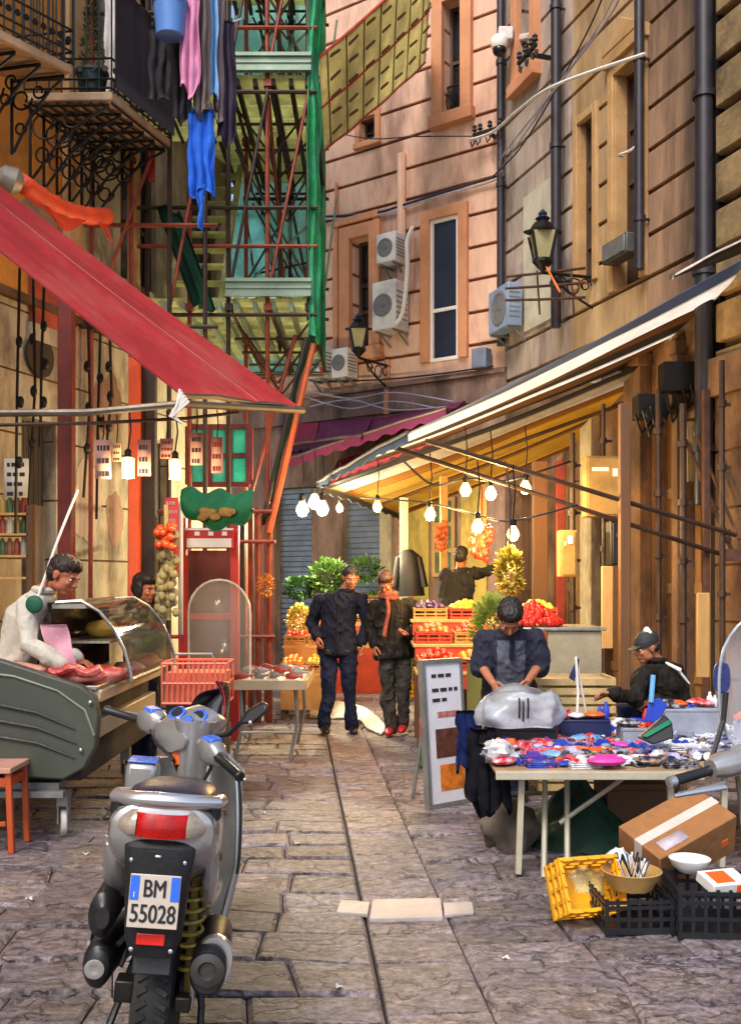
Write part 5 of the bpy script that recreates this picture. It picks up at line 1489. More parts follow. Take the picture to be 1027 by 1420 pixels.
# rod stand
t = thing('display_stand', 'thin upright metal display stand behind the goods', 'stand', P(802, 1000, 6.9))
o = MB(); o.tube([P(799, 1006, 6.9), P(801, 960, 6.9), P(798, 911, 6.9)], .009, 6); o.tube([P(815, 1006, 7.0), P(806, 955, 6.95), P(798, 911, 6.9)], .008, 6); parts('rod', o, m_white, t)
o = MB(); o.prism([P(788, 940, 6.9), P(800, 912, 6.9), P(803, 915, 6.9), P(796, 945, 6.9)], (0, .006, 0)); part('pennant', o, mg_['navy'], t)
# the plastic bag the vendor opens
def bagf(u, v):
    a = 2 * math.pi * u
    w_ = .30 * (1 + .08 * math.sin(3 * a + 2 * v)); d_ = .16
    k = (.86 + .14 * math.sin(math.pi * v)) * (1 - .12 * v)
    q = V((math.cos(a) * 2.2, math.sin(a) * 2.2, v * 2.5))
    f_ = .045 * noise.noise(q * .8) + .012 * noise.noise(q * 2.3 + V((5, 1, 2)))
    e = math.copysign(abs(math.cos(a)) ** .75, math.cos(a))
    return V((.965 + w_ * e * k + f_ * math.cos(a), 6.62 + d_ * math.sin(a) * k + f_ * math.sin(a) * 1.3, ZT_ + .115 + .25 * v * (1 - .18 * abs(e)) + .045 * noise.noise(q * .8 + V((3, 3, 3))) * v))
o = MB(); o.sheet(bagf, 48, 20, .003); t = solo('plastic_bag', 'pale grey plastic bag with dark stripes held open by the bending stallholder', 'bag', o, mat('bag_plastic', '#ccd2da', .25, var=.15, alpha=.55, transl=.3))
o = MB()
for k, x in enumerate((.93, .955, .985)): o.sheet(lambda u, v, x=x: V((x + .012 * u, 6.455 - .012 * math.sin(v * 3), ZT_ + .18 + .13 * v - .02 * (k == 1))), 2, 6, .003)
part('printed_stripe', o, mg_['black'], t)
# dark clothes hanging off the left end of the table
for k, (px, py, d, w_, h_, co, lb_) in enumerate(((650, 985, 6.9, .16, .42, 'navy', 'dark navy cloth hanging at the far left corner of the table'), (668, 1010, 6.4, .16, .50, 'black', 'black garment hanging off the left end of the table down to the sack'), (684, 1030, 6.0, .14, .38, 'black', 'black cloth bag hanging at the near left corner of the table'))):
    c0 = P(px, py, d)
    def hf(u, v, c0=c0, w_=w_, h_=h_, k=k):
        return c0 + V((w_ * (u - .5) * (1 + .15 * v) + .02 * noise.noise(V((u * 3, v * 4, k))), .03 * math.sin(u * 17 + k + 2 * noise.noise(V((v * 3, k, 0)))) * (0.3 + v) - .03 * v + .03 * noise.noise(V((u * 5, v * 6, k + 9))), -h_ * v * (1 - .15 * math.sin(u * 8 + k))))
    o = MB(); o.sheet(hf, 20, 14, .02); solo('hanging_cloth', lb_, 'cloth', o, mat('cloth_hung_' + co, pal[co], .9, var=.3, scale=9, spec=.1, bump=.25, bscale=70), 'dark cloths hanging off the table')
lump('wrapping_heap', 'crumpled silver and yellow wrapping at the near left corner of the table', 'wrapping', P(690, 1042, 5.85), (.09, .07, .06), mat('silver_wrap', '#b7b5b8', .35, var=.4, scale=18), None, 21, .6, 8)
# under the table
lump('grey_sack', 'slumped grey sack on the ground under the left end of the table', 'sack', P(706, 1150, 6.35) , (.17, .2, .15), mat('sack', '#6d6256', .85, var=.25, bump=.5, bscale=10), None, 31, .5, 4)
o = MB()
c0 = V((1.32, 6.5, 0))
def tf(u, v):
    a = 2 * math.pi * u; r_ = v
    return c0 + V((.38 * r_ * math.cos(a), .36 * r_ * math.sin(a), .004 + .34 * (1 - r_) ** .8 * (1 + .25 * math.sin(3 * a)) + .04 * noise.noise(V((math.cos(a) * 4 * r_, math.sin(a) * 4 * r_, 3)))))
o.sheet(tf, 40, 14, 0); solo('green_tarpaulin', 'dark green tarpaulin heaped under the table', 'tarpaulin', o, mat('dk_green_tarp', '#123a2a', .7, var=.35, bump=.5, bscale=12))
o = MB(); o.bx(1.5, 1.95, 6.5, 6.9, 0, .32); o.bx(1.49, 1.96, 6.49, 6.91, .32, .36); solo('wooden_box', 'dark wooden box deep under the right part of the table', 'box', o, m_wood, bevel=.006)
# crates
def crate(mb, w_, l_, h_, M, c, bars=5, th=.012):
    def T(p): return V(c) + M @ V(p)
    def b(x0, x1, y0, y1, z0, z1):
        mb.box(T(((x0 + x1) / 2, (y0 + y1) / 2, (z0 + z1) / 2)), (x1 - x0, y1 - y0, z1 - z0), rot=M)
    for s_ in (-1, 1):
        y_ = s_ * (l_ / 2 - th / 2)
        for z in (0, h_ * .36, h_ * .68, h_ - .03): b(-w_ / 2, w_ / 2, y_ - th / 2, y_ + th / 2, z, z + (.03 if z > h_ * .9 or z == 0 else .016))
        for k in range(bars + 1):
            x = -w_ / 2 + .012 + (w_ - .024) * k / bars; b(x - .008, x + .008, y_ - th / 2 + .002, y_ + th / 2 - .002, .002, h_ - .004)
        x = s_ * (w_ / 2 - th / 2)
        for z in (0, h_ * .36, h_ * .68, h_ - .03): b(x - th / 2, x + th / 2, -l_ / 2 + th, l_ / 2 - th, z + .001, z + (.029 if z > h_ * .9 or z == 0 else .015))
        for k in range(1, bars):
            q = -l_ / 2 + l_ * k / bars; b(x - th / 2 + .002, x + th / 2 - .002, q - .008, q + .008, .002, h_ - .004)
    b(-w_ / 2 + th, w_ / 2 - th, -l_ / 2 + th, l_ / 2 - th, .004, .014)
I3 = Matrix.Identity(3)
m_ycr = mat('yellow_plastic', '#e8a30c', .45, var=.12)
m_bcr = mat('black_plastic', '#17181d', .45, var=.2)
o = MB(); M = Matrix.Rotation(R(14), 3, 'Z') @ Matrix.Rotation(R(62), 3, 'X')
crate(o, .31, .26, .21, M, P(803, 1240, 5.0) + V((0, .05, -.11)), 4, .018)
zmin = min(p.z for p in o.v); o.v = [p - V((0, 0, zmin)) for p in o.v]
solo('yellow_crate', 'bright yellow plastic crate tipped on its side in front of the table', 'crate', o, m_ycr)
lump('bag_bundle', 'clear bag with yellow packets inside the tipped yellow crate', 'bag', P(808, 1228, 5.12), (.13, .09, .10), mat('clear_bag_yellow', '#d6bd7a', .25, var=.4, scale=14), None, 41, .5, 6)
lump('bag_bundle', 'white bag stuffed behind the right end of the yellow crate', 'bag', P(858, 1200, 5.15), (.07, .07, .08), mat('white_bag', '#d5d6dc', .3, var=.2), None, 42, .5, 6)
ca = G(884, 1297); cb = G(990, 1304)
o = MB(); crate(o, .33, .36, .17, Matrix.Rotation(R(3), 3, 'Z'), (ca.x, ca.y + .18, .002), 6); solo('black_crate', 'small black plastic crate under the tan basin of cutlery', 'crate', o, m_bcr)
o = MB(); crate(o, .42, .36, .23, Matrix.Rotation(R(-4), 3, 'Z'), (cb.x + .06, cb.y + .18, .002), 7); solo('black_crate', 'larger black plastic crate at the right edge holding boxes', 'crate', o, m_bcr)
bs = V((ca.x + .01, ca.y + .16, .175))
o = MB(); o.lathe([(.10, 0), (.135, .07), (.145, .085), (.138, .088), (.127, .07), (.095, .012), (.01, .010)], bs, n=28); solo('tan_basin', 'round tan basin full of cutlery on the small black crate', 'basin', o, mat('tan_plastic', '#b08a52', .45, var=.12))
m_cut = [mat('cutlery_white', '#dfe2e8', .3, var=.05), mat('cutlery_blue', '#4a5a78', .4, var=.1), mat('cutlery_dark', '#20242c', .4)]
for k in range(16):
    a = rnd.uniform(0, 6.28); r_ = rnd.uniform(.01, .085)
    p0 = bs + V((r_ * math.cos(a), r_ * math.sin(a), .03)); p1 = p0 + V((rnd.uniform(-.06, .06), rnd.uniform(-.05, .05), rnd.uniform(.09, .13)))
    o = MB(); o.tube([p0, p0.lerp(p1, .5), p1], [.006, .005, .011], 6, sx=.5)
    solo('cutlery', ('white', 'blue grey', 'dark')[k % 3] + ' handled piece of cutlery standing in the tan basin', 'cutlery', o, m_cut[k % 3], 'cutlery in the tan basin')
o = MB(); c0 = V((cb.x - .03, cb.y + .27, .24)); o.lathe([(.05, 0), (.085, .03), (.10, .065), (.094, .066), (.08, .03), (.045, .008)], c0, n=24); solo('white_bowl', 'white bowl resting on the larger black crate', 'bowl', o, m_white)
o = MB(); o.box((cb.x + .08, cb.y + .12, .235), (.20, .14, .05), .3, rot=Matrix.Rotation(.3, 3, 'Z') @ Matrix.Rotation(.25, 3, 'X')); t = solo('carton', 'white carton with an orange patch on the larger black crate', 'carton', o, m_white, bevel=.004)
o = MB(); M = Matrix.Rotation(.3, 3, 'Z') @ Matrix.Rotation(.25, 3, 'X'); o.box(V((cb.x + .08, cb.y + .12, .235)) + M @ V((.05, -.071, .0)), (.05, .003, .035), rot=M); o.box(V((cb.x + .08, cb.y + .12, .235)) + M @ V((-.02, 0, .0255)), (.1, .1, .002), rot=M); part('orange_patch', o, mg_['orange'], t)
# cardboard box
m_cardb = mat('cardboard', '#966538', .85, var=.2, scale=3, stain='#6b4526', sscale=3, samt=.6, bump=.25, bscale=12)
M = Matrix.Rotation(R(24), 3, 'Z') @ Matrix.Rotation(R(-19), 3, 'Y') @ Matrix.Rotation(R(22), 3, 'X')
c0 = P(938, 1163, 5.30)
t = thing('cardboard_box', 'large brown taped cardboard box tilted behind the black crates', 'cardboard box', c0 - V((0, 0, .2)))
o = MB(); o.box(c0, (.52, .30, .24), rot=M); part('body', o, m_cardb, t, bevel=.006)
o = MB(); o.box(c0 + M @ V((0, 0, .122)), (.525, .055, .003), rot=M); o.box(c0 + M @ V((-.262, 0, .06)), (.003, .055, .12), rot=M); part('tape', o, mat('clear_tape', '#c9b9ae', .2, var=.1), t)
o = MB(); o.box(c0 + M @ V((-.12, -.09, .123)), (.16, .07, .003), rot=M); part('label_sheet', o, mat('label_lilac', '#bdb0b8', .5), t)
o = MB(); o.box(c0 + M @ V((.18, -.152, -.02)), (.045, .003, .04), rot=M); part('sticker', o, mg_['orange'], t)
# sign board
t = thing('sign_board', 'white framed menu board with food pictures standing left of the table', 'sign', G(622, 1121))
A0, A1 = G(598, 1122), G(646, 1113)
ht = CH - (922 - HY) * A0.y / F
dd = (A1 - A0); L_ = dd.length; dd.normalize(); nn = V((dd.y, -dd.x, 0)); back = V((-nn.x * .08, -nn.y * .08, 0))
def SB_(u, z, off=0): return A0 + dd * (u * L_) + V((0, 0, z)) + back * (z / ht) + nn * off
def sq(mb, u0, u1, z0, z1, off=0.0, th=.006):
    mb.prism([SB_(u0, z0, off), SB_(u1, z0, off), SB_(u1, z1, off), SB_(u0, z1, off)], -nn * th)
o = MB(); sq(o, 0, 1, .03, ht, 0, .03); part('panel', o, mat('poster_white', '#d3d2d8', .5, var=.06), t)
o = MB(); sq(o, -.09, 0, .0, ht + .03, .012, .05); sq(o, 1, 1.07, .0, ht + .03, .012, .05); sq(o, 0, 1, .0, .03, .012, .05); sq(o, 0, 1, ht, ht + .03, .012, .05)
o.tube([SB_(.3, ht, -.02), SB_(.35, 0, -.35)], .014, 6); o.tube([SB_(.9, ht, -.02), SB_(.9, 0, -.35)], .014, 6); part('frame', o, m_grey, t)
o = MB(); sq(o, .22, 1, ht * .34, ht * .54, .003, .002); part('picture', o, mat('photo_brown', '#5a3226', .6, var=.5, scale=22), t)
o = MB(); sq(o, .30, 1, ht * .11, ht * .29, .003, .002); part('picture', o, mat('photo_orange', '#c9701f', .6, var=.5, scale=18), t)
o = MB(); sq(o, .3, .95, ht * .62, ht * .66, .003, .002); part('picture', o, mat('photo_pink', '#b5706a', .6, var=.4, scale=25), t)
o = MB(); r_ = random.Random(3)
for z, n in ((.90, 3), (.80, 4), (.73, 2)):
    u = .18
    for k in range(n):
        w_ = r_.uniform(.1, .24); sq(o, u, min(.95, u + w_), ht * z, ht * (z + .025), .003, .002); u += w_ + .05
parts('printed_line', o, m_inkd, t)
# slatted pale crates behind the table
for k in range(3):
    z0 = .16 + .26 * k if k else .02
    o = MB(); c0 = P(792, 940, 8.15); c0.z = .30 * k + .01
    for q in range(4): o.bx(c0.x - .30, c0.x + .30, c0.y - .22, c0.y - .205, c0.z + .012 + .072 * q, c0.z + .012 + .072 * q + .05)
    for sx in (-1, 1):
        o.bx(c0.x + sx * .285 - .015, c0.x + sx * .285 + .015, c0.y - .205, c0.y + .205, c0.z, c0.z + .285); 
        for q in range(4): o.bx(c0.x - .30, c0.x + .30, c0.y + .205, c0.y + .22, c0.z + .012 + .072 * q, c0.z + .012 + .072 * q + .05) if sx > 0 else None
    for q in range(5): o.bx(c0.x - .30, c0.x + .30, c0.y - .2 + .08 * q, c0.y - .14 + .08 * q, c0.z + .25, c0.z + .262)
    solo('slatted_crate', 'pale wooden slatted crate behind the table, ' + ('lowest', 'middle one', 'topmost')[k] + ' of its stack', 'crate', o, mat('pale_crate', '#b59a6a', .7, var=.25, scale=5), 'pale slatted crates behind the table')
# --- fruit stalls
m_fr = {k: mat('fruit_' + k, v, .35, var=.25, scale=9) for k, v in {'tomato': '#cc2412', 'orange': '#e0781a', 'green': '#5f7d22', 'yellow': '#d9a92a', 'onion': '#a8552c', 'white': '#d6cba8', 'aubergine': '#38204a', 'lime': '#8fae3a'}.items()}
m_crw = mat('fruit_crate_wood', '#a9793f', .7, var=.25, scale=6)
m_crr = mat('fruit_crate_red', '#a8371f', .6, var=.2)
def fruit_crate(x, y_, z, w_, l_, kind, label, heap=.07, rr=.036, wood=None, a=0.0):
    M = Matrix.Rotation(a, 3, 'Z')
    o = MB(); crate(o, w_, l_, .13, M, (x, y_, z), 3, .014)
    solo('fruit_crate', label + ' crate', 'crate', o, wood or m_crw, 'crates on the fruit stalls')
    o = MB(); nx, ny = int(w_ / (rr * 1.9)), int(l_ / (rr * 1.9))
    for i in range(nx):
        for j in range(ny):
            u, v = (i + .5) / nx, (j + .5) / ny
            hh = heap * math.sin(math.pi * u) * math.sin(math.pi * v)
            p = V(((u - .5) * (w_ - .05) + rnd.uniform(-.008, .008), (v - .5) * (l_ - .05) + rnd.uniform(-.008, .008), .11 + hh + rnd.uniform(-.01, .012)))
            o.ell(V((x, y_, z)) + M @ p, (rr, rr, rr * .9), 8, 6)
    solo('fruit_heap', label, 'fruit', o, m_fr[kind], 'fruit heaps on the stalls', kind='stuff')
tn = thing('fruit_stand', 'stepped wooden fruit stand under the bulbs behind the men', 'stand', (1.0, 10.6, 0))
for k, (y0, y1, z) in enumerate(((9.5, 10.1, .80), (10.1, 10.7, 1.02), (10.7, 11.3, 1.24))):
    o = MB(); o.bx(.42, 2.0, y0, y1, z - .03, z); part('shelf', o, m_wood2, tn, bevel=.004)
    o = MB(); o.bx(.44, 1.98, y0 + .01, y0 + .03, z - .16, z - .031); part('front_board', o, m_crr, tn)
    for x in (.46, 1.2, 1.94):
        o = MB(); o.bx(x, x + .05, y0 + .04, y0 + .09, 0, z - .031); part('leg', o, m_wood, tn)
names = ['tomato', 'orange', 'green', 'yellow', 'onion', 'tomato', 'white', 'orange', 'aubergine', 'yellow', 'tomato', 'lime']
nice = {'tomato': 'red tomatoes', 'orange': 'oranges', 'green': 'green peppers', 'yellow': 'yellow lemons', 'onion': 'brown onions', 'white': 'white fennel', 'aubergine': 'dark aubergines', 'lime': 'pale green courgettes'}
k = 0
for ti, (y_, z) in enumerate(((9.8, .801), (10.4, 1.021), (11.0, 1.241))):
    for j in range(4):
        nm = names[k]; k += 1
        fruit_crate(.63 + .385 * j, y_, z, .36, .48, nm, 'heap of %s on the %s step of the fruit stand, %s' % (nice[nm], ('lowest', 'middle', 'top')[ti], ('leftmost', 'second from left', 'third from left', 'rightmost')[j]), wood=m_crr if (j + ti) % 2 else m_crw)
# pale counter with the tomato pile
ct = P(790, 940, 9.0)
t = thing('pale_counter', 'pale metal counter carrying the tomato pile', 'counter', (ct.x, ct.y, 0))
zc1 = 1.24
o = MB(); o.bx(1.55, 2.02, 8.95, 9.6, .05, zc1 - .03); part('body', o, mat('pale_metal', '#a89b80', .4, metal=.3, var=.15), t, bevel=.01)
o = MB(); o.bx(1.16, 2.05, 8.92, 9.65, zc1 - .03, zc1); part('top', o, m_steel, t, bevel=.006)
o = MB(); o.bx(1.2, 1.25, 8.97, 9.02, 0, zc1 - .03); o.bx(1.2, 1.25, 9.5, 9.55, 0, zc1 - .03); part('leg', o, m_grey, t)
o = MB()
for k in range(190):
    a = rnd.uniform(0, 6.28); r_ = math.sqrt(rnd.random())
    h = .19 * (1 - r_) + .03
    o.ell((1.46 + .25 * r_ * math.cos(a), 9.22 + .24 * r_ * math.sin(a), zc1 + h), (.037, .037, .033), 9, 6)
solo('tomato_pile', 'bright pile of red tomatoes on the pale counter', 'tomatoes', o, m_fr['tomato'], kind='stuff')
# leaves and greens
def leaves(name, label, c, r, n, m, size=.09, group=None, cat='greens'):
    o = MB(); c = V(c); n = int(n * 2.2); size *= .62
    for k in range(n):
        d = V((rnd.gauss(0, 1), rnd.gauss(0, 1), rnd.gauss(0, 1))); d.normalize()
        p = c + V((d.x * r[0], d.y * r[1], d.z * r[2])) * rnd.uniform(.45, 1.0)
        x = d.cross(V((rnd.uniform(-1, 1), rnd.uniform(-1, 1), 1))).normalized(); y = (d + V((0, 0, rnd.uniform(-.2, .6)))).normalized()
        s_ = size * rnd.uniform(.6, 1.3)
        o.add([p - x * s_ * .1, p + y * s_ * .5 - x * s_ * .34, p + y * s_ * 1.1, p + y * s_ * .5 + x * s_ * .34, p + y * s_ * .55 + d.cross(x) * s_ * .08], [(0, 1, 4), (1, 2, 4), (2, 3, 4), (3, 0, 4)])
    return solo(name, label, cat, o, m, group, kind=None)
m_leaf = mat('leaf_green', '#3d5c24', .55, var=.5, scale=9, transl=.15)
m_leafd = mat('leaf_dark', '#2b4f28', .5, var=.45, scale=9, transl=.2)
m_leafp = mat('leaf_pale', '#9aa84a', .5, var=.35, scale=9, transl=.25)
leaves('cabbage_heap', 'big pale green heap of cabbages behind the bending stallholder', P(682, 868, 8.6), (.17, .16, .26), 420, m_leafp, .10, cat='cabbages')
o = MB(); q = P(682, 890, 8.7); o.lathe([(.18, 0), (.22, .05), (.22, q.z - .16), (.24, q.z - .14)], (q.x, 8.65, 0), n=18); solo('green_drum', 'olive drum under the pale green cabbages', 'drum', o, mat('olive_drum', '#6d6a34', .6, var=.2))
leaves('celery_bunch', 'yellow leafy bunch hanging under the lowest bulb', P(706, 792, 9.3), (.10, .08, .22), 260, mat('leaf_yellow', '#a89a38', .5, var=.4, transl=.3), .09)
o = MB(); o.tube([P(706, 758, 9.3), P(708, 690, 9.3), P(700, 640, 9.9)], .008, 5); solo('string', 'string holding the yellow leafy bunch', 'string', o, m_cabk)
# far left vegetable stall
tn = thing('vegetable_stand', 'stepped vegetable stand by the grey shutter left of the walkers', 'stand', (-.8, 12.9, 0))
for k, (y0, y1, z) in enumerate(((12.1, 12.6, .55), (12.6, 13.1, .85), (13.1, 13.6, 1.15))):
    o = MB(); o.bx(-1.08, -.50, y0, y1, z - .03, z); part('shelf', o, m_wood2, tn)
    for x in (-1.06, -.56):
        o = MB(); o.bx(x, x + .05, y0 + .03, y0 + .08, 0, z - .031); part('leg', o, m_wood, tn)
    o = MB(); o.bx(-1.06, -.52, y0 + .004, y0 + .02, .12, z - .031); part('slat_front', o, m_crw, tn)
for k, (nm, x, y_, z) in enumerate((('orange', -.93, 12.35, .551), ('yellow', -.64, 12.35, .551), ('tomato', -.93, 12.85, .851), ('orange', -.64, 12.85, .851), ('lime', -.93, 13.35, 1.151), ('yellow', -.64, 13.35, 1.151))):
    fruit_crate(x, y_, z, .27, .44, nm, 'heap of %s on the %s shelf of the far vegetable stand, %s' % (nice[nm], ('lowest', 'lowest', 'middle', 'middle', 'top', 'top')[k], ('left', 'right')[k % 2]), rr=.034)
leaves('green_bunch', 'bushy green bunch of leaves above the head of the left walker', P(455, 800, 13.6), (.25, .2, .22), 300, m_leaf, .12)
leaves('green_bunch', 'dark green and bluish bunch by the grey shutter', P(415, 815, 13.8), (.2, .2, .15), 220, m_leafd, .10)
leaves('flower_bunch', 'orange and yellow bunch of flowers hung on the red scaffold post', P(368, 812, 11.7), (.10, .08, .13), 120, mat('flower_orange', '#d98a24', .5, var=.4), .05, cat='flowers')
leaves('flower_bunch', 'yellowish bunch of flowers at the front of the far vegetable stand', P(414, 858, 12.0), (.14, .10, .14), 160, mat('flower_yellow', '#c9ae3c', .5, var=.4), .07, cat='flowers')
# posts, boxes and boards hung by the right wall
for k, (px, y0, y1, d, w_, m, lb_) in enumerate(((615, 660, 800, 13.0, .10, m_wood2, 'pale yellow post between the shutters and the stalls'), (560, 690, 800, 14.0, .12, m_cream, 'cream post beside the second grey shutter'),
        (748, 640, 830, 11.6, .16, m_wood, 'brown wooden post right of the hanging leaves'), (776, 640, 860, 11.4, .10, m_redpost, 'dark red post beside the brown wooden post'), (865, 560, 940, 9.9, .10, m_wood, 'tall brown post above the seated man'), (978, 540, 900, 10.4, .07, m_rust, 'rusty post near the right edge'))):
    a = P(px, y0, d); o = MB(); o.bx(a.x - w_ / 2, a.x + w_ / 2, d - w_ / 2, d + w_ / 2, 0, a.z); o.bx(a.x - w_ * .7, a.x + w_ * .7, d - w_ * .7, d + w_ * .7, 0, .12)
    solo('stall_post', lb_, 'post', o, m, bevel=.008)
def cab(px0, px1, py0, py1, d, m, label, lid=True, dep=.22, name='meter_cabinet', cat='cabinet'):
    a, b = P(px0, py1, d), P(px1, py0, d); t = thing(name, label, cat, ((a.x + b.x) / 2, d, a.z))
    o = MB(); o.bx(a.x, b.x, d, d + dep, a.z, b.z); part('case', o, m, t, bevel=.01)
    if lid:
        o = MB(); o.bx(a.x + .02, b.x - .02, d - .012, d, a.z + .02, b.z - .02); part('door', o, m, t, bevel=.006)
        o = MB(); o.bx(b.x - .10, b.x - .05, d - .02, d - .012, (a.z + b.z) / 2 + .1, (a.z + b.z) / 2 + .18); o.bx(a.x + .06, b.x - .14, d - .016, d - .012, b.z - .16, b.z - .12); part('label_plate', o, m_whp, t)
    return t
m_cab = mat('yellow_cabinet', '#94763f', .7, var=.2, stain='#59421f', samt=.7)
cab(812, 862, 632, 716, 10.6, m_cab, 'large pale yellow meter cabinet on the wall left of the black box')
cab(846, 874, 722, 784, 10.2, m_bcr, 'black box hung beside the tall brown post')
cab(834, 850, 785, 900, 10.0, m_wood2, 'tall pale board leaning below the black box', lid=False, dep=.05, name='leaning_board', cat='board')
cab(953, 984, 584, 668, 11.05, m_cab, 'pale yellow panel with marks behind the rusty props', lid=True, dep=.05, name='notice_panel', cat='panel')
cab(966, 984, 822, 940, 9.6, m_wood2, 'narrow pale plank leaning right of the seated man', lid=False, dep=.04, name='leaning_board', cat='board')
cab(776, 800, 735, 800, 10.6, m_cab, 'crumpled yellow carton stacked by the dark red post', lid=True, dep=.2, name='carton', cat='carton')
# dark coat hanging far back
o = MB(); c0 = P(566, 762, 13.6)
o.loft([(c0, .05, .05), (c0 + V((0, 0, -.08)), .15, .08), (c0 + V((.01, 0, -.35)), .17, .1), (c0 + V((.02, 0, -.62)), .20, .11)], 14)
o.loft([(c0 + V((-.13, 0, -.1)), .05, .05), (c0 + V((-.19, -.03, -.5)), .055, .06)], 10); o.loft([(c0 + V((.13, 0, -.1)), .05, .05), (c0 + V((.21, -.03, -.5)), .055, .06)], 10)
solo('hanging_coat', 'dark coat hanging on the yellow lit wall behind the walkers', 'coat', o, mg_['black'])

# crates piled on the ground in front of the fruit stand and at the far stall
q_ = 0
for x, y_, n, k0 in ((.62, 9.25, 2, 3), (1.02, 9.28, 1, 0), (.50, 14.6, 4, 1), (.95, 14.7, 3, 2)):
    for k in range(n):
        o = MB(); crate(o, .36, .30, .20, Matrix.Rotation(rnd.uniform(-.08, .08), 3, 'Z'), (x, y_, .002 + .203 * k), 4, .016)
        solo('vegetable_crate', '%s crate in the %s pile %s, %s' % (('red', 'yellow', 'brown', 'green')[(k + k0) % 4], ('two high', 'single', 'four high', 'three high')[q_], ('in front of the fruit stand', 'in front of the fruit stand', 'far behind the walkers', 'far behind the walkers')[q_], ('at the bottom', 'second from below', 'third from below', 'at the top')[k]), 'crate', o, (m_crr, m_ycr, m_crw, mat('crate_green', '#3d6a34', .5))[(k + k0) % 4], 'crates piled on the ground')
    q_ += 1
fs2 = thing('far_stand', 'dim produce stand in front of the second grey shutter behind the walkers', 'stand', (-.05, 15.4, 0))
for y0, z in ((15.0, .7), (15.5, 1.0), (16.0, 1.3)):
    o = MB(); o.bx(-.55, .75, y0, y0 + .5, z - .04, z); part('shelf', o, m_wood2, fs2); o = MB(); o.bx(-.54, .74, y0 + .01, y0 + .03, 0, z - .041); part('front_board', o, m_crr, fs2)
k = 3
for y0, z in ((15.25, .701), (15.75, 1.001), (16.25, 1.301)):
    for j in range(3):
        nm = names[(k * 5) % 12]; k += 1
        fruit_crate(-.33 + .42 * j, y0, z, .38, .42, nm, 'heap of %s on the %s shelf of the dim far stand, %s' % (nice[nm], {.701: 'lowest', 1.001: 'middle', 1.301: 'top'}[z], ('left', 'middle', 'right')[j]), rr=.04)
leaves('green_bunch', 'mid green bunch hanging over the dim far stand behind the walkers', P(505, 790, 15.6), (.25, .15, .2), 160, m_leaf, .12)
# dark uprights and pipes against the lower right wall
for k, (px, y0, y1, d, r_) in enumerate(((793, 600, 900, 11.2, .03), (836, 560, 900, 10.9, .022), (912, 540, 930, 10.7, .03), (946, 560, 930, 10.5, .035), (1000, 500, 900, 10.2, .03))):
    o = MB(); a = P(px, y0, d); b = P(px, y1, d); o.tube([a, V((a.x + .01, d, 0))], r_, 8)
    for q in range(4): o.lathe([(r_ * 1.6, -.03), (r_ * 1.6, .03)], a.lerp(b, .15 + .22 * q), n=8); o.box(a.lerp(b, .15 + .22 * q) + V((.05, .04, 0)), (.10, .02, .03))
    solo('wall_pipe', ('thin dark upright pipe right of the dark red post', 'thin dark pipe beside the meter cabinet', 'dark pipe just left of the pale notice panel and props', 'dark upright pipe beside the notice panel', 'dark upright pipe nearest the right edge')[k], 'pipe', o, m_poled, 'dark pipes on the lower right wall')

for k, (px, py, d, m, nm, lb_) in enumerate(((668, 752, 10.0, 'tomato', 'pepper_bunch', 'red bunch hanging just below the lowest left bulb'), (612, 742, 12.4, 'onion', 'onion_string', 'brown string of onions hanging by the green window'))):
    o = MB(); c0 = P(px, py, d)
    for q in range(34): o.ell(c0 + V((rnd.gauss(0, .035), rnd.gauss(0, .03), -.16 + .30 * q / 33)), (.035, .035, .045), 7, 5)
    o.tube([c0 + V((0, 0, .1)), c0 + V((0, 0, .55))], .008, 5)
    solo(nm, lb_, 'produce', o, m_fr[m])
# ------------------------------------------------------------------ scooters
m_silver = mat('silver_paint', '#aca8a4', .25, metal=.6, var=0, coat=.6, stain='#6d6861', sscale=7, samt=.35)
m_silverb = mat('silver_bright', '#c9c7c6', .2, metal=.8, var=0)
m_blackp = mat('scooter_black', '#1b1a1c', .45, var=.2, scale=12, bump=.06, bscale=120)
m_tyre = mat('tyre_rubber', '#1a1918', .8, var=.3, scale=14)
m_seat = mat('seat_vinyl', '#23263a', .4, var=.15, bump=.08, bscale=90)
m_tail = mat('tail_red', '#a3100c', .28, var=.3, scale=22, spec=.35)
m_lens = mat('lens_clear', '#8d7f70', .12, var=.25, scale=30, coat=.5)
m_blue = mat('gauge_blue', '#3d68c8', .25, var=.1, coat=.4)
sc1 = thing('scooter', 'silver scooter with a red tail lamp parked in the foreground seen from behind', 'scooter', (-.72, 3.17, 0))
psi, th = R(4), R(5)
def S(x, y, z):
    x2 = x * math.cos(th) + z * math.sin(th); z2 = z * math.cos(th) - x * math.sin(th)
    return V((-.72 + x2 * math.cos(psi) - y * math.sin(psi), 3.17 + x2 * math.sin(psi) + y * math.cos(psi), z2))
SX, SY, SZ = (S(1, 0, 0) - S(0, 0, 0)), (S(0, 1, 0) - S(0, 0, 0)), (S(0, 0, 1) - S(0, 0, 0))
SM = Matrix((SX, SY, SZ)).transposed()
def sbox(o, c, size, rot=None, m=0, top=1.0): o.box(S(*c), size, rot=(SM @ rot if rot else SM), m=m, top=top)
def sloft(o, rings, n=20, power=2.0, m=0):
    o.loft([(S(*q[0]), q[1], q[2], SM @ V(q[3]) if len(q) > 3 else SY) for q in rings], n, m, SX, power)
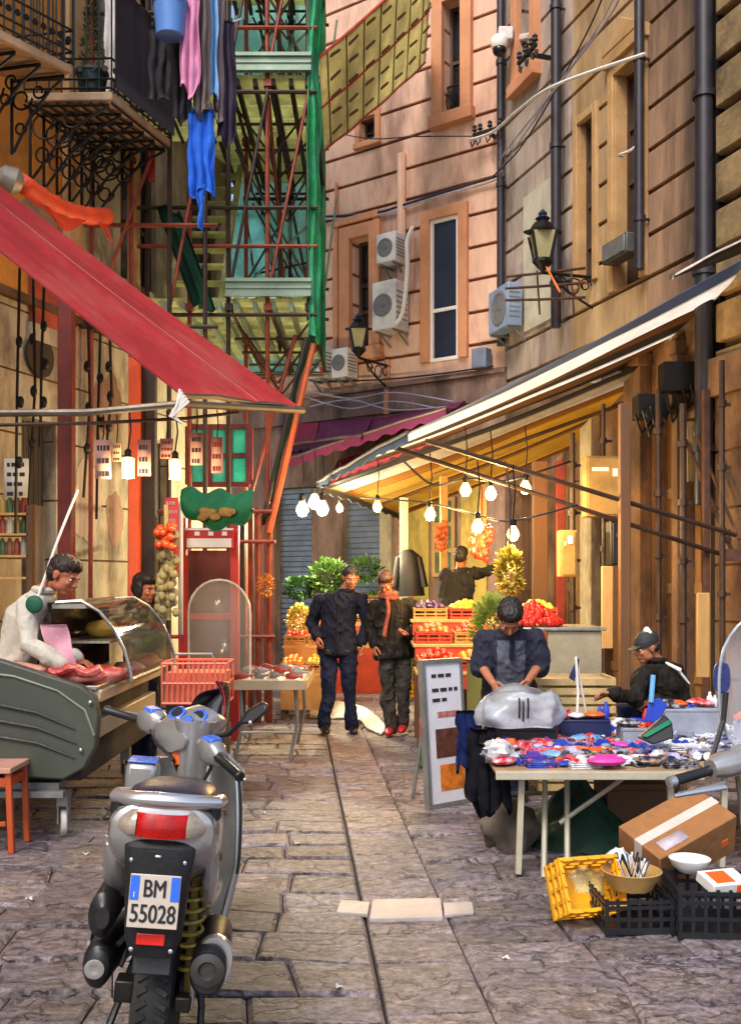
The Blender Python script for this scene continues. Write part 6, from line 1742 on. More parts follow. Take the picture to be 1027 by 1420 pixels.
# wheels
def wheel(y_, r, w_, name):
    o = MB(); c0 = S(0, y_, r)
    pr = [(r * .66, -w_ * .42), (r * .80, -w_ * .5), (r * .93, -w_ * .44), (r * .985, -w_ * .22), (r, 0), (r * .985, w_ * .22), (r * .93, w_ * .44), (r * .80, w_ * .5), (r * .66, w_ * .42)]
    o.lathe(pr, c0, SX, 48)
    for k in range(40):
        a = 2 * math.pi * k / 40
        d = SM @ V((0, math.cos(a), math.sin(a)))
        t_ = SM @ V((0, -math.sin(a), math.cos(a)))
        for q in (-1, 1):
            p = c0 + d * (r * .975) + SX * (q * w_ * .24)
            o.box(p, (w_ * .30, .016, .022), rot=Matrix((SX, t_, d)).transposed() @ Matrix.Rotation(.5 * q, 3, 'Z'))
    t = part('wheel', o, m_tyre, sc1)
    o = MB(); o.lathe([(r * .66, -w_ * .36), (r * .60, -w_ * .30), (r * .60, w_ * .30), (r * .66, w_ * .36)], c0, SX, 32)
    for k in range(5):
        a = 2 * math.pi * k / 5; d = SM @ V((0, math.cos(a), math.sin(a))); o.beam(c0, c0 + d * r * .62, .04, .03)
    o.lathe([(.05, -w_ * .4), (.05, w_ * .4)], c0, SX, 16); part('rim', o, m_silver, t)
wheel(.33, .265, .135, 'wheel'); wheel(1.62, .27, .11, 'wheel')
# engine and swing arm
o = MB(); sloft(o, [((-.175, .10, .40), .030, .045), ((-.185, .13, .40), .048, .078), ((-.185, .35, .38), .052, .09), ((-.16, .62, .34), .05, .09)], 16); sbox(o, (0, .62, .36), (.24, .28, .22)); part('engine', o, m_blackp, sc1, bevel=.015)
o = MB(); sloft(o, [((-.17, .06, .575), .022, .035), ((-.178, .09, .575), .042, .072), ((-.175, .30, .58), .045, .075), ((-.15, .45, .58), .03, .05)], 16); part('air_box', o, m_blackp, sc1)
o = MB(); o.lathe([(.085, -.004), (.088, .004), (.06, .010), (.055, .004)], S(-.238, .33, .39), -SX, 24); part('belt_cover', o, m_silverb, sc1)
# exhaust
o = MB(); sloft(o, [((.172, .055, .425), .046, .066), ((.172, .075, .425), .058, .080), ((.172, .40, .42), .058, .080), ((.165, .55, .39), .035, .045), ((.12, .72, .30), .022, .022)], 24, 2.3); ex = part('exhaust', o, m_blackp, sc1)
o = MB(); c0 = S(.172, .053, .435); o.lathe([(.050, 0), (.054, .006), (.030, .012), (.024, .004), (.018, -.01)], c0, -SY, 24); part('end_cap', o, mat('pewter', '#4a4744', .4, metal=.5), ex)
o = MB(); sloft(o, [((.190, .10, .445), .055, .078), ((.188, .12, .445), .058, .081), ((.188, .135, .445), .056, .079)], 24, 2.3); part('strap', o, m_silverb, ex)
# rear shock with its pale spring
o = MB(); o.tube([S(.105, .20, .30), S(.10, .22, .74)], .016, 8); sh_ = part('shock_absorber', o, mat('shock_brass', '#7d6a30', .5, metal=.3), sc1)
o = MB(); o.tube([S(.104, .20, .36) + (S(.10, .22, .70) - S(.104, .20, .36)) * (k / 96) + SX * (.034 * math.cos(k * .6)) + SY * (.034 * math.sin(k * .6)) for k in range(97)], .0065, 6); part('spring', o, mat('spring_yellow', '#a08a3c', .4, metal=.3), sh_)
# number plate carrier and rear mudguard
o = MB(); sloft(o, [((0, .04, .86), .112, .06, (0, -.1, -1)), ((0, -.005, .83), .110, .05, (0, -.1, -1)), ((0, -.018, .76), .102, .040, (0, 0, -1)), ((0, -.012, .64), .094, .030, (0, 0, -1)), ((0, -.005, .55), .088, .030, (0, 0, -1)), ((0, .01, .49), .068, .028, (0, .1, -1))], 24, 3.2)
mud = part('plate_carrier', o, m_blackp, sc1)
o = MB(); sbox(o, (0, -.046, .80), (.055, .018, .06)); sbox(o, (0, -.056, .812), (.02, .008, .01), m=1); part('plate_lamp', o, [m_blackp, m_silverb], mud, bevel=.004)
M_ = Matrix.Rotation(R(-4), 3, 'X')
o = MB(); sbox(o, (0, -.066, .678), (.152, .006, .160), M_); pl = part('number_plate', o, mat('plate_white', '#b9ada0', .45, var=.06, stain='#a89a86', sscale=12, samt=.3), mud, bevel=.002)
def plp(x, z): return S(0, -.0705, .678) + (SM @ M_) @ V((x, 0, z))
PR, PU = (SM @ M_) @ V((1, 0, 0)), (SM @ M_) @ V((0, 0, 1))
o = MB()
for x in (-.061, .061):
    c0 = plp(x, .040); q = [c0 + PR * a + PU * b for a, b in ((-.013, -.036), (.013, -.036), (.013, .036), (-.013, .036))]
    o.prism(q, PR.cross(PU) * .001)
parts('blue_band', o, mat('plate_blue', '#2a62d0', .4, var=.08), pl)
o = text_mb('BM', plp(.0, .014), PR, PU, .052, .001); q = text_mb('55028', plp(0, -.062), PR, PU, .054, .001)
o.add(q.v, q.f); o2 = MB(); ctr = plp(0, 0)
for p in o.v:
    x = (p - ctr).dot(PR); rest = p - ctr - PR * x; o2.v.append(ctr + rest + PR * (x * .72))
o2.f = o.f; o2.m = o.m
o3 = MB()
for dx, dz in ((0, 0), (.0011, 0), (-.0011, 0), (0, .001)):
    o3.add([p + PR * dx + PU * dz + PR.cross(PU) * (.0001 * (dx * 900 + dz * 300)) for p in o2.v], o2.f)
part('lettering', o3, mat('plate_ink', '#171616', .6), pl)
t1 = text_mb('I', plp(-.061, .012), PR, PU, .016, .0025); part('lettering', t1, m_white, pl)
o = MB(); sbox(o, (-.004, -.034, .552), (.086, .010, .036)); part('reflector', o, mat('reflector_red', '#d4281a', .15, coat=.6), mud, bevel=.003)
# silver tail body
def ringy(y_, zc_, rx, rz): return ((0, y_, zc_), rx, rz)
o = MB(); sloft(o, [ringy(-.030, .885, .125, .055), ringy(-.015, .878, .158, .085), ringy(.03, .86, .172, .115), ringy(.10, .84, .176, .14), ringy(.22, .81, .174, .16), ringy(.40, .76, .165, .18), ringy(.60, .70, .16, .20), ringy(.74, .64, .15, .20)], 28, 2.6)
body = part('body', o, m_silver, sc1)
for s_ in (-1, 1):
    o = MB(); q = [(s_ * .125, .12, .86), (s_ * .150, .10, .80), (s_ * .152, .13, .70), (s_ * .142, .22, .62), (s_ * .14, .42, .56), (s_ * .14, .62, .52)]
    o.tube([S(*p) for p in q], [.03, .042, .042, .042, .05, .05], 10, sx=.6); part('side_panel', o, m_silver, sc1)
o = MB()
def tl(u, v):
    a = (u - .5) * 2
    return S(.078 * a * (1 - .05 * v), -.052 + .022 * abs(a) ** 3 - .006 * math.sin(v * math.pi) + .012 * v, .868 + .066 * v)
o.sheet(tl, 20, 10, -.012); part('tail_lamp', o, m_tail, sc1)
for s_ in (-1, 1):
    o = MB()
    def il(u, v, s_=s_): 
        return S(s_ * (.075 + .075 * u * (1 - .15 * v)), -.040 + .055 * u * u + .02 * v - .012 * math.sin(v * math.pi) + .01, .876 + .058 * v * (1 - .55 * u) + .016 * u)
    o.sheet(il, 10, 8, -.02 * s_); part('turn_signal', o, m_lens, sc1)
# seat and grab rail
o = MB(); sloft(o, [ringy(.06, .955, .10, .020), ringy(.09, .955, .125, .034), ringy(.22, .94, .14, .05), ringy(.40, .91, .14, .06), ringy(.52, .87, .13, .06), ringy(.68, .855, .10, .055), ringy(.76, .845, .07, .03)], 24, 2.6); part('seat', o, m_seat, sc1)
o = MB(); o.tube([S(-.145, .30, .925), S(-.168, .14, .955), S(-.155, .03, .968), S(-.08, -.012, .974), S(0, -.02, .976), S(.08, -.012, .974), S(.155, .03, .968), S(.168, .14, .955), S(.145, .30, .925)], [.016, .018, .022, .024, .025, .024, .022, .018, .016], 12); gr = part('grab_rail', o, m_silverb, sc1)
o = MB(); 
for s_ in (-1, 1): o.tube([S(s_ * .150, .035, .955), S(s_ * .155, .03, .930), S(s_ * .13, .08, .92)], .020, 8)
parts('rail_mount', o, m_blackp, gr)
# leg shield, floor, glove box
o = MB()
S_Z0 = .32
def ls(u, v):
    a = (u - .5) * 2
    w_ = .20 * (1 - .22 * v ** 3) * (.82 + .18 * min(1, v * 3))
    return S(a * w_, .93 + .10 * (1 - a * a) + .10 * (v - .5), S_Z0 + .60 * v)
o.sheet(ls, 18, 14, .03); lsh = part('leg_shield', o, m_silver, sc1)
o = MB()
for s_ in (0, 1): o.tube([V(ls(s_, k / 12)) for k in range(13)], .013, 8)
parts('edge_trim', o, m_silverb, lsh)
o = MB(); o.tube([V(ls(1, k / 10)) + SX * .014 + SY * -.01 for k in range(3, 10)], .006, 6); part('rubber_strip', o, m_blackp, lsh)
o = MB(); sbox(o, (-.155, .60, .925), (.115, .12, .105)); part('glove_box', o, m_silver, sc1, bevel=.02)
o = MB(); sbox(o, (-.155, .60, .982), (.105, .11, .008)); part('box_lid', o, m_blue, sc1.children[-1], bevel=.003)
o = MB(); sbox(o, (0, .80, .30), (.34, .34, .06)); sbox(o, (0, .62, .45), (.24, .12, .3)); part('floor_board', o, m_blackp, sc1, bevel=.015)
o = MB(); sbox(o, (-.05, .80, .98), (.05, .02, .09)); part('key_flap', o, mat('orange_flap', '#e0601c', .4), sc1, bevel=.004)
# steering column and turned handlebar
o = MB(); sloft(o, [((.0, .84, .86), .055, .05, (0, .2, 1)), ((.0, .83, .96), .060, .055, (0, .1, 1)), ((.0, .82, 1.05), .066, .06, (0, 0, 1)), ((.0, .83, 1.11), .085, .075, (0, 0, 1))], 20, 2.8); part('steering_column', o, m_silver, sc1)
hL, hR = P(160, 988, 4.22), P(338, 1072, 3.72)
hc = hL.lerp(hR, .55) + V((.0, .02, .045))
hd = (hR - hL).normalized(); hf = V((-hd.y, hd.x, 0)).normalized(); hu = hd.cross(hf).normalized()
HM = Matrix((hd, hf, hu)).transposed()
hcen = P(259, 1014, 4.05)
o = MB(); o.loft([(hcen + HM @ V((0, -.10, -.035)), .06, .03, hf), (hcen + HM @ V((0, -.085, -.01)), .095, .045, hf), (hcen + HM @ V((0, 0, .015)), .115, .055, hf), (hcen + HM @ V((0, .09, .03)), .10, .06, hf), (hcen + HM @ V((0, .15, .02)), .06, .04, hf)], 22, 0, hd, 2.6)
dash = part('handlebar_cowl', o, m_silver, sc1)
o = MB()
for x, y_, r_ in ((-.045, -.02, .034), (.03, .02, .040), (.05, -.045, .022), (-.03, .06, .024)):
    c0 = hcen + HM @ V((x, y_, .062 + .01 * y_)); o.lathe([(r_, -.012), (r_ * 1.06, .006), (r_ * .9, .010), (r_ * .85, .006)], c0, (hu * .8 - hf * .6), 20)
parts('gauge', o, m_blue, dash)
o = MB()
for x, y_, r_ in ((-.045, -.02, .024), (.03, .02, .028)):
    c0 = hcen + HM @ V((x, y_, .069 + .01 * y_)); o.lathe([(r_, 0), (r_, .002)], c0 - hf * .004, (hu * .8 - hf * .6), 18)
o.tube([hcen + HM @ V((-.09, .02, .06)), hcen + HM @ V((-.02, .075, .075)), hcen + HM @ V((.06, .085, .07))], .008, 6)
part('gauge_face', o, m_blackp, dash)
def grip(a, b, nm):
    o = MB(); d = (b - a); o.tube([a, a + d * .05, a + d * .1, a + d * .9, a + d * .95, b], [.013, .019, .0165, .0165, .021, .019], 12)
    return part('grip', o, m_blackp, sc1)
gl0, gl1 = P(206, 1002, 4.16), P(146, 984, 4.26)
gr0, gr1 = P(300, 1048, 3.82), P(334, 1078, 3.70)
gL = grip(gl0, gl1, 'l'); gR = grip(gr0, gr1, 'r')
o = MB(); o.tube([hcen, gl0.lerp(gl1, .1)], .014, 8); o.tube([hcen, gr0.lerp(gr1, .1)], .014, 8); part('handlebar', o, m_silverb, sc1)
for c0, dd_, nm in ((P(212, 1000, 4.14), (gl1 - gl0).normalized(), 0), (P(294, 1042, 3.86), (gr1 - gr0).normalized(), 1)):
    o = MB(); o.loft([(c0 - dd_ * .055, .030, .036, dd_), (c0 - dd_ * .03, .042, .05, dd_), (c0 + dd_ * .035, .038, .048, dd_), (c0 + dd_ * .06, .026, .03, dd_)], 16, 0, hf, 3); q = part('switch_housing', o, m_silver, sc1)
    o = MB(); o.box(c0 + V((0, 0, .045)), (.062, .062, .022), rot=HM, top=.85); part('fluid_reservoir', o, m_blue, q, bevel=.005)
o = MB(); o.tube([gr0 + hf * .05, gr0.lerp(gr1, .6) + hf * .055 + V((0, 0, -.012)), gr1 + V((.012, .02, -.012))], [.007, .007, .006], 7); o.ell(gr1 + V((.012, .02, -.012)), .010, 8, 6); part('brake_lever', o, m_silverb, sc1)
o = MB(); o.tube([gl0 + hf * .05, gl0.lerp(gl1, .6) + hf * .06, gl1 + hf * .04 + V((-.01, 0, -.01))], [.007, .007, .006], 7); part('brake_lever', o, m_silverb, sc1)
# flyscreen and mirror
def fs(u, v):
    a = (u - .5) * 2
    c0 = P(279, 1010, 4.20); w_ = .115 * math.sqrt(max(0.02, 1 - (v * .97) ** 2.4))
    return c0 + hd * (a * w_) + hf * (.10 * (1 - a * a) + .05 * v) + V((0, 0, .165 * v + .03 * a))
o = MB(); o.sheet(fs, 18, 12, .006); part('flyscreen', o, mat('dark_screen', '#15141a', .08, var=.05, coat=.5), sc1)
o = MB(); o.tube([V(fs(u / 10 * .55 + .45, .97)) + V((0, .01, .004)) for u in range(11)] + [V(fs(1, v / 10)) + V((.004, .01, 0)) for v in range(10, -1, -1)], .007, 6); part('screen_edge', o, m_redp, sc1.children[-1])
o = MB(); mc = P(347, 990, 3.86); o.prism([P(328, 1006, 3.86), P(352, 1004, 3.84), P(370, 988, 3.83), P(371, 976, 3.84), P(362, 974, 3.86), P(342, 985, 3.87)], (0, .045, 0)); mr = part('mirror', o, m_blackp, sc1, bevel=.012)
o = MB(); o.tube([hcen + hd * .1, P(318, 1018, 3.95), P(334, 1002, 3.88)], .009, 7); part('mirror_stalk', o, m_blackp, mr)
o = MB(); o.ell(P(347, 1002, 3.835), (.008, .004, .008), 8, 6); part('mirror_screw', o, m_silverb, mr)
# front mudguard and stand
o = MB()
def fm(u, v):
    a = R(25 + 130 * u); r_ = .31
    return S((v - .5) * .15, 1.62 - r_ * math.cos(a), .27 + r_ * math.sin(a))
o.sheet(fm, 16, 6, .006); part('front_mudguard', o, m_silver, sc1)
o = MB(); o.tube([S(.11, .50, .30), S(.14, .46, .15), S(.15, .38, .012)], .013, 7); o.tube([S(-.11, .50, .30), S(-.15, .44, .15), S(-.19, .34, .012)], .013, 7); parts('stand', o, m_blackp, sc1)
# seams, bolts, cables of the first scooter
o = MB()
for s_ in (-1, 1):
    o.tube([S(s_ * .150, .02, .83), S(s_ * .166, .12, .80), S(s_ * .168, .30, .74), S(s_ * .162, .50, .66)], .004, 5)
    o.tube([S(s_ * .166, .10, .93), S(s_ * .172, .24, .90), S(s_ * .168, .42, .84)], .004, 5)
parts('panel_seam', o, m_blackp, body)
o = MB()
for x, z in ((-.080, .795), (.080, .795), (-.060, .520), (.060, .520)): o.lathe([(.007, 0), (.007, .004), (.003, .006)], S(x, -.045 if z > .7 else -.036, z), -SY, 10)
parts('bolt', o, m_silverb, mud)
o = MB()
o.tube([gl0, P(216, 1030, 4.0), P(240, 1052, 3.95), S(-.03, .86, .85)], .007, 6); o.tube([gr0, P(292, 1066, 3.85), P(280, 1088, 3.85), S(.04, .86, .8)], .007, 6)
parts('cable', o, m_blackp, sc1)
o = MB()
for k in range(4):
    z = .880 + .016 * k
    o.tube([S(.075 * a, -.0545 + .022 * abs(a) ** 3 - .006 * math.sin((z - .868) / .066 * math.pi) + .012 * (z - .868) / .066, z) for a in (-1, -.6, -.3, 0, .3, .6, 1)], .0016, 4)
tl_ = [q for q in sc1.children if q.name.startswith('tail_lamp')][0]
parts('lens_rib', o, mat('tail_dark', '#5c0806', .2), tl_)
# mechanical clutter round the rear wheel
o = MB(); o.beam(S(.10, .33, .27), S(.10, .75, .33), .03, .05); o.lathe([(.055, -.02), (.07, -.015), (.07, .015), (.05, .02)], S(.085, .33, .265), SX, 20); part('swing_arm', o, m_blackp, sc1, bevel=.004)
o = MB(); sbox(o, (.125, .16, .36), (.012, .10, .16), Matrix.Rotation(.3, 3, 'X')); part('exhaust_bracket', o, m_silverb, ex, bevel=.003)
o = MB()
for k in range(5): sbox(o, (.231, .16 + .035 * k, .43), (.004, .014, .07))
parts('heat_slot', o, m_acd, ex)
o = MB(); sbox(o, (0, .03, .455), (.12, .008, .07), Matrix.Rotation(-.25, 3, 'X')); part('mud_flap', o, m_blackp, mud, bevel=.004)
o = MB(); o.tube([S(-.12, .10, .48), S(-.08, .16, .52), S(-.06, .30, .56), S(-.05, .5, .6)], .009, 6); part('hose', o, m_blackp, sc1)
o = MB(); o.tube([S(-.10, .08, .42), S(-.09, .2, .50), S(.03, .26, .52), S(.09, .24, .45)], .007, 6); part('brake_hose', o, m_iron, sc1)
o = MB(); c0 = S(-.186, .098, .40); o.lathe([(.030, 0), (.032, .006), (.020, .009), (.012, .006)], c0, -SY, 18); part('cover_cap', o, m_silver, sc1)
o = MB(); sbox(o, (.10, .12, .30), (.05, .05, .05)); sbox(o, (-.09, .14, .33), (.06, .08, .07)); parts('engine_mount', o, m_iron, sc1, bevel=.006)
# --- second scooter, only its handlebar, windshield and flank reach the frame
s2 = thing('scooter', 'dark scooter with a tall clear windshield and silver grip at the right edge', 'scooter', (1.42, 3.3, 0))
B0 = V((1.42, 3.4, 0))
o = MB(); c0 = P(1012, 1068, 3.42)
g0, g1 = P(985, 1068, 3.42), P(926, 1085, 3.34)
dd_ = (g1 - g0).normalized()
o.tube([g0, g0 + (g1 - g0) * .08, g0 + (g1 - g0) * .86], [.020, .017, .018], 12); gp = part('grip', o, m_blackp, s2)
o = MB(); o.lathe([(.013, -.004), (.019, 0), (.019, .022), (.012, .027)], g0 + (g1 - g0) * .86, dd_, 14); part('bar_end', o, m_silverb, gp)
o = MB(); q = P(998, 1062, 3.43); o.loft([(q + dd_ * .045, .030, .030, dd_), (q, .046, .042, dd_), (q - dd_ * .05, .05, .045, dd_), (q - dd_ * .12, .06, .05, dd_)], 16, 0, (0, 1, 0), 2.6); part('switch_housing', o, m_silver, s2)
o = MB(); o.tube([P(1005, 1092, 3.36), P(965, 1098, 3.32), P(934, 1104, 3.30)], [.009, .011, .007], 8); o.prism([P(1003, 1082, 3.37), P(940, 1098, 3.31), P(936, 1106, 3.31), P(1003, 1092, 3.37)], (0, -.012, 0)); part('brake_lever', o, m_silverb, s2)
o = MB()
def ws(u, v):
    a = (u - .5) * 2
    w_ = .27 * math.sqrt(max(.03, 1 - abs(2 * v - 1) ** 2.6 * .9)) 
    return V((1.50, 3.62, 0)) + V((a * w_, .10 * (1 - a * a), .98 + .58 * v))
o.sheet(ws, 20, 16, .004); wsp = part('windshield', o, mat('clear_windshield', '#e2e8ee', .05, var=0, alpha=.20, spec=.8), s2)
o = MB(); rim = [V(ws(0, k / 16)) for k in range(17)] + [V(ws(k / 20, 1)) for k in range(1, 21)] + [V(ws(1, 1 - k / 16)) for k in range(1, 17)]; o.tube(rim, .006, 6); part('rim', o, mat('windshield_rim', '#9aa0a6', .2), wsp)
o = MB(); o.tube([P(985, 1055, 3.5), P(1002, 1000, 3.6), P(1006, 960, 3.6)], .010, 7); o.tube([V((1.7, 3.5, .95)), V((1.66, 3.62, 1.2))], .010, 7); parts('windshield_stay', o, m_blackp, wsp)
o = MB(); o.loft([(P(1000, 940, 3.7), .02, .02, (0, -1, 0)), (P(1000, 940, 3.66), .032, .06, (0, -1, 0)), (P(1000, 940, 3.62), .030, .055, (0, -1, 0))], 18, 0, (1, 0, 0), 2.6); part('mirror', o, mat('mirror_blue_back', '#2a3468', .3, var=.1, coat=.5), s2)
o = MB(); o.loft([(V((1.44, 3.50, .20)), .10, .16), (V((1.44, 3.46, .45)), .15, .16), (V((1.44, 3.42, .70)), .17, .13), (V((1.46, 3.42, .88)), .14, .10), (V((1.48, 3.46, 1.0)), .10, .08)], 22, 0, (1, 0, 0), 2.6); part('front_fairing', o, m_blackp, s2)
o = MB(); o.loft([(V((1.52, 2.9, .74)), .10, .06, (0, -1, 0)), (V((1.52, 2.75, .78)), .15, .08, (0, -1, 0)), (V((1.52, 2.3, .80)), .16, .09, (0, -1, 0)), (V((1.52, 2.0, .84)), .10, .05, (0, -1, 0))], 20, 0, (1, 0, 0), 2.6); part('seat', o, m_seat, s2)
o = MB(); o.loft([(V((1.52, 2.95, .38)), .12, .10, (0, -1, 0)), (V((1.52, 2.6, .52)), .17, .20, (0, -1, 0)), (V((1.52, 2.1, .66)), .15, .12, (0, -1, 0))], 20, 0, (1, 0, 0), 2.6); o.bx(1.40, 1.64, 2.9, 3.4, .26, .32); part('body', o, m_blackp, s2)
for y_, r_ in ((3.62, .25), (2.35, .25)):
    o = MB(); o.lathe([(r_ * .6, -.05), (r_ * .9, -.055), (r_, -.02), (r_, .02), (r_ * .9, .055), (r_ * .6, .05)], (1.5, y_, r_), (1, 0, 0), 30); q = part('wheel', o, m_tyre, s2)
    o = MB(); o.lathe([(r_ * .6, -.045), (.05, -.03), (.05, .03), (r_ * .6, .045)], (1.5, y_, r_), (1, 0, 0), 20); part('rim', o, m_silver, q)
# ------------------------------------------------------------------ people
def skin(n, c_): return mat('skin_' + n, c_, .55, var=.18, scale=16, spec=.3)
m_hair = mat('dark_hair', '#17110e', .6, var=.3, scale=30)
def limb(o, pts, rs, n=14, flat=1.0):
    pts = [V(p) for p in pts]
    o.tube(pts, rs, n, sx=flat)
    o.ell(pts[0], rs[0] * .98, n, 8); o.ell(pts[-1], rs[-1] * .98, n, 8)
def hand(o, w_, d, palm_n, curl=.5, s=1.0, side=1):
    # w_: wrist; d: direction of the hand; palm_n: the side the palm faces
    d = V(d).normalized(); pn = V(palm_n); pn = (pn - d * pn.dot(d)).normalized(); x = d.cross(pn) * side
    M = Matrix((x, d, pn)).transposed()
    c0 = V(w_) + d * .045 * s
    o.ell(c0, (.040 * s, .052 * s, .018 * s), 12, 8, rot=M)
    for k, (off, L_) in enumerate(((-.030, .062), (-.010, .074), (.010, .070), (.029, .054))):
        p = c0 + x * off * s + d * .036 * s
        pts = [p]
        a = .15
        for j, f_ in enumerate((.42, .32, .26)):
            a += curl * (.55 + .25 * j)
            p = p + (d * math.cos(a) + pn * math.sin(a) + x * off * 1.2) * (L_ * f_ * s)
            pts.append(p)
        o.tube(pts, [.0098 * s, .0092 * s, .0085 * s, .0072 * s], 8); o.ell(pts[-1], .0072 * s, 8, 6)
    p = c0 - x * .034 * s - d * .020 * s
    pts = [p, p + (-x * .6 + d * .6 + pn * .35) * .034 * s, p + (-x * .55 + d * 1.3 + pn * .75) * .040 * s, p + (-x * .35 + d * 1.9 + pn * 1.0) * .042 * s]
    o.tube(pts, [.013 * s, .0115 * s, .010 * s, .008 * s], 8); o.ell(pts[-1], .008 * s, 8, 6)
def head(o, c, f, u, s=1.0):
    c, f = V(c), V(f).normalized(); u = V(u); u = (u - f * u.dot(f)).normalized(); r = f.cross(u)
    M = Matrix((r, f, u)).transposed()
    def T(x, y, z): return c + M @ (V((x, y, z)) * s)
    e = lambda p, q: o.ell(T(*p), tuple(a * s for a in q), 16, 11, rot=M)
    e((0, -.012, .030), (.074, .092, .085))           # cranium
    e((0, .030, -.030), (.058, .060, .078))           # face
    e((0, .048, -.088), (.032, .034, .024))           # chin
    e((-.036, .014, -.062), (.024, .040, .032)); e((.036, .014, -.062), (.024, .040, .032))   # jaw
    e((0, .078, .018), (.046, .014, .011))            # brow
    e((-.032, .068, -.026), (.021, .018, .018)); e((.032, .068, -.026), (.021, .018, .018))   # cheeks
    o.loft([(T(0, .082, .010), .008 * s, .009 * s, u), (T(0, .100, -.016), .011 * s, .014 * s, u), (T(0, .104, -.030), .016 * s, .016 * s, u), (T(0, .088, -.040), .014 * s, .010 * s, u)], 10, 0, r)
    e((0, .083, -.056), (.023, .012, .0055)); e((0, .081, -.067), (.021, .012, .0065))        # lips
    for q in (-1, 1):
        e((q * .074, -.006, -.008), (.010, .020, .031)); e((q * .080, -.014, .002), (.009, .014, .018))
    return T, M
def person(label, J, cols, face, up=(0, 0, 1), right=(1, 0, 0), hair='short', hs=1.0, top_kind='jacket', group=None, colorfn=None, top_mats=None, hands=None, sleeve=1.0, seed=0, legs=True, bulk=1.0, shoes=True):
    """J: joints in world space (pel, che, nek, hed, ls le lw, rs re rw, lh lk la, rh rk ra)"""
    J = {k: V(p) for k, p in J.items()}
    base = V((J['pel'].x, J['pel'].y, min(J['la'].z, J['ra'].z) - .085))
    t = thing('person', label, 'person', base, group)
    rt = V(right).normalized()
    o = MB()
    T, M = head(o, J['hed'], face, up, hs)
    limb(o, [J['nek'] - (J['hed'] - J['nek']) * .3, J['nek'], J['nek'].lerp(J['hed'], .6)], [.062, .054, .052])
    sp = J['che'] - J['pel']
    o.loft([(J['pel'] - sp.normalized() * .08, .13, .095, sp), (J['pel'], .15, .105, sp), (J['pel'].lerp(J['che'], .5), .130, .095, sp), (J['che'], .155, .105, sp), (J['che'].lerp(J['nek'], .7), .12, .075, sp)], 18, 0, rt)
    for s_ in 'lr':
        limb(o, [J[s_ + 's'], J[s_ + 'e'], J[s_ + 'w']], [.046, .038, .027])
        limb(o, [J[s_ + 'h'], J[s_ + 'k'], J[s_ + 'a']], [.075, .052, .036])
        hd_ = (hands or {}).get(s_, {})
        d = V(hd_.get('d', J[s_ + 'w'] - J[s_ + 'e']))
        hand(o, J[s_ + 'w'], d, hd_.get('n', rt * (1 if s_ == 'l' else -1)), hd_.get('curl', .45), 1.05, 1 if s_ == 'l' else -1)
    b = solid(o, .0065, 2)
    body = part('body', b, cols['skin'], t)
    # eyes, brows
    o = MB()
    for q in (-1, 1): o.ell(T(q * .031, .0775, .000), (.013 * hs, .008 * hs, .0065 * hs), 10, 6, rot=M)
    o2 = MB()
    for q in (-1, 1): o2.ell(T(q * .031, .084, .000), (.006 * hs, .004 * hs, .006 * hs), 8, 6, rot=M)
    parts('eye', o, m_white, body); parts('iris', o2, m_hair, body)
    o = MB()
    for q in (-1, 1): o.tube([T(q * .014, .090, .016), T(q * .032, .090, .021), T(q * .05, .078, .014)], [.0035, .004, .002], 6)
    if hair != 'cap': parts('eyebrow', o, m_hair, body)
    # hair
    if hair:
        o = MB()
        if hair == 'cap':
            o.loft([(T(0, -.006, .022), .083 * hs, .102 * hs, M @ V((0, .12, 1))), (T(0, -.006, .06), .084 * hs, .102 * hs, M @ V((0, .1, 1))), (T(0, -.01, .095), .074 * hs, .088 * hs, M @ V((0, .05, 1))), (T(0, -.012, .122), .045 * hs, .055 * hs, M @ V((0, 0, 1)))], 22, 0, M @ V((1, 0, 0)))
            o.loft([(T(0, .085, .028), .066 * hs, .004 * hs, M @ V((0, 1, -.25))), (T(0, .12, .020), .06 * hs, .005 * hs, M @ V((0, 1, -.3))), (T(0, .15, .010), .035 * hs, .004 * hs, M @ V((0, 1, -.3)))], 16, 0, M @ V((1, 0, 0)))
            part('cap', solid(o, .005, 3), cols['hair'], t)
            o = MB(); o.ell(T(0, -.05, -.005), (.075 * hs, .05 * hs, .045 * hs), 12, 8, rot=M); part('hair', o, m_hair, t)
        else:
            o.ell(T(0, -.022, .046), (.080 * hs, .094 * hs, .080 * hs), 16, 10, rot=M)
            o.ell(T(0, -.055, .0), (.076 * hs, .055 * hs, .07 * hs), 14, 9, rot=M)
            if hair == 'full': o.ell(T(0, .012, .078), (.070 * hs, .075 * hs, .046 * hs), 14, 9, rot=M)
            if hair == 'long':
                o.ell(T(0, .015, .075), (.076 * hs, .078 * hs, .048 * hs), 14, 9, rot=M)
                for q in (-1, 1): o.ell(T(q * .072, .0, -.01), (.018 * hs, .045 * hs, .075 * hs), 10, 8, rot=M)
            part('hair', solid(o, .005, 1, .008, 70, seed), cols['hair'], t)
    # upper garment
    o = MB(); k_ = bulk
    low = J['pel'] - sp.normalized() * (.07 if top_kind == 'jacket' else .03)
    o.loft([(low, .185 * k_, .130 * k_, sp), (J['pel'].lerp(J['che'], .2), .180 * k_, .128 * k_, sp), (J['pel'].lerp(J['che'], .55), .172 * k_, .122 * k_, sp), (J['che'], .170 * k_, .128 * k_, sp), (J['che'].lerp(J['nek'], .5), .135 * k_, .100 * k_, sp), (J['che'].lerp(J['nek'], .88), .085 * k_, .075 * k_, sp)], 24, 0, rt, 2.4)
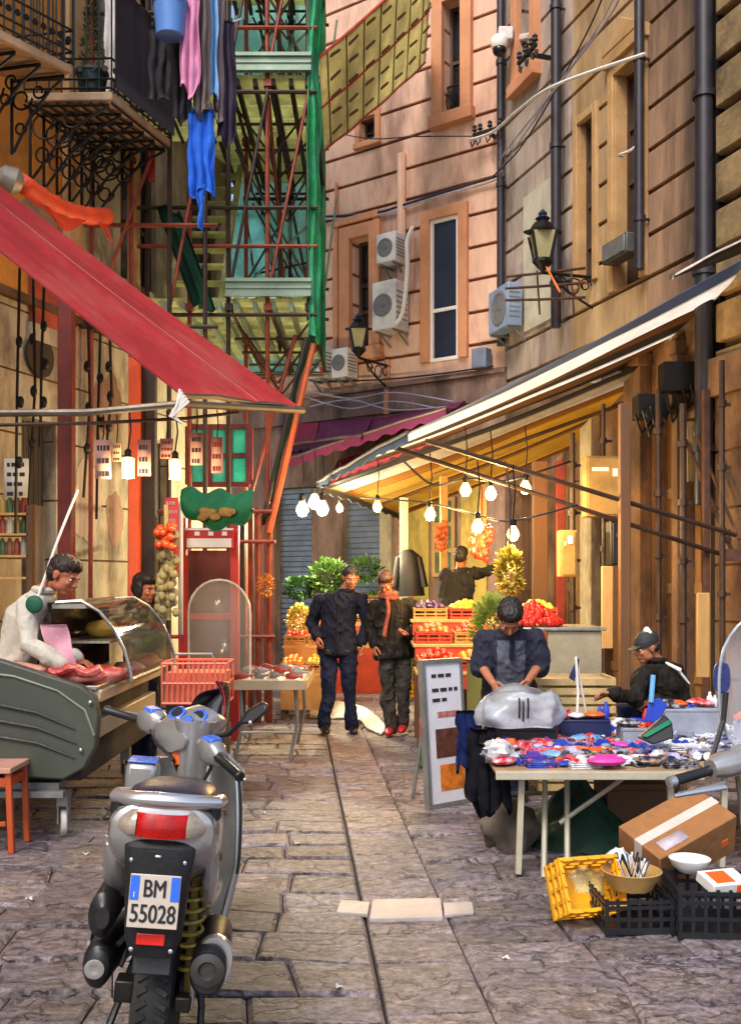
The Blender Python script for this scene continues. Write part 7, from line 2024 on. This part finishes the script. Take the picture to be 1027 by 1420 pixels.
    for s_ in 'lr':
        limb(o, [J[s_ + 's'].lerp(J['che'].lerp(J['nek'], .5), .35), J[s_ + 's']], [.056 * k_, .056 * k_])
        e_ = J[s_ + 'e'].lerp(J[s_ + 'w'], .92 if sleeve >= 1 else max(0, sleeve * 2 - 1))
        if sleeve >= 1: limb(o, [J[s_ + 's'], J[s_ + 's'].lerp(J[s_ + 'e'], .5), J[s_ + 'e'], J[s_ + 'e'].lerp(J[s_ + 'w'], .5), e_], [.060 * k_, .062 * k_, .059 * k_, .054 * k_, .046 * k_])
        else: limb(o, [J[s_ + 's'], J[s_ + 's'].lerp(J[s_ + 'e'], .5), J[s_ + 's'].lerp(J[s_ + 'e'], 1.05)], [.062 * k_, .066 * k_, .064 * k_])
    g = solid(o, .009, 2, .030 if 'white' in label else .044, 7.0, seed)
    if colorfn:
        for i, f_ in enumerate(g.f):
            c0 = sum((g.v[j] for j in f_), V()) / len(f_); g.m[i] = colorfn(c0)
    part(top_kind, g, top_mats or cols['top'], t)
    if top_kind == 'jacket':
        fr = sp.normalized().cross(rt); fr = -fr if fr.dot(V(face)) < 0 else fr
        o = MB(); o.tube([J['pel'].lerp(J['che'], q) + fr * (.150 * k_ + .006 * math.sin(q * 20)) + rt * .008 * math.sin(q * 9) for q in (-.1, .1, .3, .5, .7, .9, 1.05)], .008, 6); part('zip', o, m_iron, t)
        o = MB(); o.loft([(low - sp.normalized() * .015, .180 * k_, .128 * k_, sp), (low + sp.normalized() * .045, .184 * k_, .132 * k_, sp)], 24, 0, rt, 2.4); part('waistband', solid(o, .010, 2, .012, 20, seed), m_iron if not top_mats else top_mats[0], t)
        o = MB(); pts = [J['nek'] + rt * (.072 * math.cos(a)) + sp.normalized().cross(rt) * (.066 * math.sin(a)) + sp.normalized() * (.0 + .012 * math.sin(a)) for a in [q * math.pi / 8 for q in range(17)]]
        o.tube(pts, .024, 8); part('collar', o, top_mats[0] if top_mats else cols['top'], t)
    # trousers
    if legs:
        o = MB()
        o.loft([(J['pel'] + sp.normalized() * .06, .158, .112, sp), (J['pel'], .172, .124, sp), ((J['lh'] + J['rh']) / 2 - sp.normalized() * .03, .165, .118, sp)], 22, 0, rt, 2.4)
        for s_ in 'lr': limb(o, [J[s_ + 'h'], J[s_ + 'h'].lerp(J[s_ + 'k'], .5), J[s_ + 'k'], J[s_ + 'k'].lerp(J[s_ + 'a'], .6), J[s_ + 'a'] + V((0, 0, -.02))], [.098, .086, .070, .064, .062])
        part('trousers', solid(o, .009, 2, .045, 7.5, seed + 5), cols['legs'], t)
        if shoes:
            ff = V(face); ff.z = 0; ff = V((0, -1, 0)) if ff.length < .2 else ff.normalized()
            for s_ in 'lr':
                o = MB(); a = J[s_ + 'a']; z0 = a.z - .085; x = ff.cross(V((0, 0, 1)))
                def q(y_, z): return V((a.x, a.y, z0)) + ff * y_ + V((0, 0, z))
                o.loft([(q(-.075, .035), .028, .032, ff), (q(-.05, .045), .040, .044, ff), (q(.0, .055), .042, .055, ff), (q(.07, .040), .046, .040, ff), (q(.13, .032), .046, .031, ff), (q(.175, .026), .030, .022, ff), (q(.188, .022), .012, .014, ff)], 16, 0, x, 2.4)
                part('shoe', solid(o, .007, 2), cols['shoe'], t)
    return t, T, M
m_navy = mat('navy_jacket', '#191a28', .85, spec=.15, var=.2, scale=8, bump=.15, bscale=60)
m_jean = mat('dark_jeans', '#1a2036', .85, spec=.15, var=.2, scale=10, bump=.15, bscale=90)
m_blkj = mat('black_jacket', '#1a1612', .75, var=.25, scale=8, spec=.2)
m_greyt = mat('grey_trousers', '#2c2722', .85, var=.2, scale=10)
m_shoe = mat('black_shoe', '#120f0e', .4, var=.2)
# left walker
Y0 = 11.1; kx = Y0 / F
def PX(px, py, dy=0.0): return P(px, py, Y0 + dy)
J = dict(pel=PX(468, 898), che=PX(470, 842, .02), nek=PX(480, 818, -.02), hed=PX(486, 801, -.06), ls=PX(501, 830), le=PX(508, 866, .02), lw=PX(503, 893, -.06), rs=PX(443, 832), re=PX(432, 864, .08), rw=PX(440, 884, -.08),
         lh=PX(482, 905), lk=PX(484, 957, -.03), la=PX(487, 1005), rh=PX(456, 905), rk=PX(455, 957, -.06), ra=PX(449, 1005, -.1))
fw = (.22, -.93, -.30)
person('man in a dark navy jacket and jeans, left of the two walkers', J, dict(skin=skin('a', '#a8694c'), hair=m_hair, top=m_navy, legs=m_jean, shoe=m_shoe), fw, hair='short', hs=1.06, seed=1, bulk=1.1,
       hands={'l': {'d': (0, -.2, -1), 'n': (-1, -.3, 0)}, 'r': {'d': (.1, -.5, -.9), 'n': (.9, .2, 0), 'curl': .6}})
# right walker with red shoes and shoulder bag
Y0 = 11.0
J = dict(pel=PX(546, 902), che=PX(542, 848, .02), nek=PX(538, 825, -.03), hed=PX(534, 808, -.09), ls=PX(569, 838), le=PX(580, 868, .03), lw=PX(566, 880, -.16), rs=PX(519, 838), re=PX(514, 870, .06), rw=PX(519, 895, -.04),
         lh=PX(558, 908), lk=PX(560, 960, -.05), la=PX(559, 1003, -.02), rh=PX(537, 908), rk=PX(538, 962, -.04), ra=PX(541, 1007, -.12))
t2, T2, M2 = person('person in black jacket, reddish scarf and red shoes looking down, right of the walkers', J, dict(skin=skin('b', '#a0664a'), hair=mat('brown_hair', '#3a1d12', .6, var=.3, scale=30), top=m_blkj, legs=m_greyt, shoe=mat('red_shoe', '#a81c22', .5)), (-.15, -.80, -.62), hair='full', seed=2, bulk=1.1,
       hands={'l': {'d': (-.8, -.5, .1), 'n': (0, -.2, 1), 'curl': .7}, 'r': {'d': (.05, -.3, -1), 'n': (.9, .3, 0)}})
o = MB()
nk = J['nek']
for k in range(3):
    o.tube([nk + V((.085 * math.cos(a), .08 * math.sin(a) - .01, .015 - .022 * k + .01 * math.sin(2 * a))) for a in [q * math.pi / 8 for q in range(17)]], .026, 8)
o.sheet(lambda u, v: nk + V((-.02 + .05 * (u - .5) + .02 * math.sin(v * 5), -.14 - .02 * math.cos(u * 6), -.02 - .42 * v)), 6, 14, .02)
part('scarf', solid(o, .008, 2), mat('red_scarf', '#7c3a2a', .85, var=.6, scale=20), t2)
o = MB(); sh_p = PX(588, 912, .05)
o.box(sh_p, (.13, .22, .24), rz=.2, top=.85); t = solo('shoulder_bag', 'dark red and black shoulder bag carried by the right walker', 'bag', o, mat('bag_maroon', '#4a1320', .5, var=.3), bevel=.02)
o = MB(); o.tube([sh_p + V((-.05, 0, .11)), PX(576, 860, -.06), PX(566, 832, -.04)], .010, 6); part('strap', o, m_blkj, t)
# bending stallholder in grey and navy
Y0 = 7.65
J = dict(pel=PX(705, 975, .16), che=PX(705, 905, .03), nek=PX(707, 872, -.08), hed=PX(706, 856, -.17), ls=PX(742, 884, -.02), le=PX(745, 925, -.02), lw=PX(731, 945, -.32), rs=PX(669, 886, -.02), re=PX(668, 925, -.02), rw=PX(683, 947, -.32),
         lh=PX(722, 985, .16), lk=PX(722, 1050, .1), la=PX(722, 1096, .16), rh=PX(688, 985, .16), rk=PX(688, 1050, .1), ra=PX(688, 1096, .16))
ctr = J['che'].copy()
def vest(c0): return 1 if abs(c0.x - ctr.x - .0) < .105 and c0.z < ctr.z + .10 else 0
tV, TV, MV = person('stallholder in a grey and navy shirt bending over a plastic bag, head bowed', J, dict(skin=skin('c', '#a86c50'), hair=m_hair, top=m_navy, legs=m_jean, shoe=m_shoe), (-.02, -.60, -.80), up=(0, -.8, .6), hair='full', hs=1.16, seed=3, bulk=1.08, top_kind='shirt', sleeve=.5,
       colorfn=vest, top_mats=[mat('navy_knit', '#1a1c30', .85, var=.2, bump=.2, bscale=90), mat('grey_knit', '#565a68', .85, var=.15, bump=.2, bscale=90)],
       hands={'l': {'d': (-.3, -.6, -.7), 'n': (-.8, .2, 0), 'curl': .8}, 'r': {'d': (.3, -.6, -.7), 'n': (.8, .2, 0), 'curl': .8}})
o = MB(); o.bx(ctr.x - .016, ctr.x + .016, ctr.y - .20, ctr.y - .145, ctr.z - .04, ctr.z + .10); part('placket', o, m_navy, tV)
# seated man with a cap
Y0 = 7.9
J = dict(pel=PX(922, 985, .1), che=PX(920, 945, .05), nek=PX(908, 915, 0), hed=PX(896, 898, -.03), ls=PX(893, 935, -.16), le=PX(880, 968, -.28), lw=PX(848, 962, -.36), rs=PX(938, 930, .16), re=PX(945, 970, .1), rw=PX(905, 975, -.1),
         lh=PX(912, 992, .02), lk=PX(868, 985, -.1), la=PX(866, 1065, -.06), rh=PX(925, 992, .2), rk=PX(880, 985, .25), ra=PX(876, 1065, .28))
tS, TS, MS = person('seated man in a black jacket and dark cap facing left behind the table', J, dict(skin=skin('d', '#a0674a'), hair=mat('cap_dark', '#22272a', .7, var=.2), top=m_blkj, legs=m_jean, shoe=m_shoe), (-.93, -.25, -.22), right=(-.25, .97, 0), hair='cap', hs=1.0, seed=4, bulk=1.02,
       hands={'l': {'d': (-1, -.1, .05), 'n': (0, -.3, -1), 'curl': .6}, 'r': {'d': (-1, -.3, 0), 'n': (0, .3, -1), 'curl': .6}})
o = MB()
for q in (1, ): o.tube([TS(.055, -.03, .104), TS(.0, -.03, .128), TS(-.055, -.03, .104)], [.014, .03, .014], 10)
part('cap_patch', o, m_white, tS)
o = MB(); o.tube([J['nek'] + V((.05, -.05, -.01)), J['nek'] + V((.16, -.10, -.07)), PX(940, 930, -.02), PX(955, 948, .0)], [.010, .016, .014, .008], 8); part('white_trim', o, m_white, tS)
t = thing('stool', 'low dark stool under the seated man', 'stool', (J['pel'].x, J['pel'].y, 0))
zz = J['pel'].z - .13
o = MB(); o.lathe([(.17, zz - .04), (.18, zz - .03), (.18, zz - .01), (.16, zz)], (J['pel'].x, J['pel'].y, 0), n=24); part('seat', o, m_wood, t)
for k in range(4):
    a = math.pi / 4 + k * math.pi / 2
    o = MB(); o.tube([V((J['pel'].x + .17 * math.cos(a), J['pel'].y + .17 * math.sin(a), 0)), V((J['pel'].x + .12 * math.cos(a), J['pel'].y + .12 * math.sin(a), zz - .04))], .016, 7); part('leg', o, m_wood, t)
# black clad stallholder seen from behind at the fruit stand
Y0 = 11.9
J = dict(pel=PX(634, 842), che=PX(636, 806, 0), nek=PX(638, 786, .0), hed=PX(639, 772, .02), ls=PX(617, 796), le=PX(612, 826, -.08), lw=PX(622, 846, -.2), rs=PX(657, 794), re=PX(672, 793, -.1), rw=PX(688, 786, -.2),
         lh=PX(626, 850), lk=PX(626, 900), la=PX(626, 945), rh=PX(644, 850), rk=PX(644, 900), ra=PX(644, 945))
person('stallholder in black reaching an arm towards the hanging leaves, seen from behind', J, dict(skin=skin('e', '#9a5536'), hair=m_hair, top=mat('black_shirt', '#0f0f12', .85, var=.2), legs=m_jean, shoe=m_shoe), (.35, .9, -.1), hair='full', hs=.98, seed=5, top_kind='shirt', bulk=.95)
o = MB(); a = PX(635, 955); o.bx(a.x - .35, a.x + .35, a.y - .2, a.y + .3, 0, J['la'].z - .09); solo('wooden_step', 'wooden platform the black clad stallholder stands on', 'platform', o, m_wood, bevel=.01)
# butcher
Y0 = 7.05
J = dict(pel=PX(18, 925, .1), che=PX(38, 852, .05), nek=PX(62, 818, 0), hed=PX(89, 798, -.04), ls=PX(38, 838, .2), le=PX(62, 890, .15), lw=PX(108, 915, -.05), rs=PX(36, 838, -.18), re=PX(40, 895, -.28), rw=PX(90, 922, -.30),
         lh=PX(8, 935, .18), lk=PX(6, 1000, .15), la=PX(4, 1075, .18), rh=PX(8, 935, 0), rk=PX(4, 1000, -.05), ra=PX(0, 1075, 0))
tB, TB, MB_ = person('butcher in a white coat leaning over the meat counter, face in profile', J, dict(skin=skin('f', '#ad6749'), hair=mat('butcher_hair', '#2a1510', .6, var=.3, scale=30), top=mat('white_coat', '#c9c0ae', .8, var=.12, scale=6), legs=m_greyt, shoe=m_shoe), (.86, -.28, -.42), up=(.4, 0, .9), right=(.2, -.97, 0), hair='full', hs=1.12, seed=6, bulk=1.05,
       hands={'l': {'d': (1, -.3, -.3), 'n': (0, 0, -1), 'curl': .6}, 'r': {'d': (1, 0, -.3), 'n': (0, 0, -1), 'curl': .6}})
o = MB()
def ap(u, v):
    p = P(58 + 34 * u + 18 * v, 866 + 70 * v, 6.82); return p + V((0, -.03 * math.sin(math.pi * u) - .015 * math.sin(v * 8 + u * 3), 0))
o.sheet(ap, 10, 14, .012); part('apron', o, mat('pink_apron', '#d99aa8', .8, var=.15), tB)
o = MB(); o.ell(P(48, 838, 6.80), (.06, .02, .06), 14, 8); part('green_badge', o, mat('green_badge', '#12503a', .6), tB)
# dark figure behind the glass case
Y0 = 8.75
J = dict(pel=PX(196, 905, .1), che=PX(194, 860, .05), nek=PX(197, 835, 0), hed=PX(201, 816, -.04), ls=PX(209, 846, .15), le=PX(216, 885, .1), lw=PX(214, 905, -.12), rs=PX(184, 846, -.1), re=PX(178, 885, -.1), rw=PX(192, 905, -.2),
         lh=PX(204, 915, .15), lk=PX(204, 985, .1), la=PX(204, 1058, .1), rh=PX(188, 915, .1), rk=PX(188, 985, .05), ra=PX(188, 1058, .1))
person('dark clothed customer with black hair standing behind the glass case', J, dict(skin=skin('g', '#a5674a'), hair=m_hair, top=mat('black_coat', '#101018', .8, var=.2), legs=m_jean, shoe=m_shoe), (.8, -.55, -.15), right=(.55, -.83, 0), hair='long', hs=1.08, seed=7, bulk=.95)
# ------------------------------------------------------------------ laundry and balcony things
def cloth(label, px0, px1, py0, py1, d, m, name='garment', cat='laundry', waves=5, group='laundry hung from the balcony', flare=1.0, taper=0.0, seed=0, th=.012):
    a, b = P(px0, py0, d), P(px1, py0, d); bot = P((px0 + px1) / 2, py1, d)
    H = a.z - bot.z; W_ = b.x - a.x; cx = (a.x + b.x) / 2
    def f(u, v):
        w_ = W_ * (1 + (flare - 1) * v - taper * v)
        return V((cx + w_ * (u - .5) + .02 * noise.noise(V((v * 3, u * 2, seed + 4))), d + (.012 + .022 * v) * math.sin(u * waves * 3 + seed + 2.5 * noise.noise(V((v * 2.2, seed, u)))) + .03 * noise.noise(V((u * 3, v * 5, seed))), a.z - H * v * (1 - .06 * math.sin(u * 7 + seed))))
    o = MB(); o.sheet(f, 26, 30, th)
    for q in (.15, .85):
        e = V(f(q, 0)); o.box(e + V((0, -.012, .01)), (.014, .02, .06)) if py0 > 0 else None
    return solo(name, label, cat, o, m, group)
cw = lambda n, c_: mat('cloth_' + n, c_, .85, var=.15, scale=6, bump=.2, bscale=40)
cloth('pink shirt hanging from the balcony beside the blue bucket', 250, 277, -60, 128, 9.75, cw('pink', '#d58ab0'), seed=1, name='shirt')
cloth('brown grey trousers hanging between the pink shirt and the light blue cloth', 268, 292, -60, 155, 9.85, cw('taupe', '#6d5f5c'), seed=2, name='trousers')
cloth('light blue cloth hanging behind the brown grey trousers', 284, 302, -50, 135, 9.95, cw('sky', '#7fb2e0'), seed=3, name='towel')
cloth('bright royal blue shirt hanging lowest from the balcony', 262, 298, 155, 268, 9.9, cw('royal', '#1a62d0'), seed=4, waves=6, name='shirt')
cloth('narrow blue sleeve hanging below the royal blue shirt', 273, 284, 262, 316, 9.9, cw('royal', '#1a62d0'), seed=5, waves=3, name='sleeve', taper=.6)
cloth('grey brown cloth hanging left of the purple black trousers', 296, 310, -40, 160, 10.05, cw('mauve', '#8f7a80'), seed=6, name='towel')
cloth('purple black trousers hanging rightmost of the laundry', 303, 326, 30, 197, 10.1, cw('plum', '#2e2138'), seed=7, flare=1.25, name='trousers')
cloth('black garment hanging under the blue bucket', 240, 266, 60, 168, 10.0, cw('black', '#17141c'), seed=8, name='shirt')
cloth('dark cloth hanging behind the blue bucket', 208, 236, 40, 140, 10.1, cw('dark', '#241f28'), seed=9, name='towel')
for k, (x0, y0, x1, y1, d0, d1) in enumerate(((205, -14, 335, 0, 9.7, 10.2), (240, 56, 335, 26, 9.9, 10.2))):
    o = MB(); o.tube([P(x0, y0, d0), P((x0 + x1) / 2, (y0 + y1) / 2 + 4, (d0 + d1) / 2), P(x1, y1, d1)], .008, 5)
    solo('clothes_line', ('upper clothes line of the balcony', 'lower clothes line of the balcony')[k], 'line', o, m_cabw)
c0 = P(236, 52, 9.7)
o = MB(); o.lathe([(.115, 0), (.13, .01), (.158, .30), (.172, .31), (.172, .335), (.155, .335), (.122, .03), (.01, .02)], c0, n=28)
t = solo('bucket', 'light blue plastic bucket hanging outside the balcony railing', 'bucket', o, mat('bucket_blue', '#5a8ad0', .4, var=.08))
o = MB(); o.tube([c0 + V((.17 * math.cos(a), 0, .31 + .2 * math.sin(a))) for a in [q * math.pi / 10 for q in range(11)]], .007, 6); part('handle', o, m_grey, t)
# potted conifer on the balcony
pp = P(128, 130, 10.15)
pp.z = ZB + .092
t = thing('potted_plant', 'slender green potted plant at the near end of the balcony', 'plant', pp)
o = MB(); o.lathe([(.11, 0), (.12, .02), (.15, .22), (.165, .225), (.165, .25), (.14, .25), (.13, .2), (.01, .19)], pp, n=20); part('pot', o, mat('dark_teal_pot', '#1e3a38', .5), t)
o = MB(); o.tube([pp + V((0, 0, .19)), pp + V((0, 0, .95))], .012, 6); part('stem', o, m_wood, t)
o = MB(); r_ = random.Random(4)
for k in range(420):
    h = r_.random(); a = r_.uniform(0, 6.28); rad = .13 * (1 - h) ** .7 * r_.uniform(.3, 1)
    p = pp + V((rad * math.cos(a), rad * math.sin(a), .27 + .75 * h)); d = V((math.cos(a), math.sin(a), .5)).normalized(); x = d.cross(V((0, 0, 1))).normalized(); s_ = r_.uniform(.03, .06)
    o.add([p - x * s_ * .25, p + d * s_, p + x * s_ * .25, p + d * s_ * .4 + V((0, 0, .012))], [(0, 1, 3), (1, 2, 3)])
part('foliage', o, m_leafd, t)
o = MB(); c1 = P(158, 40, 10.6)
cloth('white curtain in the balcony doorway', 146, 172, -60, 120, 10.75, cw('white', '#e0d8d0'), seed=11, name='curtain', cat='curtain', group=None)
o = MB(); c0 = P(12, 248, 9.0); o.lathe([(.05, -.1), (.10, -.06), (.12, .05), (.07, .12)], c0, (1, .6, -.3), 14); o.tube([c0, c0 + V((-.5, .3, .15))], .03, 7)
solo('wall_lamp', 'pale round lamp head on the wall above the red awning at the left edge', 'lamp', o, mat('lamp_head', '#8f8678', .4, metal=.3, var=.2))
# red panels beside the balcony
o = MB(); a = P(206, 205, 11.2); b = P(214, 250, 11.2); o.bx(a.x, b.x, 11.2, 11.26, b.z, a.z); solo('red_board', 'short bright red board under the far end of the balcony', 'board', o, m_redp)
